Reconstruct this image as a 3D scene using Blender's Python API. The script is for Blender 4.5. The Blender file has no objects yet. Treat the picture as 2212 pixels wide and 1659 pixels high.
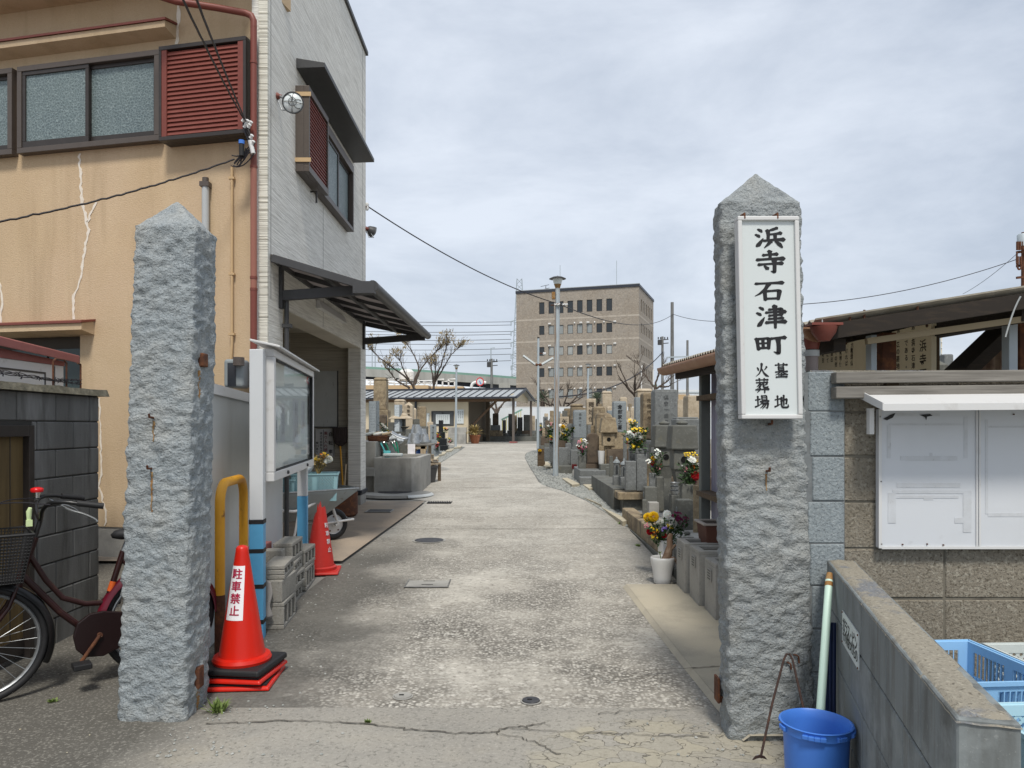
import bpy,bmesh,math,random
from mathutils import Vector,Matrix,noise
random.seed(7)
sc=bpy.context.scene
COL=sc.collection
R=math.radians
# camera, sky, sun, exposure
EYE,HOR,FOC,CX=1.48,922.0,1600.0,1106.0
cam_d=bpy.data.cameras.new("camera");cam=bpy.data.objects.new("camera",cam_d);COL.objects.link(cam)
cam.location=(0,0,EYE);cam.rotation_euler=(R(90),0,0)
cam_d.sensor_width=36;cam_d.lens=36*FOC/2212;cam_d.shift_y=(HOR-829.5)/2212
cam_d.clip_start=.05;cam_d.clip_end=3000
sc.camera=cam
SUN_EL,SUN_AZ=R(58),R(174)
world=bpy.data.worlds.new("World");sc.world=world;world.use_nodes=True
wn,wl=world.node_tree.nodes,world.node_tree.links
bg=wn["Background"];bg.inputs[1].default_value=.1
sky=wn.new("ShaderNodeTexSky");sky.sky_type='NISHITA';sky.sun_disc=False
sky.sun_elevation=SUN_EL;sky.sun_rotation=SUN_AZ;sky.air_density=1.2;sky.dust_density=2.0
tc=wn.new("ShaderNodeTexCoord");mp=wn.new("ShaderNodeMapping");mp.inputs['Scale'].default_value=(1.0,1.0,2.6)
wl.new(tc.outputs['Generated'],mp.inputs['Vector'])
nz=wn.new("ShaderNodeTexNoise");nz.inputs['Scale'].default_value=2.3;nz.inputs['Detail'].default_value=10;nz.inputs['Roughness'].default_value=.6
nz.inputs['Distortion'].default_value=.25
wl.new(mp.outputs[0],nz.inputs['Vector'])
rp=wn.new("ShaderNodeValToRGB");rp.color_ramp.elements[0].position=.36;rp.color_ramp.elements[1].position=.64
rp.color_ramp.elements[0].color=(4.6,5.15,6.05,1);rp.color_ramp.elements[1].color=(6.95,7.45,8.25,1)
wl.new(nz.outputs['Fac'],rp.inputs['Fac'])
mx=wn.new("ShaderNodeMixRGB");mx.inputs['Fac'].default_value=.86
wl.new(sky.outputs[0],mx.inputs['Color1']);wl.new(rp.outputs['Color'],mx.inputs['Color2'])
wl.new(mx.outputs[0],bg.inputs[0])
sd=Vector((math.sin(SUN_AZ)*math.cos(SUN_EL),math.cos(SUN_AZ)*math.cos(SUN_EL),math.sin(SUN_EL)))
sun_d=bpy.data.lights.new("sun",'SUN');sun=bpy.data.objects.new("sun",sun_d);COL.objects.link(sun)
sun_d.energy=2.6;sun_d.angle=R(11);sun_d.color=(1,.95,.87)
sun.rotation_euler=sd.to_track_quat('Z','Y').to_euler();sun.location=(0,-5,30)
sc.view_settings.view_transform='Standard';sc.view_settings.look='None'
sc.view_settings.exposure=.30;sc.view_settings.gamma=1
# helpers
GP=[(-60,1.48),(4,1.475),(5,1.45),(6.8,1.37),(9.3,1.30),(11.5,1.24),(16.7,1.12),(22,1.05),(28.8,.97),(38,.82),(60,.72),(2000,.72)]
def drop(Y):
 for(a,da),(b,db)in zip(GP,GP[1:]):
  if Y<=b:return da+(db-da)*(Y-a)/(b-a)
 return GP[-1][1]
def gz(Y):return EYE-(drop(Y-.5)+2*drop(Y)+drop(Y+.5))/4
def at(px,py,Y):return Vector(((px-CX)/FOC*Y,Y,EYE+(HOR-py)/FOC*Y))
def xat(px,Y):return(px-CX)/FOC*Y
def zat(py,Y):return EYE+(HOR-py)/FOC*Y
def yof(py,off=0.0):
 lo,hi=1.0,60.0
 for _ in range(50):
  m=(lo+hi)/2
  if HOR+FOC*(EYE-gz(m)-off)/m>py:lo=m
  else:hi=m
 return lo
def tag(o,label=None,cat=None,group=None,kind=None):
 if label:o["label"]=label
 if cat:o["category"]=cat
 if group:o["group"]=group
 if kind:o["kind"]=kind
 return o
def thing(name,label,cat,loc=(0,0,0),rz=0,group=None):
 o=bpy.data.objects.new(name,None);COL.objects.link(o);o.empty_display_size=.1
 o.location=loc;o.rotation_euler=(0,0,rz)
 return tag(o,label,cat,group)
def origin_of(o):
 v=Vector((0,0,0))
 while o is not None:v=v+o.location;o=o.parent
 return v
def kids(o):return[c for c in bpy.data.objects if c.parent==o]
def dup(root,loc,rz=0,label=None,group=None,cat=None,scale=None):
 def cp(o,par):
  c=o.copy();COL.objects.link(c);c.parent=par
  for k in CH.get(o.name,[]):cp(k,c)
  return c
 r=cp(root,None);r.location=loc;r.rotation_euler=(0,0,rz)
 if scale:r.scale=(scale,)*3
 if label:r["label"]=label
 if group:r["group"]=group
 if cat:r["category"]=cat
 return r
CH={}
def rot_frame(origin,ex,ey=None):
 ex=Vector(ex).normalized();ez=Vector((0,0,1))
 ey=ez.cross(ex)if ey is None else Vector(ey)
 m=Matrix.Identity(4)
 for i in range(3):m[i][0]=ex[i];m[i][1]=ey[i];m[i][2]=ez[i];m[i][3]=origin[i]
 return m
class MB:
 DEF=None
 def __init__(s,T=None):s.v=[];s.f=[];s.T=T if T is not None else MB.DEF
 def pt(s,p):
  p=Vector(p)
  s.v.append(s.T@p if s.T else p);return len(s.v)-1
 def face(s,pts):s.f.append([s.pt(p)for p in pts]);return s
 def hexa(s,p):
  i=[s.pt(q)for q in p]
  for a in((3,2,1,0),(4,5,6,7),(0,1,5,4),(1,2,6,5),(2,3,7,6),(3,0,4,7)):s.f.append([i[k]for k in a])
  return s
 def box(s,x0,y0,z0,x1,y1,z1):
  x0,x1=sorted((x0,x1));y0,y1=sorted((y0,y1));z0,z1=sorted((z0,z1))
  return s.hexa([(x0,y0,z0),(x1,y0,z0),(x1,y1,z0),(x0,y1,z0),(x0,y0,z1),(x1,y0,z1),(x1,y1,z1),(x0,y1,z1)])
 def frus(s,cx,cy,z0,z1,w0,d0,w1,d1):
  a,b,c,d=w0/2,d0/2,w1/2,d1/2
  return s.hexa([(cx-a,cy-b,z0),(cx+a,cy-b,z0),(cx+a,cy+b,z0),(cx-a,cy+b,z0),(cx-c,cy-d,z1),(cx+c,cy-d,z1),(cx+c,cy+d,z1),(cx-c,cy+d,z1)])
 def bar(s,p0,p1,w,h,up=(0,0,1)):
  p0,p1=Vector(p0),Vector(p1);d=(p1-p0).normalized();up=Vector(up)
  sd_=d.cross(up)
  if sd_.length<1e-4:sd_=d.cross(Vector((0,1,0)))
  sd_.normalize();u=sd_.cross(d)
  q=[]
  for p in(p0,p1):q+=[p+sd_*(w/2*a)+u*(h/2*b)for a,b in((-1,-1),(1,-1),(1,1),(-1,1))]
  i=[s.pt(x)for x in q]
  for a in((0,1,2,3),(7,6,5,4),(4,5,1,0),(5,6,2,1),(6,7,3,2),(7,4,0,3)):s.f.append([i[k]for k in a])
  return s
 def tube(s,pts,r,n=8,caps=True):
  pts=[Vector(p)for p in pts];rs=r if isinstance(r,(list,tuple))else[r]*len(pts)
  rings=[];ref=None
  for k,p in enumerate(pts):
   a=pts[max(k-1,0)];b=pts[min(k+1,len(pts)-1)];d=(b-a).normalized()
   if ref is None:
    ref=d.cross(Vector((0,0,1)))
    if ref.length<.05:ref=d.cross(Vector((0,1,0)))
   ref=(ref-d*ref.dot(d)).normalized();w=d.cross(ref)
   rings.append([s.pt(p+(ref*math.cos(2*math.pi*j/n)+w*math.sin(2*math.pi*j/n))*rs[k])for j in range(n)])
  for a,b in zip(rings,rings[1:]):
   for j in range(n):s.f.append([a[j],a[(j+1)%n],b[(j+1)%n],b[j]])
  if caps:s.f.append(rings[0][::-1]);s.f.append(rings[-1][:])
  return s
 def lathe(s,prof,c,n=24,axis=None,caps=(True,True)):
  c=Vector(c);q=Vector((0,0,1)).rotation_difference(Vector(axis).normalized())if axis else None
  rings=[]
  for r,z in prof:
   ring=[]
   for j in range(n):
    p=Vector((r*math.cos(2*math.pi*j/n),r*math.sin(2*math.pi*j/n),z))
    if q:p=q@p
    ring.append(s.pt(c+p))
   rings.append(ring)
  for a,b in zip(rings,rings[1:]):
   for j in range(n):s.f.append([a[j],a[(j+1)%n],b[(j+1)%n],b[j]])
  if caps[0]:s.f.append(rings[0][::-1])
  if caps[1]:s.f.append(rings[-1][:])
  return s
 def prism(s,poly,d0,d1,fn):
  n=len(poly);i0=[s.pt(fn(a,b,d0))for a,b in poly];i1=[s.pt(fn(a,b,d1))for a,b in poly]
  s.f.append(i0[::-1]);s.f.append(i1)
  for k in range(n):s.f.append([i0[k],i0[(k+1)%n],i1[(k+1)%n],i1[k]])
  return s
 def glyphs(s,text,org,right,up,size,step=None,bold=.0,gap=1.06,squash=1.0,alpha=1.0):
  org,right,up=Vector(org),Vector(right).normalized(),Vector(up).normalized()
  step=Vector(step)if step is not None else-up*size*gap
  p=org.copy()
  for ch in text:
   if ch not in ' 　':
    vs,fs=glyph(ch,bold);b=len(s.v)
    for x,y in vs:s.pt(p+right*(x*size*squash)+up*(y*size))
    s.f+=[[b+i for i in f]for f in fs]
   p=p+step
  return s
 def build(s,name,mat,parent=None,bevel=0,smooth=None,loc=None,local=False,seg=2):
  me=bpy.data.meshes.new(name)
  off=Vector((0,0,0))
  if not local:
   if parent is not None:off=origin_of(parent)
   elif loc is not None:off=Vector(loc)
  me.from_pydata([v-off for v in s.v],[],s.f)
  bm=bmesh.new();bm.from_mesh(me);bmesh.ops.recalc_face_normals(bm,faces=bm.faces);bm.to_mesh(me);bm.free()
  me.materials.append(mat)
  if smooth is not None:
   me.polygons.foreach_set('use_smooth',[True]*len(me.polygons));me.set_sharp_from_angle(angle=R(smooth))
  o=bpy.data.objects.new(name,me);COL.objects.link(o)
  if parent is not None:o.parent=parent;CH.setdefault(parent.name,[]).append(o)
  elif loc is not None:o.location=loc
  if bevel:
   m=o.modifiers.new("bevel",'BEVEL');m.width=bevel;m.segments=seg;m.limit_method='ANGLE';m.angle_limit=R(40)
  return o
GC={}
def glyph(ch,bold=0.0,fine=False):
 key=(ch,bold,fine)
 if key in GC:return GC[key]
 bold=min(bold,.014)
 cu=bpy.data.curves.new("t",'FONT');cu.body=ch;cu.size=1;cu.offset=bold;cu.resolution_u=3;cu.dimensions='2D';cu.fill_mode='FRONT'
 ob=bpy.data.objects.new("t",cu)
 me=bpy.data.meshes.new_from_object(ob)
 xs=[v.co.x for v in me.vertices]or[0]
 cxm=(min(xs)+max(xs))/2
 if fine:
  bm=bmesh.new();bm.from_mesh(me);bmesh.ops.triangulate(bm,faces=bm.faces)
  for _ in range(3):bmesh.ops.subdivide_edges(bm,edges=[e for e in bm.edges if e.calc_length()>.12],cuts=1);bmesh.ops.triangulate(bm,faces=bm.faces)
  bm.to_mesh(me);bm.free()
 GC[key]=([(v.co.x-cxm,v.co.y-.36)for v in me.vertices],[list(p.vertices)for p in me.polygons])
 bpy.data.meshes.remove(me);bpy.data.objects.remove(ob);bpy.data.curves.remove(cu)
 return GC[key]
# materials
def nmat(name,base,rough=.75,metal=0.0,layers=(),bump=None,spec=.4,coord='Object',alpha=None,rvar=0,subs=0):
 """layers: (kind, scale, colour, lo, hi, strength[, stretch]); bump: (strength, distance, scale, detail[, stretch, kind])"""
 m=bpy.data.materials.new(name);m.use_nodes=True
 n,l=m.node_tree.nodes,m.node_tree.links;b=n["Principled BSDF"]
 b.inputs['Roughness'].default_value=rough;b.inputs['Metallic'].default_value=metal
 b.inputs['Specular IOR Level'].default_value=spec
 t=n.new("ShaderNodeTexCoord");src=t.outputs[coord]
 def tex(kind,scale,stretch):
  v=src
  if stretch:
   mpn=n.new("ShaderNodeMapping");mpn.inputs['Scale'].default_value=stretch;l.new(src,mpn.inputs['Vector']);v=mpn.outputs[0]
  if kind in('noise','fine'):
   k=n.new("ShaderNodeTexNoise");k.inputs['Scale'].default_value=scale;k.inputs['Detail'].default_value=6 if kind=='noise' else 2
   k.inputs['Roughness'].default_value=.6;l.new(v,k.inputs['Vector']);return k.outputs['Fac']
  k=n.new("ShaderNodeTexVoronoi");k.inputs['Scale'].default_value=scale;l.new(v,k.inputs['Vector'])
  if kind=='edge':k.feature='DISTANCE_TO_EDGE';return k.outputs['Distance']
  if kind=='cell':
   sp=n.new("ShaderNodeSeparateColor");l.new(k.outputs['Color'],sp.inputs[0]);return sp.outputs[0]
  return k.outputs['Distance']
 rgb=n.new("ShaderNodeRGB");rgb.outputs[0].default_value=(*base,1);cur=rgb.outputs[0]
 for L in layers:
  kind,scale,colr,lo,hi,st=L[:6];stretch=L[6]if len(L)>6 else None
  f=tex(kind,scale,stretch)
  mr=n.new("ShaderNodeMapRange");mr.inputs['From Min'].default_value=lo;mr.inputs['From Max'].default_value=hi;mr.inputs['To Max'].default_value=st
  l.new(f,mr.inputs['Value'])
  mxn=n.new("ShaderNodeMixRGB");l.new(mr.outputs[0],mxn.inputs['Fac']);l.new(cur,mxn.inputs['Color1']);mxn.inputs['Color2'].default_value=(*colr,1)
  cur=mxn.outputs[0]
 l.new(cur,b.inputs['Base Color'])
 if bump:
  hs=None
  for B in(bump if isinstance(bump,list)else[bump]):
   st,dist,scale,det=B[:4]
   f=tex(B[5]if len(B)>5 else('noise' if det>3 else 'fine'),scale,B[4]if len(B)>4 else None)
   bn=n.new("ShaderNodeBump");bn.inputs['Strength'].default_value=st;bn.inputs['Distance'].default_value=dist
   l.new(f,bn.inputs['Height'])
   if hs:l.new(hs,bn.inputs['Normal'])
   hs=bn.outputs[0]
  l.new(hs,b.inputs['Normal'])
 if subs:b.inputs['Subsurface Weight'].default_value=subs
 return m
def lin(r,g,b):
 f=lambda c:(c/255/12.92)if c<=10 else((c/255+.055)/1.055)**2.4
 return(f(r),f(g),f(b))
M={}
M['granite']=nmat('rough_granite',(.30,.335,.35),.85,layers=[('noise',3.2,(.40,.40,.37),.45,.65,.6),('noise',9,(.20,.235,.26),.5,.68,.55),('fine',120,(.52,.54,.54),.55,.72,.6),('fine',85,(.13,.15,.165),.57,.72,.6),('noise',1.5,(.40,.36,.28),.58,.72,.3)],bump=[(1,.028,32,6,(1,1,1.3)),(.7,.008,110,2)])
M['granite_brown']=nmat('rough_weathered_granite',(.295,.32,.325),.88,layers=[('noise',2.6,(.33,.31,.26),.46,.68,.5),('noise',9,(.185,.205,.22),.5,.68,.6),('fine',110,(.5,.5,.48),.56,.72,.6),('fine',80,(.12,.13,.135),.57,.72,.6)],bump=[(1,.028,30,6,(1,1,1.3)),(.7,.008,105,2)])
M['stucco']=nmat('tan_stucco',(.53,.40,.262),.9,layers=[('noise',1.1,(.47,.345,.20),.4,.7,.6),('noise',3,(.62,.485,.31),.5,.75,.4,(1,1,.35)),('noise',1.7,(.36,.265,.16),.50,.70,.55,(2.5,2.5,.25)),('fine',70,(.44,.31,.175),.5,.75,.45)],bump=[(.55,.008,55,6,(1,1,1.8)),(.2,.004,18,6)])
M['siding']=nmat('combed_siding',(.76,.745,.69),.8,layers=[('noise',1,(.50,.485,.44),.42,.64,.8,(1.9,1.9,52)),('fine',1,(.90,.885,.83),.52,.70,.6,(5,5,90)),('noise',.7,(.62,.605,.55),.45,.8,.3)],bump=[(.9,.012,1,6,(1.8,1.8,75))])
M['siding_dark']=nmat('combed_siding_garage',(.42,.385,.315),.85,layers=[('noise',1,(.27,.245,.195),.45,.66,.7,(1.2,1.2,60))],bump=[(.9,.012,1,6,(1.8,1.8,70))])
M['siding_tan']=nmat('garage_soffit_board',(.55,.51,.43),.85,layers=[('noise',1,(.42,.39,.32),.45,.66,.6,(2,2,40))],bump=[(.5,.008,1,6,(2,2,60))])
M['pale_strip']=nmat('cream_ribbed_siding',(.74,.72,.63),.8,layers=[('noise',1,(.33,.31,.25),.48,.58,.85,(.8,.8,42))],bump=[(1,.02,1,6,(.8,.8,42))])
M['red_metal']=nmat('brick_red_paint',(.185,.05,.035),.5,layers=[('noise',6,(.15,.04,.028),.45,.7,.6),('noise',25,(.24,.08,.06),.6,.8,.4)],bump=(.15,.003,30,6))
M['red_slat']=nmat('faded_red_louvre',(.175,.043,.03),.55,layers=[('noise',8,(.225,.068,.048),.5,.7,.5)])
M['dull_red']=nmat('faded_maroon_sheet',(.30,.105,.095),.6,layers=[('noise',5,(.24,.08,.07),.45,.7,.6)],bump=(.1,.003,20,6))
M['pipe_salmon']=nmat('faded_salmon_pipe',(.31,.125,.088),.55,layers=[('noise',7,(.26,.095,.065),.45,.7,.5,(1,1,.3))])
M['bronze']=nmat('dark_bronze_aluminium',(.045,.038,.034),.4,.3,layers=[('noise',10,(.07,.06,.054),.5,.75,.5)])
M['bronze_mid']=nmat('bronze_aluminium',(.10,.082,.07),.45,.3,layers=[('noise',9,(.075,.06,.05),.5,.75,.5)])
M['dark_gray']=nmat('dark_grey_metal',(.055,.055,.056),.5,.2,layers=[('noise',12,(.08,.08,.08),.5,.75,.5)])
M['black']=nmat('black_rubber',(.014,.014,.015),.6,layers=[('noise',15,(.03,.03,.03),.5,.75,.5)])
M['black_gloss']=nmat('black_enamel',(.012,.012,.012),.3)
M['wire']=nmat('cable_sheath',(.02,.018,.022),.6)
M['ink']=nmat('black_lettering',(.01,.01,.012),.6)
M['ink_soft']=nmat('faded_lettering',(.085,.09,.09),.8)
M['ink_brown']=nmat('brown_lettering',(.055,.04,.025),.8)
M['ink_red']=nmat('crimson_lettering',(.38,.012,.05),.6)
M['white_paint']=nmat('white_paint',(.60,.62,.63),.5,layers=[('noise',4,(.51,.53,.54),.5,.8,.5),('noise',18,(.42,.42,.41),.68,.8,.5)],bump=(.05,.002,20,6))
M['white_board']=nmat('stained_white_board',(.58,.60,.625),.42,layers=[('noise',2.2,(.52,.54,.56),.5,.75,.6),('noise',11,(.44,.45,.46),.64,.78,.5)])
M['tape']=nmat('tape_residue',(.50,.515,.53),.6,layers=[('noise',14,(.57,.59,.615),.42,.66,.8),('noise',26,(.30,.30,.30),.60,.70,.55),('noise',40,(.42,.42,.42),.62,.74,.5)])
M['white_sign']=nmat('white_enamel_sign',(.60,.64,.635),.3,layers=[('noise',2,(.55,.59,.59),.5,.75,.5)])
M['white_frame']=nmat('white_aluminium',(.60,.60,.59),.4,layers=[('noise',12,(.42,.40,.37),.60,.76,.6)])
M['white_wall']=nmat('white_rendered_wall',(.56,.58,.57),.8,layers=[('noise',1.2,(.47,.49,.48),.42,.7,.7),('noise',2.6,(.38,.39,.37),.55,.8,.6,(1,1,.3))],bump=(.2,.004,60,6))
M['blue_paint']=nmat('sky_blue_paint',(.10,.36,.60),.45,layers=[('noise',6,(.075,.28,.48),.48,.75,.5),('noise',28,(.3,.42,.5),.66,.76,.5)])
M['yellow_paint']=nmat('worn_yellow_paint',(.68,.33,.022),.5,layers=[('noise',4,(.55,.24,.015),.45,.7,.7),('noise',16,(.11,.045,.015),.63,.70,.9,(1,1,.6))],bump=(.25,.004,25,6))
M['rust']=nmat('rusty_steel',(.085,.032,.016),.85,layers=[('noise',20,(.19,.07,.025),.48,.66,.8),('noise',60,(.04,.018,.01),.5,.7,.6)],bump=(.4,.004,70,6))
M['rust_stain']=nmat('rust_stain',(.26,.13,.04),.9,layers=[('noise',22,(.34,.25,.13),.45,.65,.8)])
M['cone_red']=nmat('red_cone_plastic',(.58,.016,.006),.36,layers=[('noise',5,(.48,.014,.006),.5,.75,.6),('noise',14,(.42,.05,.03),.62,.76,.35)])
M['cone_old']=nmat('weathered_red_plastic',(.52,.026,.018),.55,layers=[('noise',6,(.42,.024,.016),.45,.7,.6),('noise',25,(.8,.12,.09),.62,.78,.5)])
M['sticker']=nmat('white_sticker',(.82,.80,.82),.5)
M['steel']=nmat('galvanised_steel',(.34,.355,.36),.42,.75,layers=[('noise',9,(.34,.36,.38),.45,.7,.6),('cell',35,(.56,.58,.6),.5,1,.4)])
M['pole_gray']=nmat('galvanised_pole',(.40,.45,.475),.55,.15,layers=[('noise',5,(.33,.375,.40),.45,.7,.5),('noise',2,(.27,.20,.12),.66,.76,.5,(1,1,.15))])
M['concrete']=nmat('grey_concrete',(.35,.34,.31),.9,layers=[('noise',2.2,(.205,.20,.185),.42,.66,.8),('noise',1.6,(.14,.135,.125),.56,.74,.6,(2,2,.45)),('noise',7,(.40,.39,.36),.55,.75,.5),('fine',90,(.2,.2,.19),.56,.72,.5)],bump=[(.4,.006,40,6),(.3,.002,150,2)])
M['concrete_block']=nmat('old_cinder_block',(.30,.285,.25),.95,layers=[('noise',3,(.19,.185,.165),.44,.66,.7),('fine',110,(.42,.41,.37),.55,.72,.6),('fine',70,(.12,.115,.10),.58,.72,.6)],bump=[(.6,.006,90,6)])
M['concrete_dark']=nmat('stained_block_wall',(.135,.134,.127),.92,layers=[('noise',1.4,(.25,.25,.243),.44,.66,.85,(2.2,2.2,.5)),('noise',4,(.062,.06,.053),.5,.70,.75,(2.4,2.4,.3)),('fine',90,(.17,.17,.16),.58,.74,.5)],bump=[(.4,.005,60,6)])
M['mortar_blue']=nmat('bluegrey_mortar',(.175,.19,.195),.95,layers=[('noise',9,(.11,.115,.115),.45,.7,.8)],bump=(.5,.006,50,6))
M['mortar_dark']=nmat('dark_mortar',(.05,.048,.044),.95)
M['block_brown']=nmat('coarse_brown_block',(.225,.20,.158),.95,layers=[('fine',55,(.36,.335,.275),.52,.68,.75),('fine',80,(.07,.058,.04),.54,.68,.85),('noise',2,(.165,.14,.10),.45,.7,.5),('fine',38,(.10,.085,.06),.60,.68,.6)],bump=[(.9,.010,75,6)])
M['block_blue']=nmat('coarse_bluegrey_block',(.245,.28,.295),.95,layers=[('fine',55,(.35,.385,.395),.52,.68,.7),('fine',80,(.10,.115,.125),.54,.68,.75),('noise',2,(.19,.21,.215),.45,.7,.5)],bump=[(.9,.010,70,6)])
M['mortar']=nmat('mortar',(.16,.145,.115),.95,layers=[('noise',12,(.08,.07,.055),.45,.7,.8)],bump=(.4,.005,60,6))
M['low_wall']=nmat('smooth_grey_block',(.185,.205,.207),.85,layers=[('noise',2.2,(.085,.087,.08),.47,.62,.8,(3,3,.55)),('noise',6,(.27,.295,.295),.52,.68,.65),('noise',3.2,(.10,.085,.06),.57,.68,.7,(3,3,.4)),('fine',100,(.33,.34,.33),.62,.74,.4)],bump=[(.25,.004,50,6)])
M['low_cap']=nmat('worn_wall_top',(.265,.24,.19),.95,layers=[('noise',5,(.16,.17,.185),.52,.60,.9),('fine',70,(.38,.35,.28),.54,.70,.7),('fine',90,(.10,.085,.06),.56,.70,.8)],bump=[(.9,.010,70,6)])
M['timber']=nmat('weathered_timber',(.20,.187,.165),.9,layers=[('noise',1,(.105,.097,.085),.42,.66,.8,(2.5,40,60)),('noise',2,(.30,.285,.26),.55,.75,.5,(2,20,30))],bump=[(.5,.005,1,6,(4,60,90))])
M['timber_dark']=nmat('old_dark_timber',(.085,.058,.034),.9,layers=[('noise',1,(.15,.105,.06),.45,.68,.7,(4,30,30))],bump=[(.4,.004,1,6,(5,50,50))])
M['wood_tan']=nmat('pale_wood',(.42,.33,.22),.8,layers=[('noise',3,(.28,.21,.13),.45,.7,.6,(12,12,1.5))])
M['door_wood']=nmat('old_board_door',(.155,.105,.042),.75,layers=[('noise',1,(.09,.06,.025),.42,.66,.7,(1,25,1.2)),('noise',2,(.20,.145,.065),.55,.75,.5,(1,10,.6))])
M['blue_plastic']=nmat('blue_bucket_plastic',(.055,.185,.60),.42,layers=[('noise',6,(.07,.23,.66),.5,.75,.6),('noise',25,(.05,.15,.5),.6,.78,.4)])
M['crate_blue']=nmat('light_blue_crate',(.27,.50,.76),.5,layers=[('noise',5,(.24,.45,.70),.5,.75,.5)])
M['crate_ice']=nmat('ice_blue_crate',(.40,.60,.68),.5,layers=[('noise',5,(.34,.52,.60),.5,.75,.5)])
M['crate_teal']=nmat('pale_teal_crate',(.27,.45,.49),.55,layers=[('noise',6,(.22,.37,.41),.48,.75,.6)])
M['crate_white']=nmat('grey_white_crate',(.52,.56,.54),.55,layers=[('noise',7,(.42,.45,.43),.48,.7,.6)])
M['mint']=nmat('pale_green_pipe',(.52,.68,.58),.5,layers=[('noise',5,(.46,.60,.50),.5,.75,.5)])
M['glass_frost']=nmat('figured_glass',(.125,.165,.168),.38,layers=[('noise',2.0,(.095,.13,.14),.42,.7,.7),('edge',34,(.30,.36,.36),.10,.0,.6),('noise',1.2,(.2,.24,.235),.55,.75,.5)],bump=[(.6,.014,30,2,None,'edge')],spec=.35)
M['glass_dark']=nmat('dark_window_glass',(.02,.025,.028),.12,spec=.6)
M['glass_blind_pale']=nmat('window_with_pale_blind',(.34,.355,.34),.2,layers=[('noise',.9,(.24,.255,.25),.45,.6,.7)],spec=.6)
M['glass_blind']=nmat('window_with_blind',(.25,.27,.265),.2,spec=.6)
M['lamp_glass']=nmat('lamp_glass',(.66,.70,.69),.2,spec=.6)
M['granite_grey']=nmat('grey_gravestone_granite',(.165,.174,.172),.6,layers=[('fine',34,(.31,.32,.315),.53,.70,.5),('fine',27,(.065,.07,.07),.54,.70,.55),('noise',2.5,(.12,.125,.115),.45,.7,.7),('noise',1.8,(.075,.075,.062),.58,.75,.6,(1,1,.4))],bump=(.15,.002,60,6))
M['granite_blue']=nmat('bluegrey_gravestone_granite',(.235,.262,.272),.55,layers=[('fine',32,(.36,.39,.40),.54,.70,.45),('fine',26,(.11,.125,.13),.55,.68,.65),('noise',2.5,(.18,.205,.21),.45,.7,.6)])
M['granite_dk']=nmat('mossy_grey_stone',(.125,.127,.113),.8,layers=[('fine',30,(.235,.235,.21),.54,.70,.5),('noise',3,(.075,.075,.064),.44,.68,.8),('noise',6,(.19,.175,.115),.58,.72,.6)],bump=(.25,.003,60,6))
M['sandstone']=nmat('brown_sandstone_grave',(.31,.245,.155),.85,layers=[('noise',3.5,(.165,.125,.08),.44,.62,.85),('noise',12,(.42,.345,.235),.52,.66,.7),('fine',30,(.13,.10,.065),.55,.68,.6),('noise',3.2,(.07,.06,.046),.53,.66,.8,(1.5,1.5,.4))],bump=(.3,.005,35,6))
M['sand_light']=nmat('pale_sandstone_grave',(.47,.395,.29),.8,layers=[('noise',3.5,(.32,.255,.175),.46,.66,.8),('fine',28,(.28,.225,.155),.55,.70,.6),('noise',10,(.56,.49,.38),.54,.68,.5),('noise',3.0,(.13,.108,.078),.55,.68,.75,(1.5,1.5,.4))],bump=(.2,.004,35,6))
M['brown_stone']=nmat('dark_brown_stone',(.10,.075,.054),.85,layers=[('noise',9,(.045,.035,.027),.50,.66,.7),('noise',3,(.19,.15,.105),.46,.7,.7),('fine',60,(.07,.05,.035),.56,.72,.5)],bump=(.3,.005,35,6))
M['black_stone']=nmat('polished_black_granite',(.018,.02,.022),.25)
M['stele']=nmat('pale_engraved_stele',(.60,.66,.69),.5,layers=[('noise',1,(.36,.42,.46),.55,.62,.6,(60,60,16)),('noise',3,(.42,.48,.51),.45,.7,.5)])
M['ceramic']=nmat('white_ceramic',(.66,.66,.645),.3,layers=[('noise',5,(.52,.52,.50),.5,.75,.5,(3,3,.6)),('noise',14,(.4,.38,.35),.66,.8,.5)])
M['terracotta']=nmat('terracotta',(.33,.125,.06),.8,layers=[('noise',7,(.25,.095,.05),.45,.7,.6)])
M['planter_brown']=nmat('brown_plastic_planter',(.115,.048,.032),.55,layers=[('noise',6,(.15,.07,.05),.5,.75,.5)])
M['soil']=nmat('soil',(.045,.034,.024),.95,layers=[('fine',60,(.09,.07,.05),.5,.7,.6)],bump=(.7,.01,60,6))
M['leaf']=nmat('cut_leaf',(.035,.075,.022),.6,layers=[('noise',9,(.06,.12,.035),.45,.7,.7),('noise',4,(.02,.045,.016),.5,.7,.6)])
M['leaf_y']=nmat('yellowing_leaf',(.30,.22,.085),.7,layers=[('noise',9,(.19,.17,.06),.45,.7,.7)])
M['leaf_tree']=nmat('dry_seed_tuft',(.30,.235,.125),.8,layers=[('noise',5,(.21,.16,.085),.45,.7,.6)])
M['weed']=nmat('weed_green',(.13,.19,.045),.7,layers=[('noise',20,(.20,.22,.08),.45,.7,.6)])
M['palm']=nmat('palm_frond',(.16,.19,.13),.6,layers=[('noise',4,(.24,.26,.19),.45,.7,.6)])
M['bark']=nmat('bare_branch_bark',(.075,.056,.044),.9,layers=[('noise',9,(.125,.10,.08),.45,.7,.6)],bump=(.4,.01,20,6))
for nm,c in dict(f_white=(.80,.80,.74),f_yellow=(.82,.56,.02),f_orange=(.78,.24,.02),f_red=(.52,.012,.02),f_pink=(.68,.25,.30),f_purple=(.20,.012,.07),f_violet=(.26,.16,.52)).items():
 M[nm]=nmat('petal_'+nm[2:],c,.6,layers=[('noise',30,tuple(x*.7 for x in c),.5,.75,.6)],subs=.1)
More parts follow.
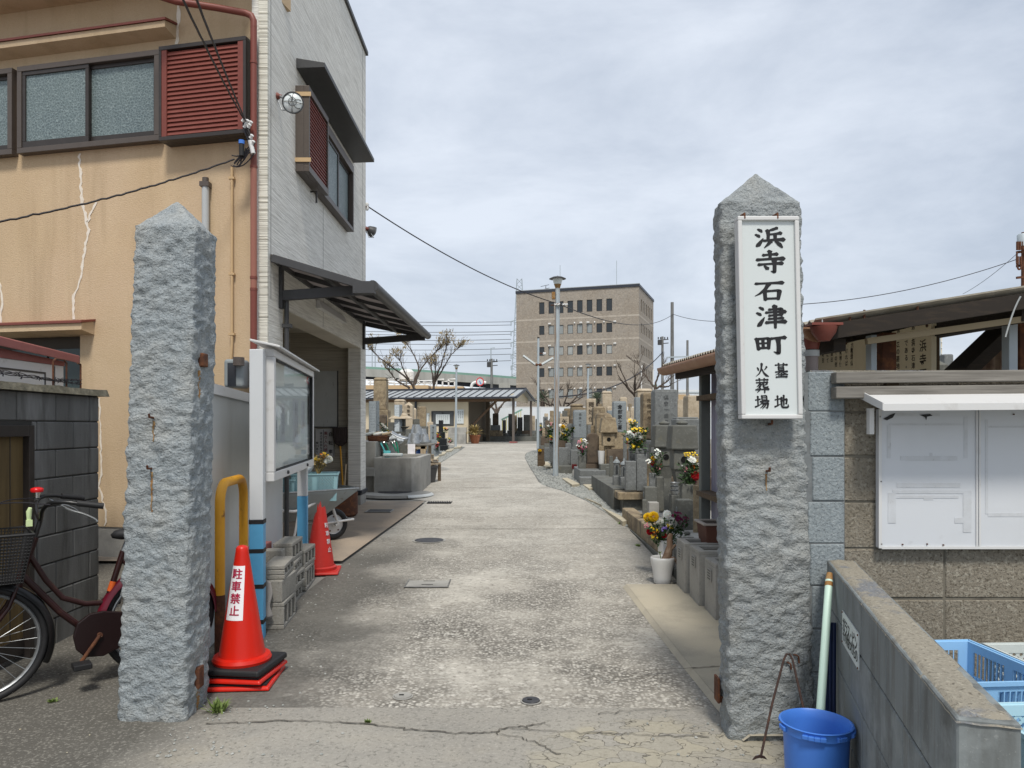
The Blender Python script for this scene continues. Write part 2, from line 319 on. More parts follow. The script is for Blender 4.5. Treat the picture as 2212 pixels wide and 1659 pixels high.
M['tile_building']=nmat('brown_tiled_facade',(.295,.262,.222),.8,layers=[('noise',.18,(.265,.22,.17),.42,.68,.7),('cell',5.5,(.40,.345,.275),.5,1,.6),('cell',7,(.20,.165,.13),.65,1,.6),('noise',1.2,(.22,.185,.145),.55,.75,.5,(1,1,.35))])
M['tile_band']=nmat('pale_tile_band',(.42,.375,.315),.8,layers=[('cell',2.5,(.33,.285,.23),.35,1,.7)])
M['ventcap']=nmat('white_vent',(.72,.72,.70),.5)
M['roof_metal']=nmat('grey_standing_seam',(.36,.38,.385),.45,.1,layers=[('noise',1.5,(.30,.315,.32),.45,.7,.5)])
M['roof_dark']=nmat('dark_roof_trim',(.03,.034,.045),.45)
M['cream_wall']=nmat('cream_render',(.60,.52,.375),.85,layers=[('noise',1,(.52,.445,.32),.45,.7,.6)],bump=(.1,.004,40,6))
M['dark_inside']=nmat('dark_interior',(.07,.06,.05),.9)
M['highway']=nmat('weathered_viaduct',(.40,.395,.36),.9,layers=[('noise',.5,(.25,.245,.22),.45,.68,.7,(1,1,.12)),('noise',.15,(.46,.455,.42),.5,.75,.5)])
M['green_rail']=nmat('green_barrier',(.20,.35,.28),.6)
M['far_white']=nmat('pale_factory_sheet',(.66,.69,.71),.6,layers=[('noise',.3,(.54,.57,.60),.45,.7,.6)])
M['far_tan']=nmat('far_tan_wall',(.50,.36,.21),.8)
M['far_beige']=nmat('beige_panel_block',(.58,.52,.40),.8,layers=[('noise',1,(.68,.64,.55),.5,.6,.6,(.3,.3,1.2))])
M['rock']=nmat('pale_kerb_stone',(.46,.41,.30),.9,layers=[('noise',4,(.33,.295,.22),.42,.68,.7),('fine',60,(.54,.50,.40),.55,.72,.6)],bump=(.5,.008,30,6))
M['gravel_bed']=nmat('gravel_bed',(.24,.245,.225),.95,layers=[('cell',55,(.38,.385,.36),.4,1,.8),('voro',55,(.08,.08,.07),.25,.6,.7)],bump=[(1,.02,55,2,None,'voro')])
M['gravel']=nmat('crushed_stone',(.31,.32,.30),.9,layers=[('noise',9,(.21,.22,.205),.42,.68,.8),('cell',18,(.44,.44,.41),.6,1,.7)],bump=(.3,.004,60,6))
M['rusty_sheet']=nmat('rusty_corrugated_sheet',(.10,.06,.035),.9,layers=[('noise',2,(.20,.15,.10),.46,.68,.8,(6,6,.6)),('noise',8,(.045,.022,.014),.5,.7,.7)])
M['asbestos']=nmat('old_corrugated_roof',(.30,.275,.225),.95,layers=[('noise',6,(.17,.15,.11),.44,.68,.8)],bump=(.5,.008,40,6))
M['poly_panel']=nmat('mauve_polycarbonate',(.30,.29,.36),.4,layers=[('noise',1,(.22,.21,.27),.42,.68,.7,(1,30,.6))])
M['green_post']=nmat('mossy_square_post',(.115,.125,.115),.8,layers=[('noise',4,(.17,.185,.17),.46,.7,.6,(1,1,.3))])
M['rules_board']=nmat('tan_rules_board',(.86,.77,.56),.7,layers=[('noise',3,(.76,.68,.49),.45,.7,.5)])
M['cloth']=nmat('grey_rag',(.33,.31,.29),.95,layers=[('noise',12,(.25,.235,.22),.45,.7,.6)])
M['hose_green']=nmat('green_hose',(.02,.20,.12),.5);M['hose_cyan']=nmat('cyan_hose',(.12,.50,.52),.5)
M['can_red']=nmat('red_drink_can',(.62,.03,.02),.3);M['can_gold']=nmat('amber_can',(.42,.20,.03),.35,.4)
M['chrome']=nmat('chrome',(.6,.6,.6),.18,1.0)
M['bike_frame']=nmat('maroon_bike_paint',(.026,.008,.0075),.35,layers=[('noise',14,(.09,.04,.025),.58,.75,.7)])
M['bike_frame_red']=nmat('maroon_fender',(.12,.008,.02),.3)
M['plastic_bag']=nmat('clear_plastic_bag',(.62,.66,.68),.25,layers=[('noise',20,(.44,.47,.5),.5,.7,.6)],bump=(.8,.02,14,6))
M['orange']=nmat('orange_sticker',(.80,.14,.02),.5)
M['green_glow']=nmat('pale_green_clip',(.62,.75,.40),.5)
M['manhole']=nmat('iron_manhole',(.055,.055,.06),.6,.3,layers=[('noise',20,(.10,.10,.10),.5,.7,.7)],bump=[(.8,.006,40,2,None,'voro')])
M['iron']=nmat('iron_grate',(.06,.058,.056),.7,.3)
M['void']=nmat('dark_hole',(.006,.006,.006),1)
M['red_lamp']=nmat('red_reflector',(.62,.012,.015),.25)
M['meter_glass']=nmat('meter_window',(.02,.025,.03),.12,spec=.6)
M['mush']=nmat('grey_meter_case',(.22,.245,.25),.6)
M['beige_pipe']=nmat('beige_conduit',(.50,.35,.19),.6)
M['grey_pipe']=nmat('pale_grey_pipe',(.42,.44,.44),.5)
M['caulk']=nmat('white_caulk',(.72,.66,.57),.8,layers=[('noise',25,(.58,.48,.36),.5,.72,.7)])
def glass_front():
 m=bpy.data.materials.new('display_glass');m.use_nodes=True;n,l=m.node_tree.nodes,m.node_tree.links
 out=n['Material Output'];n.remove(n['Principled BSDF'])
 g=n.new('ShaderNodeBsdfGlossy');g.inputs['Roughness'].default_value=.015;g.inputs['Color'].default_value=(.93,.95,.95,1)
 t=n.new('ShaderNodeBsdfTransparent');t.inputs[0].default_value=(.9,.92,.92,1);mxs=n.new('ShaderNodeMixShader');mxs.inputs[0].default_value=.13
 l.new(t.outputs[0],mxs.inputs[1]);l.new(g.outputs[0],mxs.inputs[2]);l.new(mxs.outputs[0],out.inputs[0]);return m
M['glass_front']=glass_front()
def canopy_mat():
 m=bpy.data.materials.new('smoked_translucent_sheet');m.use_nodes=True;n,l=m.node_tree.nodes,m.node_tree.links
 b=n['Principled BSDF'];b.inputs['Base Color'].default_value=(.24,.22,.21,1);b.inputs['Roughness'].default_value=.3
 t=n.new('ShaderNodeBsdfTranslucent');t.inputs[0].default_value=(.34,.315,.30,1);x=n.new('ShaderNodeMixShader');x.inputs[0].default_value=.65
 l.new(b.outputs[0],x.inputs[1]);l.new(t.outputs[0],x.inputs[2]);l.new(x.outputs[0],n['Material Output'].inputs[0]);return m
M['canopy_sheet']=canopy_mat()
M['tong_iron']=nmat('dark_rusty_iron',(.035,.018,.014),.8,layers=[('noise',30,(.09,.04,.022),.52,.7,.7)])
M['rafter_black']=nmat('near_black_rafter',(.022,.017,.013),.9,layers=[('noise',2,(.05,.036,.024),.5,.72,.6,(5,30,30))])  # near-black brown for the rafters and the lean-to roof
# setting: ground, path, slabs, gravel
def ys_list(y0,y1):
 ys=[y0];y=y0
 while y<y1-1e-6:
  y=min(y+max(.5,abs(y)*.06),y1);ys.append(y)
 return ys
def sheet(name,edge,y0,y1,dz,mat,nx=8,kind='structure',extra=None):
 b=MB();ys=ys_list(y0,y1);idx=[]
 for y in ys:
  xl,xr=edge(y);row=[]
  for k in range(nx+1):
   x=xl+(xr-xl)*k/nx
   row.append(b.pt((x,y,gz(y)+dz+(extra(x,y)if extra else 0))))
  idx.append(row)
 for a,c in zip(idx,idx[1:]):
  for k in range(nx):b.f.append([a[k],a[k+1],c[k+1],c[k]])
 return tag(b.build(name,mat,smooth=60),kind=kind)
def lerp_edge(tab):
 def f(y):
  for(a,va),(c,vc)in zip(tab,tab[1:]):
   if y<=c:return va+(vc-va)*(y-a)/(c-a)
  return tab[-1][1]
 return f
def path_material(name,kind):
 m=bpy.data.materials.new(name);m.use_nodes=True;n,l=m.node_tree.nodes,m.node_tree.links;b=n["Principled BSDF"]
 b.inputs['Roughness'].default_value=.9;b.inputs['Specular IOR Level'].default_value=.3
 t=n.new("ShaderNodeTexCoord");src=t.outputs['Object']
 sep=n.new("ShaderNodeSeparateXYZ");l.new(src,sep.inputs[0])
 def noise_(scale,detail=5,stretch=None,rough=.6,dist=0):
  v=src
  if stretch:
   q=n.new("ShaderNodeMapping");q.inputs['Scale'].default_value=stretch;l.new(src,q.inputs['Vector']);v=q.outputs[0]
  k=n.new("ShaderNodeTexNoise");k.inputs['Scale'].default_value=scale;k.inputs['Detail'].default_value=detail;k.inputs['Roughness'].default_value=rough
  k.inputs['Distortion'].default_value=dist;l.new(v,k.inputs['Vector']);return k.outputs['Fac']
 def mr(f,a,c,lo=0,hi=1):
  k=n.new("ShaderNodeMapRange");k.inputs['From Min'].default_value=a;k.inputs['From Max'].default_value=c;k.inputs['To Min'].default_value=lo;k.inputs['To Max'].default_value=hi
  if isinstance(f,float):k.inputs['Value'].default_value=f
  else:l.new(f,k.inputs['Value'])
  return k.outputs[0]
 def op(o,a,c):
  k=n.new("ShaderNodeMath");k.operation=o;k.use_clamp=False
  for i,x in enumerate((a,c)):
   if isinstance(x,(int,float)):k.inputs[i].default_value=x
   else:l.new(x,k.inputs[i])
  return k.outputs[0]
 def mix(f,a,c):
  k=n.new("ShaderNodeMixRGB")
  if isinstance(f,(int,float)):k.inputs[0].default_value=f
  else:l.new(f,k.inputs[0])
  for i,x in((1,a),(2,c)):
   if isinstance(x,tuple):k.inputs[i].default_value=(*x,1)
   else:l.new(x,k.inputs[i])
  return k.outputs[0]
 def vor(scale,feature='F1',stretch=None,out='Distance',warp=0):
  v=src
  if stretch:
   q=n.new("ShaderNodeMapping");q.inputs['Scale'].default_value=stretch;l.new(src,q.inputs['Vector']);v=q.outputs[0]
  if warp:
   w=n.new("ShaderNodeTexNoise");w.inputs['Scale'].default_value=6;w.inputs['Detail'].default_value=3;l.new(v,w.inputs['Vector'])
   a=n.new("ShaderNodeVectorMath");a.operation='SCALE';a.inputs['Scale'].default_value=warp;l.new(w.outputs['Color'],a.inputs[0])
   d=n.new("ShaderNodeVectorMath");l.new(v,d.inputs[0]);l.new(a.outputs[0],d.inputs[1]);v=d.outputs[0]
  k=n.new("ShaderNodeTexVoronoi");k.feature=feature;k.inputs['Scale'].default_value=scale;l.new(v,k.inputs['Vector']);return k.outputs[out]
 X,Y=sep.outputs[0],sep.outputs[1]
 if kind=='path':
  c=mix(mr(noise_(.55,4),.38,.64),(.385,.358,.308),(.475,.45,.395))
  c=mix(mr(noise_(2.6,6),.45,.70,0,.6),c,(.285,.265,.225))
  c=mix(mr(noise_(1.5,5,(.7,3.2,1)),.52,.72,0,.6),c,(.56,.53,.465))
  worn=op('MULTIPLY',mr(noise_(1.3,4,None,.6),.36,.60),mr(Y,9.5,5.5,.35,1))
  cell=vor(50,'F1',None,'Color');cs=n.new("ShaderNodeSeparateColor");l.new(cell,cs.inputs[0]);d=vor(50)
  stone=mix(mr(cs.outputs[0],.35,1),(.29,.275,.245),(.64,.61,.54))
  stone=mix(mr(d,.30,.62,0,.95),stone,(.085,.078,.066))
  c=mix(op('MULTIPLY',worn,.85),c,stone)
  big=vor(23,'F1',None,'Color');bs=n.new("ShaderNodeSeparateColor");l.new(big,bs.inputs[0]);bd=vor(23)
  chip=op('MULTIPLY',mr(bs.outputs[1],.86,.88),op('MULTIPLY',mr(bd,.42,.34),mr(noise_(.9,3),.42,.52)))
  c=mix(op('MULTIPLY',chip,.6),c,(.63,.60,.535))
  c=mix(mr(noise_(34,3),.53,.66,0,.65),c,(.17,.155,.13));c=mix(mr(noise_(21,4,(1,1.6,1)),.56,.68,0,.5),c,(.70,.67,.60));c=mix(mr(noise_(14,5,(1,1.6,1)),.54,.68,0,.5),c,(.24,.225,.195))
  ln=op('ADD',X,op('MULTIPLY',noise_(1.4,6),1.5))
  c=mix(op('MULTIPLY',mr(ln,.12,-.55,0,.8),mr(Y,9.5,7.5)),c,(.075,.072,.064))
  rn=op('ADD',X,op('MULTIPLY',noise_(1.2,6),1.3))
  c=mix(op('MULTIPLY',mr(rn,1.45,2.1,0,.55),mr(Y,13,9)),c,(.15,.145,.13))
  hgt=op('ADD',op('MULTIPLY',d,worn),noise_(45,4))
  bn=n.new("ShaderNodeBump");bn.inputs['Strength'].default_value=.75;bn.inputs['Distance'].default_value=.010;l.new(hgt,bn.inputs['Height']);l.new(bn.outputs[0],b.inputs['Normal'])
 elif kind=='street':
  c=mix(mr(noise_(.8,5),.38,.66),(.265,.25,.22),(.34,.32,.278))
  c=mix(mr(noise_(3.4,6),.47,.70,0,.6),c,(.25,.24,.215))
  c=mix(mr(noise_(1.1,4),.56,.70,0,.35),c,(.38,.335,.25))
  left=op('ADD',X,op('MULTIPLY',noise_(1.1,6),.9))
  c=mix(mr(left,-.75,-1.35,0,.85),c,(.07,.066,.057))  # left side darkened: pavement stain plus alley shade put into the colour
  c=mix(mr(noise_(70,3),.52,.70,0,.5),c,(.42,.40,.35));c=mix(mr(noise_(55,3),.54,.70,0,.6),c,(.10,.095,.08))
  dx=op('DIVIDE',op('SUBTRACT',X,.72),.62);dy=op('DIVIDE',op('SUBTRACT',Y,3.22),.50)
  rr=op('SQRT',op('ADD',op('MULTIPLY',dx,dx),op('MULTIPLY',dy,dy)),0)
  region=mr(op('ADD',rr,op('MULTIPLY',noise_(3.5,4),.7)),1.42,1.25)
  ed=vor(6.2,'DISTANCE_TO_EDGE',(1,1.5,1),'Distance',.34)
  pc=vor(6.2,'F1',(1,1.5,1),'Color',.34);ps=n.new("ShaderNodeSeparateColor");l.new(pc,ps.inputs[0])
  c=mix(op('MULTIPLY',region,mr(ps.outputs[0],0,1,0,.55)),c,(.40,.36,.26))
  crack=op('MULTIPLY',region,mr(op('ADD',ed,op('MULTIPLY',noise_(9,3),.03)),.034,.018))
  hair=op('MULTIPLY',mr(noise_(1.2,2),.50,.56),mr(vor(1.5,'DISTANCE_TO_EDGE',None,'Distance',.35),.008,.002))
  c=mix(op('MAXIMUM',op('MULTIPLY',crack,.75),op('MULTIPLY',hair,.6)),c,(.055,.05,.04))
  hgt=op('SUBTRACT',noise_(50,5),op('MULTIPLY',crack,2.0))
  bn=n.new("ShaderNodeBump");bn.inputs['Strength'].default_value=.55;bn.inputs['Distance'].default_value=.008;l.new(hgt,bn.inputs['Height']);l.new(bn.outputs[0],b.inputs['Normal'])
 elif kind=='slab':
  c=mix(mr(noise_(1.1,5),.40,.66),(.335,.27,.205),(.25,.215,.175))
  c=mix(mr(noise_(3,6),.5,.72,0,.6),c,(.19,.165,.14));c=mix(mr(noise_(60,3),.54,.72,0,.4),c,(.42,.36,.29))
  bn=n.new("ShaderNodeBump");bn.inputs['Strength'].default_value=.3;bn.inputs['Distance'].default_value=.005;l.new(noise_(60,4),bn.inputs['Height']);l.new(bn.outputs[0],b.inputs['Normal'])
 else:
  c=mix(mr(noise_(1.1,5),.40,.66),(.43,.385,.295),(.35,.32,.26))
  c=mix(mr(noise_(2.2,6),.5,.72,0,.5),c,(.25,.23,.185));c=mix(mr(noise_(90,3),.54,.72,0,.5),c,(.50,.44,.33))
  bn=n.new("ShaderNodeBump");bn.inputs['Strength'].default_value=.35;bn.inputs['Distance'].default_value=.004;l.new(noise_(80,4),bn.inputs['Height']);l.new(bn.outputs[0],b.inputs['Normal'])
 l.new(c,b.inputs['Base Color']);return m
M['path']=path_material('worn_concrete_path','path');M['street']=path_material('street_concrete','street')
M['slab']=path_material('brown_garage_slab','slab');M['tan_slab']=path_material('tan_cement_slab','tan')
M['ground']=nmat('packed_ground',(.26,.25,.22),.95,layers=[('noise',1,(.20,.195,.175),.42,.68,.7),('noise',8,(.31,.30,.27),.5,.75,.6)],bump=(.5,.01,30,6))
g=MB();rows=[-60,-20,-5]+ys_list(0,70)+[90,130,200,400,900,2500]
xsr=[-2500,-400,-60,-20,-8,-4,-2,0,2,4,8,20,60,400,2500]
gi=[[g.pt((x,y,gz(y)))for x in xsr]for y in rows]
for a,c in zip(gi,gi[1:]):
 for k in range(len(xsr)-1):g.f.append([a[k],a[k+1],c[k+1],c[k]])
tag(g.build('ground',M['ground'],smooth=60),kind='structure')
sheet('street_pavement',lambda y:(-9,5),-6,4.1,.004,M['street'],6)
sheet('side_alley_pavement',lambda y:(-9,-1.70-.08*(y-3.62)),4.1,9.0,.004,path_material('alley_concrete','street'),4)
PL=lerp_edge([(3.6,-1.70),(5,-1.80),(7.3,-1.67),(11.3,-1.42),(12.2,-1.40),(12.4,-2.2),(14.5,-2.2),(15.5,-1.9),(20.5,-2.07),(33,-2.06),(36,-3.4),(40,-3.5)])
PR=lerp_edge([(3.6,1.16),(3.86,1.086),(6.38,.978),(6.42,1.47),(9.5,1.47),(11.0,1.34),(12.4,1.19),(13.6,.95),(14.8,.56),(20,.46),(25,.41),(28,.55),(30,.9),(31,1.6),(33,3.4),(40,4)])
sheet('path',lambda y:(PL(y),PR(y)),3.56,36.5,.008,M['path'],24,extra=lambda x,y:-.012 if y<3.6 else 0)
sheet('garage_slab',lambda y:(-6.0,PL(y)-.004),7.3,11.95,.035,M['slab'],6)
def lip(x,y):return 0
sheet('cement_slab',lambda y:(1.094-.0425*(y-3.86),2.6),3.45,6.38,.035,M['tan_slab'],4)
sheet('cement_slab_edge',lambda y:(1.06-.0425*(y-3.86),1.093-.0425*(y-3.86)),3.45,6.38,0,M['tan_slab'],1,extra=lambda x,y:.010 if x<1.075-.0425*(y-3.86)else .0345)
sheet('gravel_bed_right',lambda y:(PR(y)+.004,2.9),9.55,31,.006,M['gravel_bed'],4)
sheet('gravel_bed_left',lambda y:(-4.6,PL(y)-.004),15.2,33,.006,M['gravel_bed'],4)
def scatter(name,label,n,fn,size,mat,flat=.6):
 b=MB();rnd=random.Random(n)
 for _ in range(n):
  x,y,z=fn(rnd);s=size*rnd.uniform(.5,1.5);a=rnd.uniform(0,6.28);ca,sa=math.cos(a)*s,math.sin(a)*s
  h=s*flat*rnd.uniform(.6,1.3);i=[b.pt((x+u*ca-w*sa,y+u*sa+w*ca,z-s*.1))for u,w in((-1,-.5),(.2,-.8),(1,.1),(.3,.8),(-.7,.6))]
  t=[b.pt((x+(u*ca-w*sa)*.55,y+(u*sa+w*ca)*.55,z+h*q))for(u,w),q in zip(((-1,-.5),(.2,-.8),(1,.1),(.3,.8),(-.7,.6)),(.8,1,.7,1,.9))]
  b.f.append(t)
  for k in range(5):b.f.append([i[k],i[(k+1)%5],t[(k+1)%5],t[k]])
 return tag(b.build(name,mat),label,'gravel',kind='stuff')
def gr_right(r):
 y=9.6+20*r.random()**1.7;lo=PR(y);hi=1.62 if y<12 else 1.5
 return lo+.03+(hi-lo)*r.random(),y,gz(y)+.006
scatter('gravel','loose crushed stone strip along the right side of the path',6500,gr_right,.022,M['gravel'])
def gr_left(r):
 y=16+15*r.random();return PL(y)-.04-.9*r.random(),y,gz(y)+.006
scatter('gravel','loose crushed stone strip along the left side of the path',2500,gr_left,.026,M['gravel'])
def grit(r):
 y=3.3+5.5*r.random()**1.6
 x=r.choice([-1,-1,1]);xx=(PL(max(y,3.6))+.05+.5*abs(r.gauss(0,.7)))if x<0 else(PR(max(y,3.6))-.05-.35*abs(r.gauss(0,.7)))
 return xx,y,gz(y)+.008
scatter('grit','scattered pale chips and grit on the path edges',300,grit,.0065,M['gravel'])
def grit2(r):
 return-1.75-2.2*r.random(),2.9+3*r.random(),gz(4)+.004
scatter('grit','pale crumbs on the dark pavement around the bicycle',60,grit2,.0065,M['rock'])
def ribbon(b,pts,w,z):
 L=[]
 for k,(x,y)in enumerate(pts):
  a=Vector(pts[max(k-1,0)]);c=Vector(pts[min(k+1,len(pts)-1)]);d=(c-a).normalized();nrm=Vector((-d.y,d.x));ww=w*(w and random.uniform(.5,1.4))
  L.append((b.pt((x+nrm.x*ww,y+nrm.y*ww,gz(y)+z)),b.pt((x-nrm.x*ww,y-nrm.y*ww,gz(y)+z))))
 for p,q in zip(L,L[1:]):b.f.append([p[0],q[0],q[1],p[1]])
ck=MB()
rowpts=[(445,1567),(520,1564),(640,1560),(760,1565),(850,1573),(905,1582),(1010,1588),(1060,1586),(1100,1575),(1140,1572),(1190,1562)]
def to_g(pts,jit=.008,sub=8):
 out=[]
 for(a,b_),(c,d)in zip(pts,pts[1:]):
  for k in range(sub):
   t=k/sub;px=a+(c-a)*t;py=b_+(d-b_)*t;y=yof(py);out.append((xat(px,y)+random.gauss(0,jit),y+random.gauss(0,jit)))
 return out
ribbon(ck,to_g(rowpts,.006),.0042,.0105)
ribbon(ck,to_g([(1060,1586),(1120,1596),(1170,1612),(1215,1635)]),.0028,.0105)
ribbon(ck,to_g([(1100,1578),(1250,1585),(1400,1592),(1560,1596)]),.0035,.0105)
ribbon(ck,to_g([(1290,1546),(1400,1536),(1500,1540)]),.003,.0125)
for yj,w in((9.35,.007),(14.2,.01),(11.4,.004)):
 ribbon(ck,[(PL(yj)+.02+k*(PR(yj)-PL(yj)-.04)/40,yj+random.gauss(0,.004))for k in range(41)],w,.0125)
ribbon(ck,to_g([(1390,1462),(1480,1458),(1562,1452)],.003),.004,.0395)
tag(ck.build('pavement_cracks',nmat('crack_dirt',(.10,.09,.072),1)),kind='structure')
def disc_cover(name,label,px,py,r,mat,ring=True):
 y=yof(py);x=xat(px,y);z=gz(y)+.0085;t=thing(name,label,'cover',(x,y,z))
 MB().lathe([(r,0),(r,.006),(r*.97,.009),(0.001,.009)],(x,y,z),28).build('lid',mat,t,smooth=30)
 if ring:MB().lathe([(r*1.18,.0),(r*1.18,.003),(r*1.03,.004),(r*1.03,.0)],(x,y,z),28,caps=(False,False)).build('frame_ring',M['concrete'],t)
 return t,x,y,z
disc_cover('manhole_cover','round dark iron manhole cover in the middle of the path',927,1169,.165,M['manhole'])
for px,py,lb in((870,1508,'small grey valve cover in dark cement, left of the pair near the long crack'),(1147,1518,'small dark brown valve cover, right of the pair near the long crack')):
 t,x,y,z=disc_cover('valve_cover',lb,px,py,.047,M['manhole']if px>1000 else M['concrete'])
 MB().box(x-.02,y-.008,z+.0092,x+.006,y+.008,z+.0105).build('key_slot',M['void'],t)
y=yof(1262);x0,x1=xat(878,y),xat(972,y);z=gz(y)+.009
t=thing('inspection_cover','square concrete inspection cover with two slots flush in the path','cover',((x0+x1)/2,y,z))
b=MB()
for q in((x0,y-.17,x1,y-.155),(x0,y+.155,x1,y+.17),(x0,y-.155,x0+.012,y+.155),(x1-.012,y-.155,x1,y+.155)):b.box(q[0],q[1],z,q[2],q[3],z+.005)
b.build('cover_frame',M['concrete_dark'],t)
MB().box(x0+.013,y-.154,z,x1-.013,y+.154,z+.003).build('lid',M['concrete'],t)
for dy in(-.08,.07):MB().box((x0+x1)/2-.05,y+dy,z+.0032,(x0+x1)/2+.05,y+dy+.018,z+.0042).build('lifting_slot',M['void'],t)
y=yof(1087);x0,x1=xat(925,y),xat(975,y);z=gz(y)+.01
t=thing('drain_grate','dark slotted drain grate in the path by the water trough','grate',((x0+x1)/2,y,z))
MB().box(x0,y-.14,z-.004,x1,y+.14,z+.001).build('pit',M['void'],t)
b=MB()
for k in range(11):
 xx=x0+(x1-x0)*k/10;b.box(xx-.006,y-.14,z+.001,xx+.006,y+.14,z+.012)
b.build('grate_bars',M['iron'],t)
y=yof(1104,.035);x0,x1=xat(795,y),xat(845,y);z=gz(y)+.036
t=thing('drain_cover','dark square drain cover in the brown garage slab','cover',((x0+x1)/2,y,z))
MB().box(x0,y-.16,z,x1,y+.16,z+.006).build('lid',M['iron'],t,bevel=.003)
b=MB()
for q in((x0-.02,y-.18,x1+.02,y-.162),(x0-.02,y+.162,x1+.02,y+.18),(x0-.02,y-.162,x0-.002,y+.162),(x1+.002,y-.162,x1+.02,y+.162)):b.box(q[0],q[1],z,q[2],q[3],z+.008)
b.build('cover_frame',M['concrete'],t)
# the two rough granite gate posts
def stone_post(name,label,cx,cy,w0,d0,w1,d1,lean,h,apex,rz,mat,seed,z0,amp=.0085,cat='gate post'):
 b=MB();T=Matrix.Translation((cx,cy,z0))@Matrix.Rotation(rz,4,'Z')
 st=.0115;nz=int(h/st);per=[]
 n1,n2=int(w0/st),int(d0/st)
 for k in range(n1):per.append((-.5+k/n1,-.5))
 for k in range(n2):per.append((.5,-.5+k/n2))
 for k in range(n1):per.append((.5-k/n1,.5))
 for k in range(n2):per.append((-.5,.5-k/n2))
 N=len(per);rings=[]
 na=14
 for j in range(nz+na+1):
  if j<=nz:tz=j/nz;z=h*tz;s=1
  else:tz=1;u=(j-nz)/na;z=h+apex*u;s=1-u*.97
  w=(w0+(w1-w0)*tz)*s;d=(d0+(d1-d0)*tz)*s;ring=[]
  for u_,v_ in per:
   x,y=u_*w,v_*d
   nx_=(abs(u_)*2)**9*(1 if u_>0 else-1);ny_=(abs(v_)*2)**9*(1 if v_>0 else-1);L=math.hypot(nx_,ny_)or 1
   corner=min(abs(nx_),abs(ny_))
   p=Vector((x,y,z))+Vector((seed*11.3,seed*3.1,seed))
   f=noise.fractal(p*3.0,1.0,2.1,3)*.5+noise.fractal(p*Vector((1,1,1.3))*19,.8,2.3,5)*.9+(noise.voronoi(p*Vector((1,1,1.5))*13+noise.noise_vector(p*20)*.35)[0][0]-.4)*2.0+(noise.voronoi(p*Vector((1,1,1.2))*27)[0][0]-.4)*1.1
   ch=amp*f*(1 if j<=nz else .55)-corner*.007-(abs(noise.noise(p*14))*.016*corner)
   if j>nz:zz=z+amp*.5*f*(1-s);r_=s
   else:zz=z;r_=1
   ring.append(b.pt(T@Vector((x+nx_/L*ch*r_+lean[0]*z,y+ny_/L*ch*r_+lean[1]*z,zz))))
  rings.append(ring)
 for a,c in zip(rings,rings[1:]):
  for k in range(N):b.f.append([a[k],a[(k+1)%N],c[(k+1)%N],c[k]])
 b.f.append(rings[-1][:])
 o=b.build(name,mat,loc=(cx,cy,z0),smooth=70)
 return tag(o,label,cat)
lp=stone_post('gate_post','rough blue-grey granite gate post without a sign, beside the bicycle',-1.805,3.84,.345,.29,.315,.25,(.0225,.01),2.55,.155,R(-2),M['granite'],1,gz(3.8)-.06)
rpz=gz(3.5)-.06
rpst=stone_post('gate_post','rough granite gate post carrying the tall white sign board',1.225,3.565,.395,.18,.375,.15,(-.017,.006),2.60,.155,R(0),M['granite_brown'],2,rpz)
def hook(parent,p,drop_=.05,out=.03):
 x,y,z=p
 MB().tube([(x,y+.03,z),(x,y-out,z+.004),(x,y-out-.004,z+drop_*.4)],.006,6).build('iron_hook',M['rust'],parent)
from mathutils.bvhtree import BVHTree
def surf(post):
 me=post.data;return BVHTree.FromPolygons([v.co+post.location for v in me.vertices],[list(p.vertices)for p in me.polygons])
LT,RT=surf(lp),surf(rpst)
def on_post(bv,px,py):
 o=Vector((0,0,EYE));h=bv.ray_cast(o,(at(px,py,4)-o).normalized());return h[0]
def streak(bv,parent,px,py0,py1,w):
 b=MB();L=[];y=py0
 while y<=py1:
  u=(y-py0)/(py1-py0);ww=w*(1-.6*u)*random.uniform(.6,1.25);c=px+random.uniform(-1,1)+2*noise.noise(Vector((y*.05,px,0)))
  q=[on_post(bv,c+ww*k,y)for k in(-1,-.3,.3,1)]
  if all(q):L.append([b.pt(p+Vector((0,-.0025,0)))for p in q])
  y+=3
 for p,q in zip(L,L[1:]):
  for k in range(3):b.f.append([p[k],p[k+1],q[k+1],q[k]])
 b.build('rust_streak',M['rust_stain'],parent,smooth=80)
for px,py,ln_s in((331,903,52),(327,1013,95)):
 p=on_post(LT,px,py);hook(lp,(p.x,p.y-.01,p.z));streak(LT,lp,px+1,py+6,py+ln_s,2.6)
streak(LT,lp,431,800,860,3.5);streak(LT,lp,428,1480,1560,5)
streak(RT,rpst,1655,1024,1062,2);
for px,py,hh in((437,778,.07),(428,1462,.11)):
 p=on_post(LT,px,py);MB().box(p.x-.012,p.y-.03,p.z-hh/2,p.x+.018,p.y+.035,p.z+hh/2).build('hinge_plate',M['rust'],lp,bevel=.006)
p=at(1561,1490,3.62)
MB().box(p.x-.02,p.y-.01,p.z-.06,p.x+.03,p.y+.05,p.z-.03).box(p.x-.028,p.y-.02,p.z-.06,p.x-.018,p.y+.05,p.z+.06).build('hinge_plate',M['rust'],rpst)
for px,py in((1656,1018),(1661,917)):
 p=on_post(RT,px,py);hook(rpst,(p.x,p.y-.01,p.z))
for px,py,dz in((1723,1417,.03),(1706,1433,.025)):
 p=on_post(RT,px,py);MB().tube([(p.x-.03,p.y+.03,p.z),(p.x-.012,p.y-.01,p.z+.008),(p.x,p.y-.012,p.z),(p.x+.002,p.y-.012,p.z-dz)],.004,6).build('iron_hook',M['rust'],rpst)
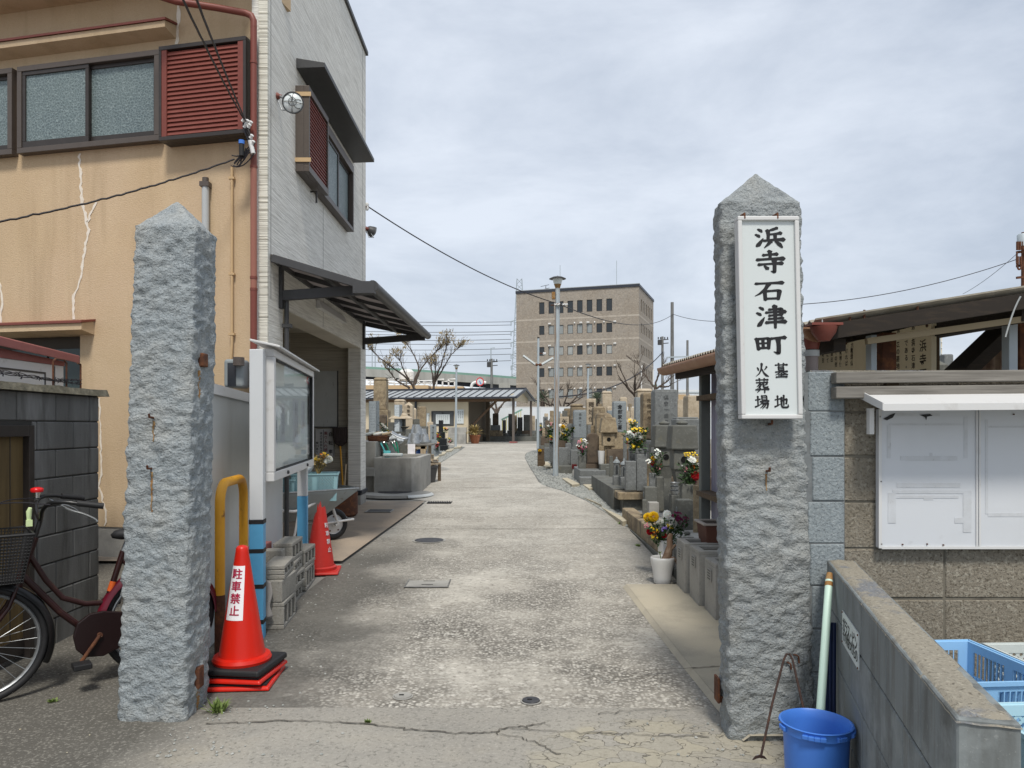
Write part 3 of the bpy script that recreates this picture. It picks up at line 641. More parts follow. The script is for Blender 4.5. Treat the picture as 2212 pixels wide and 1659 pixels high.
# white sign with brush lettering on the right post
H_,V_='h','v'
BR={'浜':[[(14,12,4),(22,18,8),(27,27,3)],[(6,36,4),(15,42,8),(19,50,3)],[(8,90,3),(14,84,9),(24,66,6),(31,52,1.5)],[(76,6,6),(60,14,7),(44,20,2)],[(46,17,8),(47,40,6),(46,60,6)],[(46,36,5),(68,33,5),(88,29,8)],[(69,33,7),(69,58,6)],[(32,64,5),(65,59,6),(97,58,9)],[(54,66,8),(46,80,6),(33,96,1.5)],[(70,65,4),(82,79,9),(91,94,4)]],'寺':[[(28,19,6),(50,16,5),(74,14,8)],[(50,1,8),(51,18,6),(51,36,6)],[(8,39,6),(50,35,6),(95,33,9)],[(13,60,6),(50,56,5),(90,53,8)],[(64,40,8),(65,65,7),(64,93,7),(52,87,1.5)],[(33,66,4),(42,77,9)]],'石':[[(7,15,6),(50,12,6),(95,9,9)],[(50,14,8),(38,42,7),(20,64,5),(4,76,1.5)],[(36,50,8),(37,70,7),(38,95,7)],[(37,52,5),(80,47,7),(84,50,9),(79,92,6)],[(38,88,6),(78,86,6)]],'津':[[(14,10,4),(22,16,8),(27,24,3)],[(5,34,4),(14,40,8),(19,47,3)],[(7,92,3),(13,86,9),(23,66,6),(30,52,1.5)],[(44,20,5),(66,18,5),(85,16,8),(84,42,6)],[(34,33,5),(66,30,5),(97,28,8)],[(44,46,5),(66,43,5),(86,42,6)],[(43,60,5),(66,58,5),(89,56,7)],[(34,76,6),(66,73,6),(97,71,9)],[(63,3,8),(64,40,7),(64,99,5)]],'町':[[(7,24,8),(9,50,6),(12,76,7)],[(8,26,5),(42,22,7),(46,25,8),(44,72,6)],[(10,47,5),(44,44,5)],[(26,25,6),(27,68,6)],[(11,69,6),(44,66,6)],[(52,24,6),(74,20,6),(98,18,9)],[(75,22,8),(77,60,8),(76,94,8),(60,84,1.5)]],'墓':[[(8,14,5),(50,12,5),(93,11,7)],[(32,2,7),(34,24,5)],[(67,2,7),(64,24,5)],[(30,27,6),(31,50,5)],[(31,28,4),(66,26,6),(67,50,5)],[(32,39,4),(66,38,4)],[(32,50,5),(66,49,5)],[(9,62,5),(50,58,5),(93,57,7)],[(46,52,6),(36,68,5),(8,84,1.5)],[(56,60,4),(74,74,8),(95,80,4)],[(30,82,5),(70,80,6)],[(50,70,6),(50,94,6)],[(12,97,5),(50,95,5),(90,94,7)]],'地':[[(5,40,5),(24,36,5),(42,32,6)],[(23,12,7),(24,76,6)],[(3,88,6),(24,79,6),(44,68,2)],[(44,50,5),(84,34,8),(87,38,8),(84,68,6),(75,62,2)],[(66,8,7),(66,78,6)],[(50,22,7),(50,80,7),(58,92,8),(88,92,8),(97,86,7),(95,68,2)]],'火':[[(18,34,4),(25,44,8),(26,56,4)],[(84,28,7),(76,42,5),(66,52,2)],[(50,6,8),(46,46,7),(32,76,5),(8,96,1.5)],[(50,44,4),(64,72,7),(80,88,10),(97,96,4)]],'葬':[[(8,12,5),(50,10,5),(93,9,7)],[(32,1,7),(34,20,5)],[(67,1,7),(64,20,5)],[(10,30,5),(50,28,5),(90,27,7)],[(36,30,6),(28,46,5),(12,60,1.5)],[(28,42,4),(46,40,6),(38,56,5),(16,72,1.5)],[(26,50,4),(34,57,6)],[(86,36,6),(74,44,5),(60,49,2)],[(58,34,7),(59,58,6),(70,63,7),(90,61,6),(91,52,2)],[(5,79,5),(50,76,5),(97,74,8)],[(36,66,7),(33,82,5),(14,99,1.5)],[(67,65,7),(68,100,5)]],'場':[[(4,38,5),(22,35,5),(38,32,6)],[(21,12,7),(22,76,6)],[(2,86,6),(22,78,6),(40,68,2)],[(49,8,7),(50,38,5)],[(50,9,4),(82,7,6),(84,38,6)],[(50,22,4),(83,21,4)],[(50,37,5),(82,36,5)],[(36,49,5),(66,46,5),(98,44,7)],[(54,50,6),(46,62,5),(32,72,1.5)],[(50,62,4),(88,58,7),(92,61,8),(86,94,6),(74,88,2)],[(64,62,6),(54,80,5),(36,94,1.5)],[(78,61,6),(68,82,5),(50,99,1.5)]],}
def brush(b,ch,cx,cz,size,yq,sy=1.0):
 for si,st in enumerate(BR[ch]):
  pts=[]
  for(x0,y0,w0),(x1,y1,w1)in zip(st,st[1:]):
   for k in range(8):t=k/8;pts.append((x0+(x1-x0)*t,y0+(y1-y0)*t,w0+(w1-w0)*t))
  pts.append(st[-1])
  if len(st)>2:
   for _ in range(2):pts=[pts[0]]+[tuple((a+2*c+d)/4 for a,c,d in zip(pts[i-1],pts[i],pts[i+1]))for i in range(1,len(pts)-1)]+[pts[-1]]
  n=len(pts);L=[];Rr=[]
  horiz=abs(st[-1][0]-st[0][0])>1.6*abs(st[-1][1]-st[0][1])
  for i,(x,y,w)in enumerate(pts):
   a,c=pts[max(i-1,0)],pts[min(i+1,n-1)];dx,dy=c[0]-a[0],c[1]-a[1];q=math.hypot(dx,dy)or 1
   t=i/(n-1)
   ww=w*.92*(1+.30*math.exp(-((t-.03)/.08)**2))
   if horiz:ww*=(1+.25*math.exp(-((t-.95)/.07)**2))
   L.append((x-dy/q*ww,y+dx/q*ww));Rr.append((x+dy/q*ww,y-dx/q*ww))
  y_=yq-.0009-.00012*si
  for i in range(n-1):
   P=lambda q:(cx+(q[0]-50)/100*size,y_,cz-(q[1]-50)/100*size*sy)
   b.face([P(L[i]),P(L[i+1]),P(Rr[i+1]),P(Rr[i])])
  x,y,w=pts[0];ww=w*.92
  d=(pts[1][0]-x,pts[1][1]-y);q=math.hypot(*d)or 1;d=(d[0]/q,d[1]/q)
  b.face([P(L[0]),P((x-d[0]*ww*.9-d[1]*ww*.3,y-d[1]*ww*.9+d[0]*ww*.3)),P(Rr[0])])
  x,y,w=pts[-1]
  if w>3:
   ww=w*.92;d=(x-pts[-2][0],y-pts[-2][1]);q=math.hypot(*d)or 1;d=(d[0]/q,d[1]/q)
   b.face([P(L[-1]),P((x+d[0]*ww*.8,y+d[1]*ww*.8)),P(Rr[-1])])
SY=3.40
sx0,sx1=xat(1600.5,SY),xat(1732.5,SY);sz0,sz1=zat(905,SY),zat(468,SY)
sroot=thing('sign_board','tall white sign board with black brush lettering hung on the granite gate post','sign',((sx0+sx1)/2,SY,sz0))
sh=Matrix.Identity(4);sh[0][2]=-.020
def shb():
 m=MB();m.T=Matrix.Translation((0,0,sz0))@sh@Matrix.Translation((0,0,-sz0));return m
shb().box(sx0+.018,SY,sz0+.018,sx1-.018,SY+.03,sz1-.018).build('panel',M['white_sign'],sroot)
f=shb();fw=.02
for q in((sx0,sz0,sx1,sz0+fw),(sx0,sz1-fw,sx1,sz1),(sx0,sz0+fw,sx0+fw,sz1-fw),(sx1-fw,sz0+fw,sx1,sz1-fw)):f.box(q[0],SY-.014,q[1],q[2],SY+.045,q[3])
f.build('frame',M['white_frame'],sroot,bevel=.004)
lt=shb();scl=3.40/1600
for ch,px,py,hh in(('浜',1661.5,513.6,48),('寺',1663,567,50),('石',1661,628.6,44),('津',1665,684,50),('町',1664,743.7,46)):
 brush(lt,ch,xat(px,SY)+.020*(zat(py,SY)-sz0),zat(py,SY),67*scl,SY,hh/67)
for ch,px,py in(('火',1645.5,799),('葬',1646,833),('場',1646,868),('墓',1687.5,800),('地',1688,867)):
 brush(lt,ch,xat(px,SY)+.020*(zat(py,SY)-sz0),zat(py,SY),31*scl,SY)
lt.build('lettering',M['ink'],sroot)
for px in(1621,1692):
 p=at(px,466,SY);MB().tube([(p.x-.03,SY+.05,sz1+.016),(p.x-.03,SY-.01,sz1+.012),(p.x-.03,SY-.012,sz1-.012)],.005,6).build('hanging_hook',M['rust'],sroot)
# the house: tan stucco front, combed grey siding along the path
house=thing('house','two-storey house with cracked tan stucco front and grey combed siding over an open garage','house',(-2.43,7.12,0))
A=Vector((-2.43,7.12,0));EXF=Vector((-1,.22,0)).normalized();EYF=Vector((-.22,-1,0)).normalized()
TF=Matrix.Identity(4)
for i in range(3):TF[i][0]=EXF[i];TF[i][1]=EYF[i];TF[i][2]=(0,0,1)[i];TF[i][3]=A[i]
TF[2][3]=0
def F(px,py,off=0.0):
 k=(px-CX)/FOC;Y=(off+A.x*EYF.x+A.y*EYF.y)/(k*EYF.x+EYF.y)
 return(k*Y-A.x)*EXF.x+(Y-A.y)*EXF.y,zat(py,Y)
def fm():return MB(TF)
s_l=5.6;zt=5.8;zf=.47
r0=F(173,722);rs,rz1=r0[0],F(173,722)[1];rzb=.9
w=fm();w.box(0,-.2,zf,rs,0,zt);w.box(rs,-.2,rz1,s_l,0,zt);w.box(rs,-.2,zf,s_l,0,rzb)
w.build('front_wall',M['stucco'],house)
fm().box(0,-.22,0,s_l,-.012,zf).build('foundation',M['concrete'],house)
MB().box(-6.2,8.2,zf,-6.0,13.5,5.8).build('side_wall',M['stucco'],house)
e=fm();e.box(-.0,-.6,zt,s_l+.5,.42,zt+.12);e.build('eave_soffit',M['stucco'],house)
rr=fm();rr.hexa([(.9,.44,zt+.121),(s_l+.5,.44,zt+.121),(s_l+.5,-3.3,zt+.121),(.9,-3.3,zt+.121),(.9,.44,zt+.16),(s_l+.5,.44,zt+.16),(s_l+.5,-3.3,zt+.9),(.9,-3.3,zt+.9)])
rr.build('roof',M['roof_dark'],house)
def caulk(pts,wd=.011):
 b=fm();q=[]
 dense=[]
 for(x0,y0),(x1,y1)in zip(pts,pts[1:]):
  n_=max(2,int(math.hypot(x1-x0,y1-y0)/7))
  for k in range(n_):dense.append((x0+(x1-x0)*k/n_+random.gauss(0,1.1),y0+(y1-y0)*k/n_))
 dense.append(pts[-1])
 for px,py in dense:
  s_,z_=F(px,py);ww=wd*random.uniform(.55,1.5);q.append((s_,z_,ww))
 for(a,za,wa),(c,zc,wc)in zip(q,q[1:]):b.hexa([(a-wa,.0005,za),(a+wa,.0005,za),(a+wa,.005,za),(a-wa,.005,za),(c-wc,.0005,zc),(c+wc,.0005,zc),(c+wc,.005,zc),(c-wc,.005,zc)])
 b.build('crack_repair',M['caulk'],house)
caulk([(172,332),(175,395),(178,440),(189,482),(191,497),(181,560),(176,600),(158,645),(160,690)],.013)
caulk([(190,480),(197,460),(209,437)],.011)
caulk([(0,610),(6,650),(3,698)],.012)
caulk([(385,0),(386,40),(381,96)],.017)
caulk([(214,860),(219,985),(220,1010),(214,1050)],.008)
caulk([(214,1050),(222,1075),(230,1110),(226,1136)],.008)
def rect(pts,off):
 q=[F(x,y,off)for x,y in pts]
 s_=sorted(p[0]for p in q);z_=sorted(p[1]for p in q)
 return(s_[0]+s_[1])/2,(s_[-1]+s_[-2])/2,(z_[0]+z_[1])/2,(z_[-1]+z_[-2])/2
def sash_window(name,s0,s1,z0,z1,split=None):
 fr=fm();t_=.055
 for q in((s0,z0,s1,z0+t_),(s0,z1-t_,s1,z1),(s0,z0+t_,s0+t_,z1-t_),(s1-t_,z0+t_,s1,z1-t_)):fr.box(q[0],0,q[1],q[2],.085,q[3])
 fo=fr.build('window',M['bronze_mid'],house,bevel=.004)
 mid=(s0+s1)/2 if split is None else split
 bk=fm().box(s0+t_,.002,z0+t_,s1-t_,.006,z1-t_).build('dark_reveal',M['dark_inside'],fo)
 for(a,c,y0,y1)in((mid-.02,s1-t_,.045,.075),(s0+t_,mid+.025,.012,.040)):
  sf=fm();t2=.04
  for q in((a,z0+t_,c,z0+t_+.065),(a,z1-t_-t2,c,z1-t_),(a,z0+t_+.065,a+t2,z1-t_-t2),(c-t2,z0+t_+.065,c,z1-t_-t2)):sf.box(q[0],y0,q[1],q[2],y1,q[3])
  sf.build('sash',M['bronze'],fo,bevel=.003)
  fm().box(a+t2,y0+.008,z0+t_+.065,c-t2,y0+.014,z1-t_-t2).build('pane',M['glass_frost'],fo)
 return fo
s0,s1,z0,z1=rect([(36,138),(36,331),(343,112),(343,303)],.085)
sash_window('w',s0,s1,z0,z1)
sL=F(25,200,.085)[0]
sash_window('w',sL,sL+1.7,z0,z1)
s0b,s1b,z0b,z1b=rect([(343,99),(343,304),(531,79),(531,288)],.17)
bx=fm();t_=.04
bx.box(s0b,0,z0b,s1b,.10,z1b)
for q in((s0b,z0b,s1b,z0b+t_),(s0b,z1b-t_,s1b,z1b),(s0b,z0b+t_,s0b+t_*.7,z1b-t_),(s1b-t_*.7,z0b+t_,s1b,z1b-t_)):bx.box(q[0],.101,q[1],q[2],.175,q[3])
bo=bx.build('shutter',M['bronze'],house,bevel=.004)
sl=fm();ns=19;a,c=s0b+.03,s1b-.03
sl.box(a,.104,z0b+t_,a+.055,.17,z1b-t_);sl.box(c-.055,.104,z0b+t_,c,.17,z1b-t_)
for k in range(ns):
 zz=z0b+t_+.01+(z1b-z0b-2*t_-.02)*k/ns;h_=(z1b-z0b-2*t_-.02)/ns
 sl.hexa([(a+.055,.150,zz),(c-.055,.150,zz),(c-.055,.163,zz),(a+.055,.163,zz),(a+.055,.134,zz+h_*.97),(c-.055,.134,zz+h_*.97),(c-.055,.147,zz+h_*.97),(a+.055,.147,zz+h_*.97)])
sl.build('louvres',M['red_slat'],bo)
def hood(sr,sl_,zt_,hgt,out):
 h=fm();h.hexa([(sr,0,zt_-hgt*1.3),(sl_,0,zt_-hgt*1.3),(sl_,out,zt_-hgt),(sr,out,zt_-hgt),(sr,0,zt_),(sl_,0,zt_),(sl_,out,zt_-.04),(sr,out,zt_-.04)])
 o=h.build('window_hood',M['stucco'],house)
 fl=fm();fl.hexa([(sr-.015,.0,zt_+.001),(sl_,.0,zt_+.001),(sl_,out+.018,zt_-.039),(sr-.015,out+.018,zt_-.039),(sr-.015,.0,zt_+.022),(sl_,.0,zt_+.022),(sl_,out+.018,zt_-.017),(sr-.015,out+.018,zt_-.017)])
 fl.build('flashing',M['red_metal'],o)
p1=F(381,55);hood(p1[0],5.4,p1[1],.10,.17)
p2=F(204,694);hood(p2[0],5.4,p2[1],.105,.17)
fm().box(rs+.0,-.19,rzb,s_l,-.15,rz1).build('recess_wall',M['dark_inside'],house)
gl=fm()
for k in range(4):gl.box(rs+.03+k*.5,-.148,rzb,rs+.50+k*.5,-.13,rz1-.13)
gl.build('dark_window',nmat('dark_green_glass',(.035,.055,.055),.25),house)
fm().box(rs+.0,-.148,rzb,rs+.03,-.06,rz1).build('recess_post',M['bronze'],house)
pr=.031
def wp(px,py,Y):return at(px,py,Y)
gp=MB();gp.tube([wp(300,-22,6.85),wp(380,3,6.93),wp(470,17,6.98),wp(530,28,7.0),wp(543,34,7.0),wp(548,45,7.0),wp(548,60,7.0)],.031,12)
go=gp.build('gutter_pipe',M['red_metal'],house,smooth=50)
zz=[zat(y,7.0)for y in(60,360,625,1090)]
for(za,zb,mt,rd)in((zz[1],zz[0],'red_metal',.030),(zz[2],zz[1],'pipe_salmon',.030),(zz[3],zz[2],'red_metal',.0315)):
 MB().tube([(xat(548,7.0),7.0,za),(xat(548,7.0),7.0,zb)],rd,14).build('downpipe',M[mt],house,smooth=50)
cl=MB()
for py in(135,360,600,625):cl.lathe([(.030,-.012),(.0345,-.012),(.0345,.012),(.030,.012)],(xat(548,7.0),7.0,zat(py,7.0)),14)
cl.build('pipe_clamp',M['red_metal'],house,smooth=50)
s_,z_=F(444,392,.05);q=TF@Vector((s_,.05,0))
MB().tube([(q.x,q.y,1.2),(q.x,q.y,zat(400,q.y))],.034,14).build('vent_pipe',M['grey_pipe'],house,smooth=50)
MB().tube([(q.x,q.y,zat(400,q.y)),(q.x,q.y,zat(384,q.y))],.030,12).box(q.x-.045,q.y-.04,zat(404,q.y),q.x+.045,q.y+.04,zat(394,q.y)).build('pipe_cap',M['bronze_mid'],house,smooth=50)
s_,z_=F(501,345,.03);q=TF@Vector((s_,.03,0))
MB().tube([(q.x,q.y,zat(360,q.y)),(q.x,q.y,zat(740,q.y)),(q.x-.01,q.y,zat(780,q.y))],.014,8).build('conduit',M['beige_pipe'],house,smooth=50)
cl=MB()
for py in(385,592,722):cl.box(q.x-.028,q.y-.017,zat(py,q.y)-.01,q.x+.028,q.y+.017,zat(py,q.y)+.01)
cl.build('conduit_clip',M['beige_pipe'],house)
XS,YN,YF_,ZT=-2.34,7.1,11.85,7.43
sw=MB();sw.box(XS-.16,YN+.02,2.70,XS,YF_,ZT);sw.box(XS-.16,YN+.02,.05,XS,7.56,2.70);sw.box(XS-.19,11.45,.50,XS,YF_,2.70);sw.box(-6.0,YF_-.16,2.95,XS-.16,YF_,ZT)
sw.build('siding_wall',M['siding'],house)
MB().box(xat(559,YN),YN-.01,.05,XS,YN+.019,ZT).build('ribbed_corner',M['pale_strip'],house,bevel=.004)
MB().box(-6.0,8.3,5.95,XS-.16,8.4,ZT).build('upper_wall',M['siding'],house)
MB().box(-6.1,YN-.03,ZT,XS+.035,YF_+.03,ZT+.06).build('parapet_cap',M['dark_gray'],house)
sm=MB()
for px,z0_,z1_ in((698,2.72,4.2),(585,2.72,7.4),(783,2.72,7.4)):
 Y=XS*FOC/(px-CX);sm.box(XS,Y-.004,z0_,XS+.0015,Y+.004,z1_)
sm.build('siding_seam',M['ink_soft'],house)
pb=MB();pb.box(XS-.225,11.42,.45,XS+.025,YF_+.02,.50);pb.box(XS-.19,11.45,.42,XS,YF_,.45)
pb.build('sill_flashing',M['roof_dark'],house,bevel=.003)
MB().box(XS-.20,11.44,.1,XS+.005,YF_,.42).build('post_footing',M['concrete'],house,bevel=.006)
MB().box(XS-.164,YN+.016,0,XS+.008,7.6,.30).build('corner_footing',M['concrete'],house)
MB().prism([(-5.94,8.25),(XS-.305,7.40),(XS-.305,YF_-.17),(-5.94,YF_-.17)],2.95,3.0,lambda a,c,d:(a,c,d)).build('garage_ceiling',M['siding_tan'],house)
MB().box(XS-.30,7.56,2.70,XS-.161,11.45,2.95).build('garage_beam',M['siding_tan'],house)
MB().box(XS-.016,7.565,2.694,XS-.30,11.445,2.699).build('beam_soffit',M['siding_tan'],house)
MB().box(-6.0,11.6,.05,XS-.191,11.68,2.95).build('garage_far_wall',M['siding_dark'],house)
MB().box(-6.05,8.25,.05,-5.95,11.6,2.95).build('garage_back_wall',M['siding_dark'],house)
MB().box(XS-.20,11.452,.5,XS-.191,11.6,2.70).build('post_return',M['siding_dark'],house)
x_=xat(608,7.46);MB().tube([(x_+.04,7.5,.3),(x_+.04,7.5,zat(642,7.5))],.024,12).box(x_,7.47,zat(708,7.5),x_+.09,7.53,zat(700,7.5)).build('downpipe',M['dark_gray'],house,smooth=50)
def sidebox(b,Y0,Y1,z0,z1,o0,o1):return b.box(XS+o0,Y0,z0,XS+o1,Y1,z1)
z0w,z1w,Yw0,Yw1,Ysp=4.24,5.17,8.0,10.5,8.85
sb=MB();sidebox(sb,Yw0,Ysp,z0w,z1w,0,.09)
for a,c,e_,f_ in((Yw0,Ysp,z0w,z0w+.07),(Yw0,Ysp,z1w-.07,z1w),(Yw0,Yw0+.035,z0w+.07,z1w-.07),(Ysp-.035,Ysp,z0w+.07,z1w-.07)):sidebox(sb,a,c,e_,f_,.09,.15)
so=sb.build('shutter',M['bronze_mid'],house,bevel=.004)
sl=MB();n_=19
for k in range(n_):
 za=z0w+.075+(z1w-z0w-.15)*k/n_;h_=(z1w-z0w-.15)/n_
 sl.hexa([(XS+.125,Yw0+.04,za),(XS+.125,Ysp-.04,za),(XS+.138,Ysp-.04,za),(XS+.138,Yw0+.04,za),(XS+.112,Yw0+.04,za+h_*.94),(XS+.112,Ysp-.04,za+h_*.94),(XS+.125,Ysp-.04,za+h_*.94),(XS+.125,Yw0+.04,za+h_*.94)])
sl.build('louvres',M['red_slat'],so)
for zc in(z0w+.10,z1w-.12):MB().box(XS+.0,Yw0-.012,zc,XS+.17,Yw0-.001,zc+.045).build('shutter_clip',M['beige_pipe'],so)
wf=MB()
for a,c,e_,f_,o_ in((Ysp,Yw1,z0w,z0w+.05,.10),(Ysp,Yw1,z1w-.11,z1w,.10),(Yw1-.05,Yw1,z0w+.05,z1w-.11,.10)):sidebox(wf,a,c,e_,f_,0,o_)
wo=wf.build('window',M['bronze_mid'],house,bevel=.004)
sidebox(MB(),Ysp,Yw1-.05,z0w+.05,z1w-.11,.001,.008).build('dark_reveal',M['dark_inside'],wo)
ym=(Ysp+Yw1)/2
for a,c,o0 in((ym-.03,Yw1-.05,.02),(Ysp,ym+.03,.05)):
 sf=MB()
 for q in((a,c,z0w+.05,z0w+.10),(a,c,z1w-.15,z1w-.11),(a,a+.045,z0w+.10,z1w-.15),(c-.045,c,z0w+.10,z1w-.15)):sidebox(sf,q[0],q[1],q[2],q[3],o0,o0+.025)
 sf.build('sash',M['bronze'],wo)
 sidebox(MB(),a+.045,c-.045,z0w+.10,z1w-.15,o0+.006,o0+.012).build('pane',M['glass_frost'],wo)
MB().tube([(XS,8.6,z0w-.03),(XS+.07,8.6,z0w-.03),(XS+.07,8.6,z0w-.16)],.012,6).build('shutter_bracket',M['bronze'],so)
Yh0=8.03;Yh1=10.92
hd=MB();ho=.31;zw,zo=5.48,5.43
hd.hexa([(XS,Yh0,zw-.11),(XS+ho,Yh0,zo-.05),(XS+ho,Yh1,zo-.05),(XS,Yh1,zw-.11),(XS,Yh0,zw),(XS+ho,Yh0,zo),(XS+ho,Yh1,zo),(XS,Yh1,zw)])
hd.build('window_hood',M['dark_gray'],house,bevel=.003)
cn=MB();YA,YB=7.17,11.75
wz,ozn,ozf,ox=3.13,2.84,2.93,-1.375
def cpt(t,Y,dz=0):
 u=(Y-YA)/(YB-YA);return(XS+(ox-XS)*t,Y,wz+(ozn+(ozf-ozn)*u-wz)*t+dz)
canopy=cn
for t in(0.0,.52,1.0):cn.bar(cpt(t,YA,-.02),cpt(t,YB,-.02),.045,.05)
nr=6
for k in range(nr+1):
 Y=YA+(YB-YA)*k/nr;cn.bar(cpt(0.02,Y,-.012),cpt(1,Y,-.012),.05,.075 if k in(0,nr)else .05)
co=cn.build('canopy',M['dark_gray'],house,bevel=.003)
MB().hexa([cpt(0,YA,.018),cpt(1,YA,.018),cpt(1,YB,.018),cpt(0,YB,.018),cpt(0,YA,.023),cpt(1,YA,.023),cpt(1,YB,.023),cpt(0,YB,.023)]).build('canopy_sheet',M['canopy_sheet'],co)
gt=MB();gt.tube([Vector(cpt(1,YA-.03,.0))+Vector((.03,0,0)),Vector(cpt(1,YB+.08,.0))+Vector((.03,0,0))],.055,14)
gt.box(ox-.16,YA-.035,ozn-.07,ox+.05,YA+.03,ozn+.045)
gt.build('canopy_gutter',M['dark_gray'],co,smooth=40)
for Y,zc in((7.46,2.83),(11.62,2.855)):
 ar=MB();ar.bar((XS+.03,Y,zc-.03),(ox-.02,Y,zc+.035),.05,.10);ar.box(XS,Y-.035,zc-.16,XS+.035,Y+.035,zc+.33);ar.box(ox-.07,Y-.03,zc-.02,ox+.01,Y+.03,zc+.07)
 ar.build('canopy_bracket',M['dark_gray'],co,bevel=.003)
Y0,Y1=8.85,10.2
lt_=MB();zc=2.95
lt_.hexa([(XS+.001,Y0,zc-.05),(XS+.07,Y0,zc-.05),(XS+.07,Y1,zc-.05),(XS+.001,Y1,zc-.05),(XS+.001,Y0,zc+.05),(XS+.035,Y0,zc+.05),(XS+.035,Y1,zc+.05),(XS+.001,Y1,zc+.05)])
tag(lt_.build('strip_light',M['white_frame'],bevel=.006),'long white strip light fixed to the siding under the canopy','light')
def flood(label,hx,hy,hz,r,wall,aim):
 t=thing('floodlight',label,'floodlight',wall)
 wv=Vector(wall);hv=Vector((hx,hy,hz));aim=Vector(aim).normalized()
 MB().lathe([(.035,0),(.035,.012),(.02,.03),(.015,.05)],wv,14,axis=(1,0,0)).build('wall_rose',M['red_metal'],t,smooth=40)
 MB().tube([wv+Vector((.03,0,0)),(wv+hv)/2+Vector((0,0,.01)),hv-aim*r*.9],.012,8).tube([wv+Vector((.01,0,-.03)),wv+Vector((.05,-.01,-.14)),wv+Vector((.13,-.02,-.15)),hv-aim*r*.9],.007,6).build('arm',M['steel'],t,smooth=60)
 MB().lathe([(r*.4,-r*1.3),(r*.7,-r*1.0),(r*.98,-r*.25),(r*1.02,0),(r*.93,.003)],hv,24,axis=aim,caps=(True,False)).build('lamp_housing',M['dark_gray'],t,smooth=50)
 MB().lathe([(r*.93,.0),(r*.75,r*.16),(r*.4,r*.27),(.001,r*.3)],hv,24,axis=aim).build('lens',M['lamp_glass'],t,smooth=60)
 gd=MB();qd=Vector((0,0,1)).rotation_difference(aim)
 def P(x,y):
  rr_=math.hypot(x,y)/r;return hv+qd@Vector((x,y,r*.36*(1-rr_**2)+.004))
 gd.tube([hv+qd@Vector((math.cos(a_*R(15))*r,math.sin(a_*R(15))*r,.008))for a_ in range(25)],.004,5,caps=False)
 for cxx,cyy,rad,a0,a1 in((0,0,r*.38,0,360),(.55*r,-.1*r,r*.42,60,300),(-.5*r,.2*r,r*.45,-60,150)):
  gd.tube([P(max(-r*.95,min(r*.95,cxx+rad*math.cos(R(a)))),cyy+rad*math.sin(R(a)))for a in range(a0,a1+1,15)],.0028,5)
 gd.tube([P(x*r/6,0)for x in range(-6,7)],.0028,5);gd.tube([P(0,x*r/6)for x in range(-6,7)],.0028,5)
 gd.build('wire_guard',M['dark_gray'],t,smooth=60)
 return t
flood('round floodlight with wire guard on a red wall rose beside the shutter',-2.085,7.05,zat(222,7.05),.098,(XS,7.37,zat(208,7.37)),(.1,-1,-.12))
flood('small white floodlight peeping out at the far end of the house wall',XS+.10,11.95,zat(500,11.9),.09,(XS,11.86,zat(494,11.86)),(.75,.5,-.35))
p=at(510,807,6.9);mt=thing('electric_meter','grey electricity meter box with a dark window on the stucco wall','meter',(p.x,6.9,zat(838,6.9)))
MB().box(xat(486,6.9),6.86,zat(838,6.9),xat(528,6.9),7.06,zat(776,6.9)).build('case',M['mush'],mt,bevel=.03,seg=4)
MB().box(xat(492,6.86),6.853,zat(834,6.86),xat(510,6.86),6.859,zat(784,6.86)).build('window',M['meter_glass'],mt)
MB().tube([(xat(520,6.88),6.83,zat(790,6.83)),(xat(520,6.88),6.83,zat(772,6.83))],.05,16).build('cap',M['bronze_mid'],mt,smooth=40)
YG=11.585
t=thing('white_board','blank weathered white board on the garage far wall above the bicycle sign','board',(xat(692,YG),YG,zat(923,YG)))
MB().box(xat(640,YG),YG-.02,zat(922,YG),xat(729,YG),YG+.013,zat(802,YG)).build('panel',nmat('grimy_board',(.42,.43,.41),.7,layers=[('noise',3,(.33,.34,.32),.45,.7,.7),('noise',9,(.2,.2,.18),.62,.74,.7,(3,1,.6))]),t)
b=MB()
for q in((xat(640,YG),zat(923.5,YG),xat(730,YG),zat(921.5,YG)),(xat(729,YG),zat(921.5,YG),xat(730.5,YG),zat(801,YG))):b.box(q[0],YG-.025,q[1],q[2],YG+.013,q[3])
b.build('frame',M['dark_gray'],t)
t=thing('garage_sign','weathered white sign about bicycles on the garage far wall','sign',(xat(702,YG),YG,zat(986,YG)))
MB().box(xat(681,YG),YG-.02,zat(986,YG),xat(722.5,YG),YG+.013,zat(927,YG)).build('panel',nmat('grimy_sign',(.46,.46,.45),.6,layers=[('noise',4,(.36,.36,.34),.45,.7,.6)]),t)
lb=MB();yq=YG-.0225
lb.glyphs('自転車',(xat(715,YG),yq,zat(938,YG)),(1,0,0),(0,0,1),.072,step=(0,0,-.136),bold=.025)
lb.glyphs('体の不自由な方は',(xat(694.5,YG),yq,zat(936,YG)),(1,0,0),(0,0,1),.043,bold=.02)
lb.glyphs('特例あり',(xat(686,YG),yq,zat(957,YG)),(1,0,0),(0,0,1),.043,bold=.02)
lb.build('lettering',M['ink'],t)
MB().glyphs('乗り入れ禁止',(xat(704.5,YG),yq,zat(936,YG)),(1,0,0),(0,0,1),.062,bold=.025).build('red_lettering',nmat('faded_maroon_lettering',(.16,.03,.03),.7),t)
b=MB()
for px in(681.6,699.5,721.8):b.box(xat(px,YG)-.004,yq,zat(985,YG),xat(px,YG)+.004,yq+.002,zat(928,YG))
b.build('ruled_lines',M['ink_soft'],t)
bt=thing('broom','upside-down broom with yellow handle and dark bristles, leaning by the garage sign','broom',(xat(738,11.4),11.4,.25))
MB().tube([(xat(743,11.3),11.3,.27),(xat(735,11.5),11.5,zat(962,11.5))],.014,8).build('handle',M['yellow_paint'],bt,smooth=60)
x_=xat(735.5,11.5);zb=zat(964,11.5);zt_=zat(923,11.5)
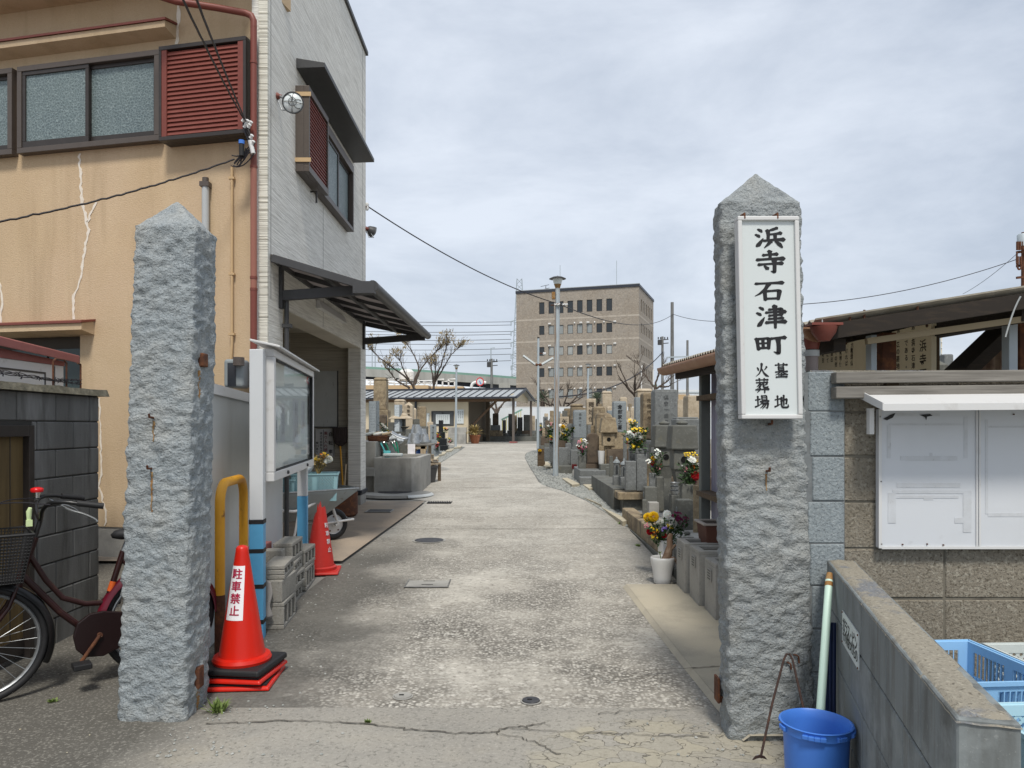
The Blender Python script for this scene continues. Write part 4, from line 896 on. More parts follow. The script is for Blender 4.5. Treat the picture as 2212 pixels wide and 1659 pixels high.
MB().frus(x_,11.5,zb,zb+.06,.05,.05,.20,.07).frus(x_,11.5,zb+.06,zt_,.20,.07,.245,.08).build('bristles',nmat('dark_bristles',(.035,.026,.024),.95,layers=[('noise',1,(.07,.05,.045),.45,.7,.8,(60,60,4))],bump=(.8,.02,1,6,(60,60,5))),bt,bevel=.015)
bt=thing('broom','wooden-handled broom with rust-brown bristles standing at the foot of the garage post','broom',(xat(742,11.0),11.0,.2))
MB().tube([(xat(742,11.2),11.2,.42),(xat(747,11.4),11.4,zat(1003,11.4))],.014,8).build('handle',M['wood_tan'],bt,smooth=60)
MB().frus(xat(742.5,11.15),11.15,gz(11)+.03,.48,.26,.09,.10,.06).build('bristles',nmat('brown_bristles',(.07,.035,.02),.95,layers=[('noise',1,(.13,.07,.04),.45,.7,.8,(60,60,4))],bump=(.8,.02,1,6,(60,60,5))),bt,bevel=.015)
p=at(722,1090,11.0)
tag(MB().lathe([(.33,0),(.36,.03),(.36,.33),(.34,.33),(.34,.06)],(xat(716,10.3),10.3,gz(10.3)+.035),24,caps=(True,False)).build('rusty_drum',M['rust'],loc=(xat(716,10.3),10.3,gz(10.3)),smooth=40),'rusty brown drum standing behind the wheelbarrow in the garage','drum')
tag(MB().tube([(xat(750,11.3),11.32,.24),(xat(768,11.2),11.3,.24),(xat(779,11.2),11.25,.23),(xat(779,11.2),11.25,.17)],.022,10).build('drain_pipe',M['concrete'],smooth=50),'short grey pipe lying at the foot of the garage post','pipe')
# left side: dark block wall with a board door, shed behind
def block_wall(name,label,cat,T,length,courses,bh,bl,th,mat,mortar,joint=.009,skip=None,z0=0.0,off=0.0,bevel=.006,parent=None):
 """masonry of separate blocks over a recessed mortar core; T maps (along, outward, z)"""
 core=MB(T);core.box(.004,-th+.006,z0,length-.004,-.009,z0+courses*bh)
 b=MB(T)
 for c in range(courses):
  x=-(off if c%2==0 else off+bl/2)
  while x<length:
   a,e_=max(x+joint/2,0),min(x+bl-joint/2,length)
   if e_-a>.02:
    j=random.uniform(-.0015,.0015)
    spans=[(a,e_)]
    if skip and z0+c*bh<skip[2]-.01:
     spans=[]
     if a<skip[0]:spans.append((a,min(e_,skip[0])))
     if e_>skip[1]:spans.append((max(a,skip[1]),e_))
    for q in spans:b.box(q[0],-th,z0+c*bh+joint/2,q[1],j,z0+(c+1)*bh-joint/2)
   x+=bl
 root=thing(name,label,cat,T@Vector((0,0,z0)))if parent is None else parent
 if skip is None:core.build('mortar_core',mortar,root)
 else:
  core=MB(T);core.box(.004,-th+.006,z0,skip[0],-.009,z0+courses*bh);core.box(skip[0],-th+.006,skip[2],skip[1],-.009,z0+courses*bh);core.box(skip[1],-th+.006,z0,length-.004,-.009,z0+courses*bh);core.build('mortar_core',mortar,root)
 b.build('blocks',mat,root,bevel=bevel,seg=1)
 return root
XW=-3.04
TL=Matrix.Identity(4)
for i,col in enumerate(((0,1,0),(1,0,0),(0,0,1))):
 for k in range(3):TL[k][i]=col[k]
TL[0][3],TL[1][3],TL[2][3]=XW,2.6,0
bw=block_wall('block_wall','dark grimy concrete block wall with a board door, behind the bicycle','wall',TL,2.85,9,.187,.39,.15,M['concrete_dark'],M['mortar_dark'],joint=.007,skip=(1.15,2.10,1.49),z0=.02)
cp=MB(TL);n_=40
for k in range(n_):
 a,c=-.02+2.92*k/n_,-.02+2.92*(k+1)/n_
 j1,j2=noise.noise(Vector((a*5,0,0)))*.012,noise.noise(Vector((c*5,0,0)))*.012
 cp.hexa([(a,-.19,1.703),(a,.05+j1,1.703),(c,.05+j2,1.703),(c,-.19,1.703),(a,-.17,1.757+j1),(a,.03+j1,1.75+j1),(c,.03+j2,1.75+j2),(c,-.17,1.757+j2)])
cp.build('coping',nmat('lichen_coping',(.115,.105,.075),.95,layers=[('noise',12,(.20,.185,.14),.48,.68,.8),('noise',25,(.05,.05,.04),.5,.7,.7)],bump=(.8,.01,45,6)),bw)
df=MB(TL)
for q in((1.15,.02,1.20,1.49),(2.05,.02,2.10,1.49),(1.20,1.42,2.05,1.49)):df.box(q[0],-.10,q[1],q[2],.012,q[3])
do=df.build('door',M['bronze'],bw,bevel=.003)
MB(TL).box(1.20,-.07,.06,2.05,-.03,1.42).build('door_boards',M['door_wood'],do)
b=MB(TL)
for k in range(1,7):b.box(1.20+.85*k/7-.004,-.0295,.06,1.20+.85*k/7+.004,-.0285,1.42)
b.box(1.20,-.0295,.06,2.05,-.020,.16);b.build('door_grooves',M['bronze'],do)
b=MB(TL)
for y_ in(2.42,2.57,2.74):
 b.tube([(y_,-.07,1.74),(y_,-.07,1.93)],.006,6)
b.tube([(2.42,-.07,1.925),(2.45,-.07,1.945),(2.54,-.07,1.945),(2.57,-.07,1.925)],.006,6);b.tube([(2.74,-.07,1.93),(2.70,-.07,1.935)],.006,6)
b.build('rusty_rod',M['rust'],bw)
wr=MB(TL)
def twist(b,pts,r=.0028,amp=.006):
 tot=[]
 for(a,c)in zip(pts,pts[1:]):
  a,c=Vector(a),Vector(c)
  for k in range(26):tot.append(a.lerp(c,k/26))
 for ph in(0,math.pi):
  b.tube([p+Vector((0,math.cos(k*.9+ph)*amp,math.sin(k*.9+ph)*amp))for k,p in enumerate(tot)],r,4)
 for k in range(3,len(tot),5):
  for _ in range(4):
   d=Vector((random.gauss(0,1),random.gauss(0,1),random.gauss(0,1))).normalized()*.022
   b.tube([tot[k]-d*.4,tot[k]+d],.0022,3)
twist(wr,[(.3,-.07,1.86),(1.4,-.07,1.845),(2.42,-.07,1.80),(2.76,-.07,1.82)]);twist(wr,[(.3,-.07,1.84),(1.5,-.07,1.815),(2.42,-.07,1.795),(2.76,-.07,1.79)])
tag(wr.build('barbed_wire',M['wire'],loc=(XW,4,1.8)),'strands of barbed wire strung along the top of the dark block wall','barbed wire')
sh_=thing('shed','small shed with white panel side and maroon eave behind the dark wall','shed',(-4.4,5,0))
xw_,ye=-3.85,6.36
MB().box(-5.2,3.2,.2,xw_,ye,2.0).build('panel_wall',M['white_frame'],sh_,bevel=.004)
gp=MB()
for z0_,z1_ in((1.915,1.93),(1.70,1.715)):gp.box(xw_+.001,3.3,z0_,xw_+.006,ye-.25,z1_)
gp.box(xw_+.001,ye-.262,1.715,xw_+.006,ye-.25,1.915);gp.box(xw_+.001,ye-.13,.3,xw_+.004,ye-.124,1.99)
gp.build('panel_grooves',M['dark_gray'],sh_)
MB().hexa([(xw_-.02,3.2,2.001),(xw_+.01,3.2,2.001),(xw_+.01,ye,2.001),(xw_-.02,ye,2.001),(xw_-.02,3.2,2.16),(xw_+.01,3.2,2.16),(xw_+.01,ye,2.04),(xw_-.02,ye,2.04)]).build('fascia',M['dull_red'],sh_)
rf=MB();xe=-3.75
rf.hexa([(-5.3,3.1,2.58),(xe,3.1,2.175),(xe,6.43,2.03),(-5.3,6.43,2.43),(-5.3,3.1,2.63),(xe,3.1,2.25),(xe,6.43,2.095),(-5.3,6.43,2.48)])
rf.build('roof',M['dull_red'],sh_,bevel=.006)
# cables at the house corner
def sag(p0,p1,s,n=24):
 p0,p1=Vector(p0),Vector(p1);return[p0.lerp(p1,k/n)-Vector((0,0,s*4*(k/n)*(1-k/n)))for k in range(n+1)]
def cable(label,pts,r,wob=0,name='cable',cat='cable',mat='wire',group=None):
 pts=[Vector(p)for p in pts]
 if wob:pts=[p+Vector((0,0,noise.noise(Vector((k*.7,3,1)))*wob))for k,p in enumerate(pts)]
 return tag(MB().tube(pts,r,6).build(name,M[mat],smooth=60),label,cat,group)
J=at(531,300,6.92)
cable('left strand of the pair of black service cables dropping to the house corner',sag(at(527,258,6.93),at(330,-140,3.2),.03),.0075,.008)
cable('right strand of the pair of black service cables dropping to the house corner',sag(at(531,262,6.93),at(372,-140,3.2),.025),.0075,.008)
cable('black cable sagging across the stucco front towards the left edge',sag(at(506,344,6.95),at(-160,505,5.6),.07,60),.0085,.012)
t=thing('cable_junction','tangle of black wires and white porcelain knobs at the house corner','cable junction',J)
b=MB()
for k in range(9):
 a=at(random.uniform(498,520),random.uniform(335,365),6.94);c=at(random.uniform(530,560),random.uniform(300,330),6.93);m_=(a+c)/2+Vector((random.uniform(-.05,.05),-.02,random.uniform(-.14,.02)))
 pts=[a*(1-u)**2+m_*2*u*(1-u)+c*u*u for u in[i/10 for i in range(11)]];b.tube(pts,.006,5)
for k in range(5):
 a=at(random.uniform(522,530),random.uniform(258,270),6.93);c=at(random.uniform(536,552),random.uniform(300,325),6.93);m_=(a+c)/2+Vector((random.uniform(-.06,.03),-.02,random.uniform(-.04,.04)))
 b.tube([a*(1-u)**2+m_*2*u*(1-u)+c*u*u for u in[i/10 for i in range(11)]],.006,5)
b.build('wires',M['wire'],t,smooth=60)
for px,py in((526,259),(534,263),(538,272),(530,272),(541,266),(543,295),(546,308)):
 p=at(px,py,6.92);MB().lathe([(.009,-.022),(.019,-.016),(.013,0),(.019,.016),(.009,.022)],p,12,axis=(.5,-.3,.6)).build('insulator',M['ceramic'],t,smooth=60)
p=at(522,316,6.9);MB().tube([(p.x,p.y,p.z-.09),(p.x,p.y,p.z+.02)],.024,12).build('splice_case',M['black'],t,smooth=50)
MB().tube([(p.x,p.y,p.z+.021),(p.x,p.y,p.z+.055)],.027,12).build('blue_cap',M['blue_plastic'],t,smooth=50)
p=at(547,318,6.93);MB().tube([(p.x,p.y,p.z-.06),(p.x-.03,p.y,p.z+.06)],.022,10).build('bracket_sleeve',M['ceramic'],t,smooth=50)
# bicycle
BX,BY=Vector((-2.84,3.86,0)),Vector((-2.115,4.45,0))
bdir=(BY-BX).normalized();side=Vector((bdir.y,-bdir.x,0));wb=(BY-BX).length;bz=gz(4.1)+.006
bk=thing('bicycle','old maroon step-through bicycle with black basket, half hidden by the left gate post','bicycle',(BX.x,BX.y,bz))
TB=Matrix.Identity(4)
for k in range(3):TB[k][0]=bdir[k];TB[k][1]=side[k]*-1;TB[k][2]=(0,0,1)[k];TB[k][3]=(BX.x,BX.y,bz)[k]
Rw=.31
def wheel(x0,nm):
 m=MB(TB);m.tube([(x0+Rw*.955*math.cos(a),0,Rw+Rw*.955*math.sin(a))for a in[2*math.pi*k/48 for k in range(49)]],.021,8,caps=False)
 wo_=m.build('wheel',M['black'],bk,smooth=60)
 m=MB(TB);m.tube([(x0+Rw*.875*math.cos(a),0,Rw+Rw*.875*math.sin(a))for a in[2*math.pi*k/48 for k in range(49)]],.0125,6,caps=False)
 m.build('rim',M['steel'],wo_,smooth=60)
 m=MB(TB);m.tube([(x0,-.05,Rw),(x0,.05,Rw)],.02,10)
 for k in range(28):
  a=2*math.pi*k/28;d=.35*(1 if k%2 else-1);s_=.035*(1 if k%4<2 else-1)
  m.tube([(x0+.02*math.cos(a+d),s_,Rw+.02*math.sin(a+d)),(x0+Rw*.86*math.cos(a),0,Rw+Rw*.86*math.sin(a))],.0016,4)
 m.build('spokes',M['steel'],wo_)
 return wo_
fo=.05
wheel(fo,'f');wheel(wb,'r')
def fender(x0,a0,a1,mt):
 m=MB(TB);prof=[(-.034,-.022),(-.026,.006),(0,.016),(.026,.006),(.034,-.022)];L=[]
 for k in range(33):
  a=R(a0+(a1-a0)*k/32);L.append([m.pt((x0+(Rw+.022+dz)*math.cos(a),dy,Rw+(Rw+.022+dz)*math.sin(a)))for dy,dz in prof])
 for p,q in zip(L,L[1:]):
  for k in range(4):m.f.append([p[k],p[k+1],q[k+1],q[k]])
 m.build('mudguard',mt,bk,smooth=60)
fender(fo,-25,130,M['black_gloss']);fender(wb,0,178,M['bike_frame_red'])
head_b,head_t=Vector((.225,0,.62)),Vector((.30,0,.86));bb=Vector((.60,0,.29));st=Vector((.735,0,.74))
fm_=MB(TB);fm_.tube([head_b,head_t],.019,10);fm_.tube([bb,st],.0165,10)
fm_.tube([head_b+Vector((.01,0,.05)),Vector((.42,0,.43)),Vector((.52,0,.33)),bb],.0185,10)
cv=[head_b+Vector((.045,0,.155)),Vector((.35,0,.62)),Vector((.43,0,.51)),Vector((.54,0,.46)),bb.lerp(st,.36)]
fm_.tube(cv,.0155,10)
for sgn in(-1,1):fm_.tube([bb,(wb,sgn*.055,Rw)],.010,8);fm_.tube([st.lerp(bb,.08),(wb,sgn*.055,Rw)],.008,8)
fm_.build('frame',M['bike_frame'],bk,smooth=60)
fk=MB(TB)
for sgn in(-1,1):fk.tube([head_b+Vector((-.01,sgn*.02,-.02)),(.175,sgn*.045,.50),(.095,sgn*.05,.39),(fo,sgn*.05,Rw)],.0115,8)
fk.tube([head_b,head_b+Vector((-.012,0,-.035))],.026,10);fk.build('fork',M['bike_frame'],bk,smooth=60)
hb=MB(TB);stem=Vector((.325,0,.955));hb.tube([head_t,stem],.0125,10)
near=[stem,(.32,-.07,.965),(.315,-.14,1.02),(.345,-.20,1.065),(.42,-.25,1.065),(.50,-.275,1.045)]
far=[stem,(.32,.07,.965),(.315,.14,1.02),(.345,.20,1.065),(.42,.25,1.065),(.50,.275,1.045)]
def smooth_pts(p,it=2):
 p=[Vector(q)for q in p]
 for _ in range(it):
  o=[p[0]]
  for a,c in zip(p,p[1:]):o+=[a.lerp(c,.25),a.lerp(c,.75)]
  p=o+[p[-1]]
 return p
hb.tube(smooth_pts(near),.0112,8);hb.tube(smooth_pts(far),.0112,8);hbo=hb.build('handlebar',M['black_gloss'],bk,smooth=60)
for sgn in(-1,1):MB(TB).tube([(.46,sgn*.264,1.057),(.58,sgn*.296,1.036)],.0165,10).build('grip',M['black'],hbo,smooth=50)
for sgn in(-1,1):MB(TB).tube(smooth_pts([(.39,sgn*.245,1.05),(.43,sgn*.25,1.02),(.49,sgn*.27,1.0),(.54,sgn*.29,.97),(.55,sgn*.295,.955)]),.006,6).build('brake_lever',M['steel'],hbo,smooth=60)
cbm=MB(TB);cbm.tube(smooth_pts([(.34,-.245,1.055),(.20,-.18,1.075),(.05,-.05,1.05),(-.02,.02,.92),(.10,.02,.70)]),.0035,5);cbm.tube(smooth_pts([(.34,.245,1.055),(.16,.16,1.06),(.08,0,1.0),(.10,-.02,.72)]),.0035,5)
cbm.build('brake_cables',M['wire'],hbo)
p=TB.inverted()@at(43,1074,3.9)
MB(TB).lathe([(.030,-.012),(.034,0),(.030,.010),(.012,.016)],(.33,.185,1.105),16).build('red_bell',M['red_lamp'],hbo,smooth=50)
MB(TB).tube([(.33,.185,1.06),(.33,.185,1.094)],.016,8).build('bell_base',M['chrome'],hbo,smooth=50)
MB(TB).tube([(.27,-.015,.945),(.27,-.02,1.005),(.275,-.025,1.025)],[.010,.014,.009],8).box(.255,-.03,.925,.285,-.02,.96).build('green_clip',M['green_glow'],hbo,smooth=50)
bs=MB(TB);bs_w,bs_b=.185,.14
def bq(u,v,w_):
 hw=bs_b+(bs_w-bs_b)*w_;hl=.115+.045*w_;return Vector((.115+hl*u,hw*v,.645+.255*w_))
for w_ in[k/15 for k in range(16)]:
 ring=[bq(-1,-1,w_),bq(1,-1,w_),bq(1,1,w_),bq(-1,1,w_),bq(-1,-1,w_)]
 bs.tube(ring,.0075 if w_==1 else .0032,5,caps=False)
for a,c in(((-1,-1),(1,-1)),((1,-1),(1,1)),((1,1),(-1,1)),((-1,1),(-1,-1))):
 for k in range(20):
  u=a[0]+(c[0]-a[0])*k/20;v=a[1]+(c[1]-a[1])*k/20;bs.tube([bq(u,v,0),bq(u,v,1)],.003,4)
bs.face([bq(-1,-1,0),bq(1,-1,0),bq(1,1,0),bq(-1,1,0)])
bs.build('basket',M['black'],bk)
sd_=MB(TB)
sd_.lathe([(.001,-.02),(.07,-.022),(.098,-.01),(.105,.012),(.09,.03),(.05,.04),(.001,.042)],(0,0,0),20)
for k,v in enumerate(sd_.v):
 q=TB.inverted()@v;f_=.55+.45*max(-1,min(1,q.x/.1))if q.x<.02 else 1
 sd_.v[k]=TB@Vector((.80+q.x*1.25,q.y*(.62+.38*max(0,min(1,(q.x+.06)/.1))),.835+q.z-q.x*-.06))
sd_.build('saddle',M['black'],bk,smooth=60)
MB(TB).tube([st,(.765,0,.83)],.0125,10).build('seat_post',M['steel'],bk,smooth=60)
MB(TB).tube([bb.lerp(st,.50)+Vector((-.001,-.001,0)),bb.lerp(st,.62)],.0172,10).build('orange_sticker',M['orange'],bk,smooth=60)
cc=MB(TB);cc.prism([(.47+.0,.30),(.49,.37),(.55,.415),(.62,.42),(.80,.385),(wb+.04,Rw+.06),(wb+.07,Rw),(wb+.04,Rw-.06),(.80,.235),(.62,.165),(.53,.175),(.485,.225)],-.075,-.05,lambda a,b_,d:(a,d,b_))
cc.build('chain_case',nmat('dark_chain_case',(.014,.006,.006),.4),bk,bevel=.006)
ck_=MB(TB);ck_.tube([bb+Vector((0,-.085,0)),(.50,-.10,.155)],.011,8);ck_.tube([bb+Vector((0,.085,0)),(.70,.10,.425)],.011,8);ck_.tube([bb+Vector((0,-.09,0)),bb+Vector((0,.09,0))],.015,8)
cko=ck_.build('crank',M['rust'],bk,smooth=60)
for x_,y_,z_ in((.50,-.15,.155),(.70,.15,.425)):MB(TB).box(x_-.045,y_-.045,z_-.016,x_+.045,y_+.045,z_+.016).build('pedal',M['black'],cko,bevel=.006)
# white rendered wall, yellow barrier
wv=Vector((-.1,1,0)).normalized();wn_=Vector((1,.1,0)).normalized()
def wpt(d,o,z):return Vector((-1.97,4.72,0))+wv*d+wn_*o+Vector((0,0,z))
wt=thing('rendered_wall','low white rendered wall with a pale metal cap behind the notice board','wall',(-1.97,4.72,0))
b=MB();b.hexa([wpt(.06,-.13,0),wpt(.06,0,0),wpt(2.42,0,0),wpt(2.42,-.13,0),wpt(.06,-.13,1.745),wpt(.06,0,1.745),wpt(2.42,0,1.685),wpt(2.42,-.13,1.685)]);b.build('wall_body',M['white_wall'],wt,bevel=.01)
b=MB();b.hexa([wpt(.04,-.15,1.747),wpt(.04,.02,1.747),wpt(2.42,.02,1.687),wpt(2.42,-.15,1.687),wpt(.04,-.15,1.775),wpt(.04,.02,1.768),wpt(2.42,.02,1.708),wpt(2.42,-.15,1.715)])
b.hexa([wpt(.04,.021,1.70),wpt(.04,.026,1.70),wpt(2.42,.026,1.64),wpt(2.42,.021,1.64),wpt(.04,.021,1.768),wpt(.04,.026,1.768),wpt(2.42,.026,1.708),wpt(2.42,.021,1.708)]);b.build('metal_cap',M['white_frame'],wt)
hz=gz(4.7)
pa,pb_=Vector((xat(475,4.66),4.66,0)),Vector((xat(526,5.25),5.25,0));top=1.12;dv=(pb_-pa).normalized();L_=(pb_-pa).length;rc=.13
pts=[pa+Vector((0,0,hz-.03)),pa+Vector((0,0,.35)),pa+Vector((0,0,top-rc))]
pts+=[pa+dv*(rc-rc*math.cos(R(a)))+Vector((0,0,top-rc+rc*math.sin(R(a))))for a in range(10,91,10)]
pts+=[pa+dv*(L_-rc+rc*math.sin(R(a)))+Vector((0,0,top-rc+rc*math.cos(R(a))))for a in range(0,91,10)]
pts+=[pb_+Vector((0,0,.4)),pb_+Vector((0,0,hz-.03))]
ht=thing('hoop_barrier','worn yellow steel hoop barrier behind the front traffic cone','barrier',(pa.x,pa.y,hz))
MB().tube(pts,.0305,16).build('hoop',M['yellow_paint'],ht,smooth=60)
for p in(pa,pb_):MB().tube([p+Vector((0,0,hz)),p+Vector((0,0,.375+hz)),p+Vector((0,0,.40+hz))],[.0322,.0322,.0312],16,caps=False).build('rusty_foot',M['rust'],ht,smooth=60)
# display notice board on blue-footed posts
n0,n1=Vector((-1.735,5.05,0)),Vector((-2.035,7.2,0));nd=(n1-n0).normalized();nn=Vector((nd.y,-nd.x,0))
TN=Matrix.Identity(4)
for k in range(3):TN[k][0]=nd[k];TN[k][1]=nn[k];TN[k][2]=(0,0,1)[k];TN[k][3]=n0[k]
NL=(n1-n0).length
nb=thing('notice_board','glazed white notice board on two posts painted blue at the foot','notice board',(n0.x,n0.y,0))
for d in(0,NL):
 zg=gz(5.05 if d==0 else 7.2)-.02;zb=1.48-(1122-922)/1600*5.05 if d==0 else 1.48-(1071-922)/1600*7.2
 po=MB(TN).box(d-.045,-.045,zb,d+.045,.045,2.005 if d==0 else 1.15).build('post',M['white_paint'],nb,bevel=.005)
 MB(TN).box(d-.0465,-.0465,zg,d+.0465,.0465,zb-.002).build('blue_foot',M['blue_paint'],po,bevel=.005)
 if d==0:
  for q in(zb-.012,.64,.40,.16):MB(TN).box(d-.0485,-.0485,q-.014,d+.0485,.0485,q+.014).build('black_tape',M['black'],po)
zb0,zt0=1.10,2.02
fr=MB(TN);a,c=.06,NL+.06
MB(TN).box(a+.001,-.02,zb0+.001,c-.001,.046,zt0-.001).build('back_panel',nmat('pinboard',(.88,.88,.85),.8),nb)
for q in((a,zb0,c,zb0+.065),(a,zt0-.055,c,zt0),(a,zb0+.065,a+.065,zt0-.055),(c-.055,zb0+.065,c,zt0-.055)):fr.box(q[0],.031,q[1],q[2],.10,q[3])
fr.build('frame',M['white_frame'],nb,bevel=.006)
b=MB(TN)
for q in((a+.066,zb0+.066,c-.056,zb0+.072),(a+.066,zt0-.062,c-.056,zt0-.056),(c-.064,zb0+.072,c-.056,zt0-.062)):b.box(q[0],.05,q[1],q[2],.094,q[3])
b.build('seal',M['black'],nb)
MB(TN).box(a+.064,.076,zb0+.064,c-.054,.080,zt0-.054).build('glass',M['glass_front'],nb)
b=MB(TN)
for d in(.62,1.72):b.lathe([(.014,0),(.014,.012),(.008,.016)],(d,.10,zb0+.033),10,axis=(0,1,0))
b.build('lock',M['dark_gray'],nb)
rf=MB(TN);rf.hexa([(-.01,-.05,zt0+.045),(-.01,.15,zt0+.002),(c+.03,.15,zt0+.002),(c+.03,-.05,zt0+.045),(-.01,-.05,zt0+.060),(-.01,.15,zt0+.017),(c+.03,.15,zt0+.017),(c+.03,-.05,zt0+.060)])
rf.build('board_roof',M['white_frame'],nb,bevel=.003)
for i_,(d,z,w_,h_)in enumerate(((.30,1.32,.21,.30),(.62,1.36,.21,.30),(1.25,1.30,.30,.42),(1.75,1.42,.21,.30))):
 po=MB(TN).box(d,.0461,z,d+w_,.048,z+h_).build('notice_paper',M['sticker'],nb);MB(TN).glyphs('お知らせ墓地管理',(d+w_*.75,.0485,z+h_*.88),(1,0,0),(0,0,1),h_*.085).glyphs('清掃について日程',(d+w_*.45,.0485,z+h_*.88),(1,0,0),(0,0,1),h_*.085).build('lettering',M['ink_soft'],po)
# traffic cones
def cone_parts(root,z,red,black,base_mat):
 MB().lathe([(.160,.035),(.164,.05),(.155,.068),(.140,.07),(.128,.072),(.036,.66),(.034,.68),(.026,.692),(.010,.697)],(0,0,z),36).build('cone_body',red,root,smooth=40,local=True)
 b=MB();b.frus(0,0,z,z+.035,.385,.385,.375,.375);b.build('cone_base',base_mat,root,bevel=.012,local=True,seg=3)
cz=gz(4.27)+.008;CXX,CYY=xat(523,4.27),4.27
for k in range(3):
 t=thing('traffic_cone',('lowest red cone of the front stack, only its base showing','middle red cone of the front stack, only its base showing','glossy red no-parking cone with a black base on top of the front stack')[k],'traffic cone',(CXX+(.004,-.004,0)[k],CYY+(.0,.004,0)[k],cz),R((4,-5,-7)[k]),'cones nested in the front stack')
 z=k*.040
 if k<2:
  MB().lathe([(.160,.030),(.15,.034),(.128,.036),(.05,.55),(.03,.60)],(0,0,z),28).build('cone_body',M['cone_red'],t,smooth=40,local=True)
  MB().frus(0,0,z,z+.024,.40,.40,.385,.385).build('cone_base',M['cone_red'],t,bevel=.01,local=True,seg=3)
  MB().frus(0,0,z+.025,z+.034,.36,.36,.36,.36).build('base_pad',M['black'],t,local=True)
 else:cone_parts(t,z,M['cone_red'],None,M['black'])
top_cone=t
def cone_r(z,off=0):return .128+(.036-.128)*((z-.072)/(.66-.072))+off
zc0=.080
def cpt3(ang,z,off):r_=cone_r(z,off);return Vector((r_*math.sin(ang),-r_*math.cos(ang),zc0+z))
st_=MB();za,zb=.285,.585
for i in range(10):
 for j in range(12):
  def q(i_,j_):
   z=za+(zb-za)*j_/12;w_=.053-.012*j_/12;ang=(-.5+i_/10)*2*w_/cone_r(z);return cpt3(ang+R(-3),z,.0012)
  st_.face([q(i,j),q(i+1,j),q(i+1,j+1),q(i,j+1)])
st_.build('sticker',M['sticker'],top_cone,local=True,smooth=60)
lt=MB()
for k,ch in enumerate('駐車禁止'):
 vs,fs=glyph(ch,.03,True);b0=len(lt.v);zc=.541-k*.0675
 for x,y in vs:
  z=zc+y*.060;lt.pt(cpt3(x*.060/cone_r(z)+R(-3),z,.0032))
 lt.f+=[[b0+i for i in f]for f in fs];b0=len(lt.v)
 for x,y in vs:
  z=zc+y*.060;lt.pt(cpt3((x+.03)*.060/cone_r(z)+R(-3),z,.0036))
 lt.f+=[[b0+i for i in f]for f in fs]
lt.build('lettering',M['ink_red'],top_cone,local=True)
ty=6.95;t2=thing('traffic_cone','torn faded red cone with its top ripped open, beside the wheelbarrow','traffic cone',(xat(690,ty),ty,gz(ty)+.009),R(8))
MB().frus(0,0,0,.022,.38,.38,.365,.365).build('cone_base',M['cone_old'],t2,bevel=.008,local=True)
b=MB();N=40
def shell(a0,a1,top_fn,r_in,nz_=22,twist_=0):
 for s_ in(0,.004):
  grid=[]
  for i in range(N+1):
   a=a0+(a1-a0)*i/N;tz=top_fn(i/N);col_=[]
   for j in range(nz_+1):
    z=.05+(tz-.05)*j/nz_;r_=.135-.155*(z-.05)/.9-s_+r_in*(i/N)*(z/.6)+noise.noise(Vector((a*2,z*6,1)))*.004
    col_.append(b.pt((r_*math.sin(a+twist_*z),-r_*math.cos(a+twist_*z),z)))
   grid.append(col_)
  for p,q in zip(grid,grid[1:]):
   for j in range(nz_):b.f.append([p[j],q[j],q[j+1],p[j+1]])
jag=lambda u,s_,a_,k:a_+k*abs(noise.noise(Vector((u*9+s_,s_,0))))*1.6
shell(R(-25),R(150),lambda u:jag(u,3,.60-.18*max(0,u-.6),.085),.02)
shell(R(-170),R(-20),lambda u:jag(u,8,.40+.16*u,.07),-.012)
shell(R(140),R(200),lambda u:jag(u,5,.30,.1),.0)
b.build('torn_shell',M['cone_old'],t2,local=True,smooth=50)
MB().lathe([(.155,.022),(.158,.05),(.142,.062),(.136,.05)],(0,0,0),32,caps=(False,False)).build('cone_collar',M['cone_old'],t2,local=True,smooth=40)
lb=MB()
for k,ch in enumerate('駐車禁止'):
 vs,fs=glyph(ch,.02,True);b0=len(lb.v);zc=.44-k*.075
 for x,y in vs:
  z=zc+y*.05;r_=.1365-.155*(z-.05)/.9+.02*.5*(z/.6)+.006;a=R(58)+x*.05/r_;lb.pt((r_*math.sin(a),-r_*math.cos(a),z))
 lb.f+=[[b0+i for i in f]for f in fs]
lb.build('lettering',M['white_paint'],t2,local=True)
# piles of cinder blocks by the notice board
def cinder(L=.39,H=.19,D=.15):
 b=MB();t_=.032;n_h=3;wb_=(L-t_*(n_h+1))/n_h
 b.box(-L/2,-D/2,0,L/2,D/2,t_);b.box(-L/2,-D/2,H-t_,L/2,D/2,H)
 for k in range(n_h+1):x=-L/2+k*(wb_+t_);b.box(x,-D/2,t_,x+t_,D/2,H-t_)
 return b
CB={}
def put_block(x,y,z,rz,label,L=.39,H=.19,D=.15,solid=False,tilt=0):
 key=(L,H,D,solid)
 if key not in CB:
  o=(MB().box(-L/2,-D/2,0,L/2,D/2,H)if solid else cinder(L,H,D)).build('cinder_block',M['concrete_block'],bevel=.006,seg=1)
  CB[key]=o
 else:
  o=CB[key].copy();COL.objects.link(o)
 o.location=(x,y,z);o.rotation_euler=(tilt,0,rz)
 tag(o,label,'cinder block','cinder blocks piled under the notice board')
zg=gz(5.4)
put_block(-1.70,5.42,zg,R(94),'bottom cinder block of the nearest pile, cores facing the path')
put_block(-1.705,5.42,zg+.191,R(92),'plain-faced cinder block in the middle of the nearest pile',H=.155,solid=True)
put_block(-1.715,5.45,zg+.347,R(97),'top cinder block of the nearest pile with cores facing the path',H=.10)
put_block(-1.80,5.95,gz(6),R(95),'bottom cinder block of the middle pile',H=.12);put_block(-1.79,5.97,gz(6)+.121,R(92),'second cinder block of the middle pile',H=.12)
put_block(-1.80,5.98,gz(6)+.242,R(98),'third cinder block of the middle pile',H=.10);put_block(-1.81,5.99,gz(6)+.343,R(94),'broad cinder block on top of the middle pile',H=.15)
